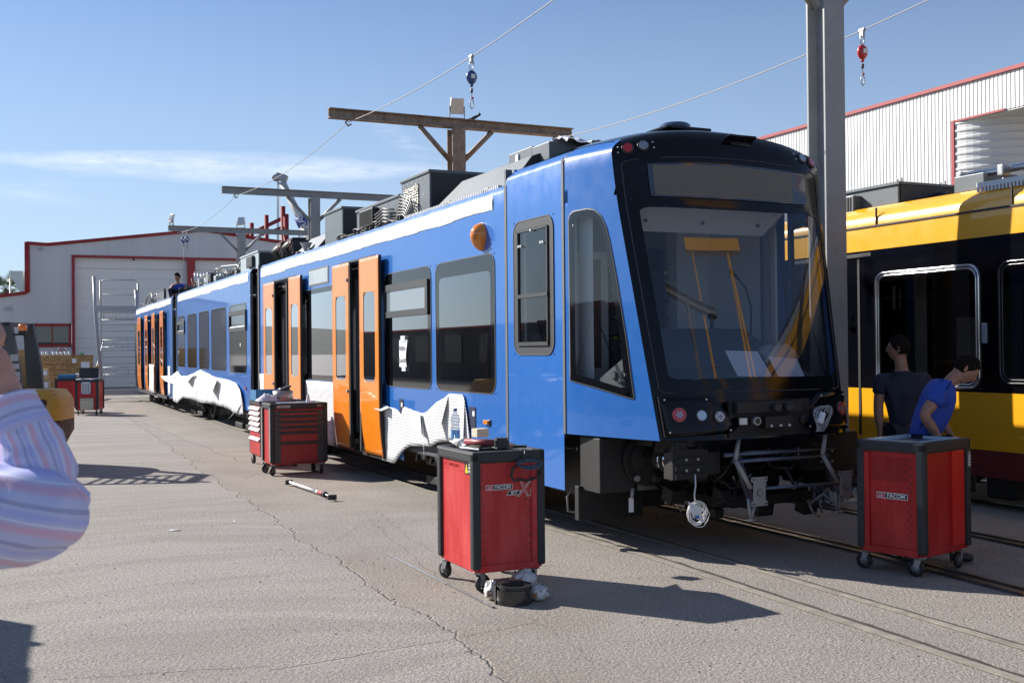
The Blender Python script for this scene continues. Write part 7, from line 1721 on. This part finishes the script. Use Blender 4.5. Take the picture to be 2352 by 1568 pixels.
# man 2: bending forward to the right, looking down
Y = 9.0; c = P_(2130, 1000, Y)
J2 = dict(hip=off_(-.03, .02, .95), waist=off_(.0, .02, 1.12), chest=off_(.09, .0, 1.31), neck=off_(.19, 0, 1.43),
          shR=off_(.06, -.19, 1.38), elR=off_(-.11, -.22, 1.17), wrR=off_(.02, -.20, .985), shL=off_(.13, .19, 1.38), elL=off_(.16, .24, 1.16), wrL=off_(.24, .16, 1.0),
          hpR=off_(-.03, -.09, .91), knR=off_(.04, -.12, .50), anR=off_(.12, -.16, .08), toR=off_(.26, -.20, .04), hpL=off_(-.03, .11, .91), knL=off_(-.02, .13, .50), anL=off_(-.08, .12, .08), toL=off_(.07, .13, .04))
person('man in a royal blue t-shirt bending his head down behind the right-hand tool chest', (c.x, c.y, 0), J2, ROYAL, NAVYP, off_(.315, -.0, 1.525), Vector((.72, -.12, -.68)), Vector((.6, 0, .75)), hair=.3, shirtr=1.12,
       hands={'R': (Vector((.5, 0, -.8)), Vector((.6, -.1, .5)), Vector((-.3, -1, 0))), 'L': (Vector((.5, -.3, -.7)), Vector((0, -1, 0)), Vector((1, 0, .3)))})
# worker on the roof of the middle section: only head and shoulders show
c = nearer(TW(.45, 30.3, 3.45)); 
def off3(dx, dy, z): return c + Vector((dx, dy, z))
J3 = dict(hip=off3(0, .05, .16), waist=off3(0, .03, .28), chest=off3(-.02, 0, .42), neck=off3(-.03, -.02, .53), shL=off3(-.19, 0, .46), elL=off3(-.24, -.12, .30), wrL=off3(-.14, -.28, .22), shR=off3(.16, 0, .46), elR=off3(.22, -.12, .38), wrR=off3(.12, -.28, .26),
          hpL=off3(-.1, .03, .2), knL=off3(-.16, -.38, .34), anL=off3(-.14, -.26, .08), toL=off3(-.15, -.40, .05), hpR=off3(.1, .03, .2), knR=off3(.16, -.38, .34), anR=off3(.14, -.26, .08), toR=off3(.15, -.40, .05))
w3 = empty('person', c, 0, 'worker with dark hair and blue top crouching on the far tram roof among the cables', 'person')
O_ = c
def simple_person(root, J, hc, shirt, trou):
    j = {k: Vector(v) - O_ for k, v in J.items()}
    V = [(j['hip'], (.14, .1)), (j['waist'], (.13, .1)), (j['chest'], (.15, .11)), (j['neck'], .06), (hc, .05)]; E = [(0, 1), (1, 2), (2, 3), (3, 4)]
    for s_ in 'LR':
        n = len(V); V += [(j['sh' + s_], .06), (j['el' + s_], .042), (j['wr' + s_], .028)]; E += [(2, n), (n, n + 1), (n + 1, n + 2)]; hand(V, E, n + 2, j['wr' + s_], j['wr' + s_] - j['el' + s_], Vector((1, 0, 0)), Vector((0, 0, 1)))
        n = len(V); V += [(j['hp' + s_], .09), (j['kn' + s_], .06), (j['an' + s_], .04), (j['to' + s_], .035)]; E += [(0, n), (n, n + 1), (n + 1, n + 2), (n + 2, n + 3)]
    bd = skinmesh('body', V, E, SKIN, root); hd, h, _ = headmesh(root, hc, Vector((-.3, -1, -.3)), Vector((0, 0, 1))); join_into(bd, hd); h.build('hair', None, root)
    V = [(j['waist'], (.155, .12)), (j['chest'], (.175, .125)), (j['neck'] - Vector((0, 0, .03)), .085)] + [(j['sh' + s_], .075) for s_ in 'LR'] + [(j['sh' + s_].lerp(j['el' + s_], .6), .062) for s_ in 'LR']; skinmesh('shirt', V, [(0, 1), (1, 2), (1, 3), (1, 4), (3, 5), (4, 6)], shirt, root)
    V = [(j['hip'], (.155, .12))] ; E = []
    for s_ in 'LR': n = len(V); V += [(j['hp' + s_], .11), (j['kn' + s_], .078), (j['an' + s_], .058)]; E += [(0, n), (n, n + 1), (n + 1, n + 2)]
    skinmesh('trousers', V, E, trou, root)
simple_person(w3, J3, Vector((-.04, -.05, .70)), ROYAL, NAVYP)

# ---- photographer at the left edge: raised arm in a striped shirt
def stripefn(t, p, oc):
    uv = t.new('ShaderNodeUVMap').outputs[0]; s_ = t.new('ShaderNodeSeparateXYZ', {0: uv}); v = t.m('ADD', s_.outputs[1], t.m('MULTIPLY', t.m('SUBTRACT', t.noise(oc, 3, 2), .5), .012))
    x = t.m('FRACT', t.m('MULTIPLY', v, 8.5))
    def bnd(c_, w): return t.m('LESS_THAN', t.m('ABSOLUTE', t.m('SUBTRACT', x, c_)), w)
    c = (.55, .57, .82)
    c = t.mix(t.m('MULTIPLY', t.ramp(t.m('ABSOLUTE', t.m('SUBTRACT', x, .30)), .05, .17, 1, 0), .75), c, (.70, .40, .52))
    c = t.mix(t.m('MULTIPLY', t.ramp(t.m('ABSOLUTE', t.m('SUBTRACT', x, .66)), .02, .14, 1, 0), .55), c, (.36, .40, .85))
    for k in (.86, .90, .94): c = t.mix(t.m('MULTIPLY', bnd(k, .010), .75), c, (.17, .17, .33))
    c = t.mix(t.m('MULTIPLY', bnd(.90, .055), .45), c, (.36, .36, .60))
    c = t.mix(t.m('MULTIPLY', bnd(.48, .02), .6), c, (.88, .88, .97))
    t.l.new(c, p.inputs['Base Color'])
    w = t.noise(oc, 420, 2); b = t.new('ShaderNodeBump', {'Strength': .12, 'Distance': .002, 'Height': w}); t.l.new(b.outputs[0], p.inputs['Normal'])
    t.l.new(c, p.inputs['Subsurface Radius']) if 0 else None
STR = mat('striped_shirt', (.6, .62, .86), .85, fn=stripefn)
ph = empty('person', (-1.18, 2.0, 0), 0, 'person at the left edge in a striped pale blue shirt, elbow raised beside the face', 'person')
O_ = Vector((-1.18, 2.0, 0))
elb = AT(100, 1175, 1.90) - O_; wr = AT(12, 880, 1.95) - O_; sh = Vector((.02, .06, 1.44)) 
JP = dict(hip=(-1.25, 2.02, .96), waist=(-1.25, 2.03, 1.12), chest=(-1.24, 2.02, 1.34), neck=(-1.24, 2.0, 1.50))
V = [(Vector((-.07, .02, .96)), (.15, .11)), (Vector((-.07, .03, 1.14)), (.15, .11)), (Vector((-.08, .04, 1.34)), (.16, .12)), (Vector((-.08, .03, 1.50)), .06), (Vector((-.08, .02, 1.60)), .055)]; E = [(0, 1), (1, 2), (2, 3), (3, 4)]
V += [(sh, .055), (sh.lerp(elb, .5), .045), (elb, .042), (elb.lerp(wr, .4), .036), (wr, (.029, .024))]; E += [(2, 5), (5, 6), (6, 7), (7, 8), (8, 9)]
hand(V, E, 9, wr, Vector((-.42, .08, .9)), Vector((-.9, -.1, -.3)), Vector((.35, -.5, .3)), 1.0, .45)
n = len(V); V += [(Vector((-.27, .05, 1.42)), .06), (Vector((-.42, .18, 1.25)), .045), (Vector((-.22, .30, 1.55)), .03)]; E += [(2, n), (n, n + 1), (n + 1, n + 2)]
hand(V, E, n + 2, Vector((-.22, .30, 1.55)), Vector((.3, .1, .9)), Vector((1, 0, 0)), Vector((0, -1, 0)), 1.0, .5)
for s_ in (-1, 1): n = len(V); V += [(Vector((-.07 + .1 * s_, .02, .9)), .095), (Vector((-.07 + .11 * s_, .02, .5)), .06), (Vector((-.07 + .12 * s_, .0, .08)), .04), (Vector((-.07 + .13 * s_, .14, .04)), .035)]; E += [(0, n), (n, n + 1), (n + 1, n + 2), (n + 2, n + 3)]
def shf(V): return [((p + Vector((-.15, 0, 0))) if (p.x < -.04 or p.z < 1.0) else p, r) for p, r in V]
V = shf(V)
bd = skinmesh('body', V, E, mat('near_skin', (.50, .27, .20), .5, var=.12, vscale=30, bumpn=.25, bscale=90), ph)
hd, h, _ = headmesh(ph, Vector((-.25, .03, 1.70)), Vector((.15, 1, .05)), Vector((0, 0, 1))); join_into(bd, hd); h.build('hair', None, ph)
V = [(Vector((-.07, .03, 1.10)), (.17, .13)), (Vector((-.07, .02, .92)), (.175, .135)), (Vector((-.08, .04, 1.34)), (.185, .15)), (Vector((-.08, .03, 1.45)), .115), (sh + Vector((-.0, 0, 0)), .102), (Vector((-.27, .05, 1.42)), .08), (Vector((-.42, .18, 1.25)), .062), (Vector((-.24, .28, 1.50)), .042)]
V = shf(V)
skinmesh('shirt_body', V, [(0, 1), (0, 2), (2, 3), (2, 4), (2, 5), (5, 6), (6, 7)], mat('striped_shirt_plain', (.55, .58, .82), .85), ph)
V = [(Vector((-.07, .02, .94)), (.17, .13))]; E = []
for s_ in (-1, 1): n = len(V); V += [(Vector((-.07 + .1 * s_, .02, .88)), .11), (Vector((-.07 + .11 * s_, .02, .5)), .08), (Vector((-.07 + .12 * s_, 0, .09)), .065)]; E += [(0, n), (n, n + 1), (n + 1, n + 2)]
skinmesh('trousers', shf(V), E, NAVYP, ph)
for s_ in (-1, 1): skinmesh('shoe', shf([(Vector((-.07 + .12 * s_, -.05, .045)), .042), (Vector((-.07 + .12 * s_, .08, .05)), .046), (Vector((-.07 + .13 * s_, .18, .035)), .036)]), [(0, 1), (1, 2)], BLACKP, ph)
b = MB(); b.use(BLACKP).box((-.25, .20, 1.72), (.14, .08, .10), None, .015).cyl((-.25, .22, 1.72), (-.25, .30, 1.72), .036); o = b.build('camera_body', None); o.location = ph.location; tag(o, 'black camera held to the face by the striped-shirt person, outside the left edge', 'camera')
# striped sleeve as a shaped tube with its own stripe coordinates
def sleeve():
    vs, uvs, fs = [], [], []
    def tube_(path, seed, cuffend, uvo):
        pts = []; N = 6
        for i in range(len(path) - 1):
            p0 = path[max(0, i - 1)]; p1 = path[i]; p2 = path[i + 1]; p3 = path[min(len(path) - 1, i + 2)]
            for k in range(N):
                t = k / N; pts.append(tuple(.5 * ((2 * p1[j]) + (p2[j] - p0[j]) * t + (2 * p0[j] - 5 * p1[j] + 4 * p2[j] - p3[j]) * t * t + (-p0[j] + 3 * p1[j] - 3 * p2[j] + p3[j]) * t ** 3) for j in (0, 1)))
        pts.append(path[-1]); m = len(pts); n = 56; base = len(vs); L = 0
        for i, (p, r_) in enumerate(pts):
            a = (pts[min(i + 1, m - 1)][0] - pts[max(i - 1, 0)][0]).normalized(); ey = Vector((0, 1, 0)); ey = (ey - a * ey.dot(a)).normalized(); ex = a.cross(ey)
            if i: L += (p - pts[i - 1][0]).length
            cuff = cuffend and i > m - 12
            for j in range(n + 1):
                t = 2 * math.pi * j / n; nn = ex * math.cos(t) + ey * math.sin(t); q = p + nn * max(r_, .001)
                w = noise.noise(Vector((q.x * 8, q.y * 8 + seed, q.z * 12))) * .010 + (.5 - abs(noise.noise(Vector((q.x * 14 + 4, q.y * 12, q.z * 22 + seed))))) * .012 - .004
                if cuffend: w += .009 * math.sin(L * 120 + 3 * math.sin(t + seed) + 4 * noise.noise((t, L * 10, seed))) * max(0, 1 - L / .16)
                if cuff: w = w * .25 + .003
                vs.append(q + nn * w * min(1, r_ / .05)); uvs.append((i / m, L * 2.2 + .03 if cuff else (j / n + uvo if cuffend else (q.z + .22 * q.x + .1 * q.y) * 1.75)))
        for i in range(m - 1):
            for j in range(n): b0 = base + i * (n + 1) + j; fs.append((b0, b0 + 1, b0 + n + 2, b0 + n + 1))
    tube_([(AT(-290, 1150, 2.03) - O_, .088), (AT(-200, 1168, 1.97) - O_, .097), (AT(-80, 1174, 1.92) - O_, .095), (AT(0, 1177, 1.90) - O_, .0925), (AT(60, 1182, 1.885) - O_, .0855), (AT(108, 1186, 1.875) - O_, .0745), (AT(144, 1189, 1.87) - O_, .060), (AT(170, 1192, 1.87) - O_, .044), (AT(188, 1194, 1.87) - O_, .027), (AT(198, 1195, 1.87) - O_, .010), (AT(200, 1195, 1.87) - O_, .001)], 0, False, .07)
    tube_([(AT(112, 1200, 1.93) - O_, .050), (AT(118, 1160, 1.93) - O_, .060), (AT(102, 1105, 1.93) - O_, .0585), (AT(80, 1052, 1.93) - O_, .0545), (AT(59, 1000, 1.935) - O_, .048), (AT(40, 950, 1.94) - O_, .0405), (AT(28, 916, 1.945) - O_, .036)], 5, True, .33)
    me = bpy.data.meshes.new('sleeve'); me.from_pydata([tuple(v) for v in vs], [], fs); uv = me.uv_layers.new(name='UVMap')
    for p in me.polygons:
        p.use_smooth = True
        for li in p.loop_indices: uv.data[li].uv = uvs[me.loops[li].vertex_index]
    me.materials.append(STR); o = bpy.data.objects.new('sleeve', me); col.objects.link(o); o.parent = ph
    md = o.modifiers.new('solid', 'SOLIDIFY'); md.thickness = .0015; md.offset = -1
    return o
sleeve()
# unseen boxes added outside the frame, stacked to throw the lower left corner shadow
bxM = Matrix.Translation((-6.0, 7.14, 0)) @ Matrix.Rotation(R(21.7), 4, 'Z')
random.seed(9)
for k, (y, z, h) in enumerate(((-1.1, 0, 1.0), (0, 0, 1.05), (1.1, 0, 1.0), (-1.15, 1.0, .9), (-.05, 1.05, .93), (1.02, 1.0, 1.0))):
    b = MB(bxM); b.use(CARD).box((random.uniform(-.05, .03), y, z + h / 2), (1.2, 1.04, h), Euler((0, 0, random.uniform(-.03, .03))), .01)
    b.use(DKGREY).box((0, y, z + h * .5), (1.215, .06, h * 1.005), None, 0)
    thing1(b, 'shadow_caster_box', 'large strapped box added unseen outside the left edge to throw the corner shadow', 'box', 'boxes added outside the frame for their shadow')
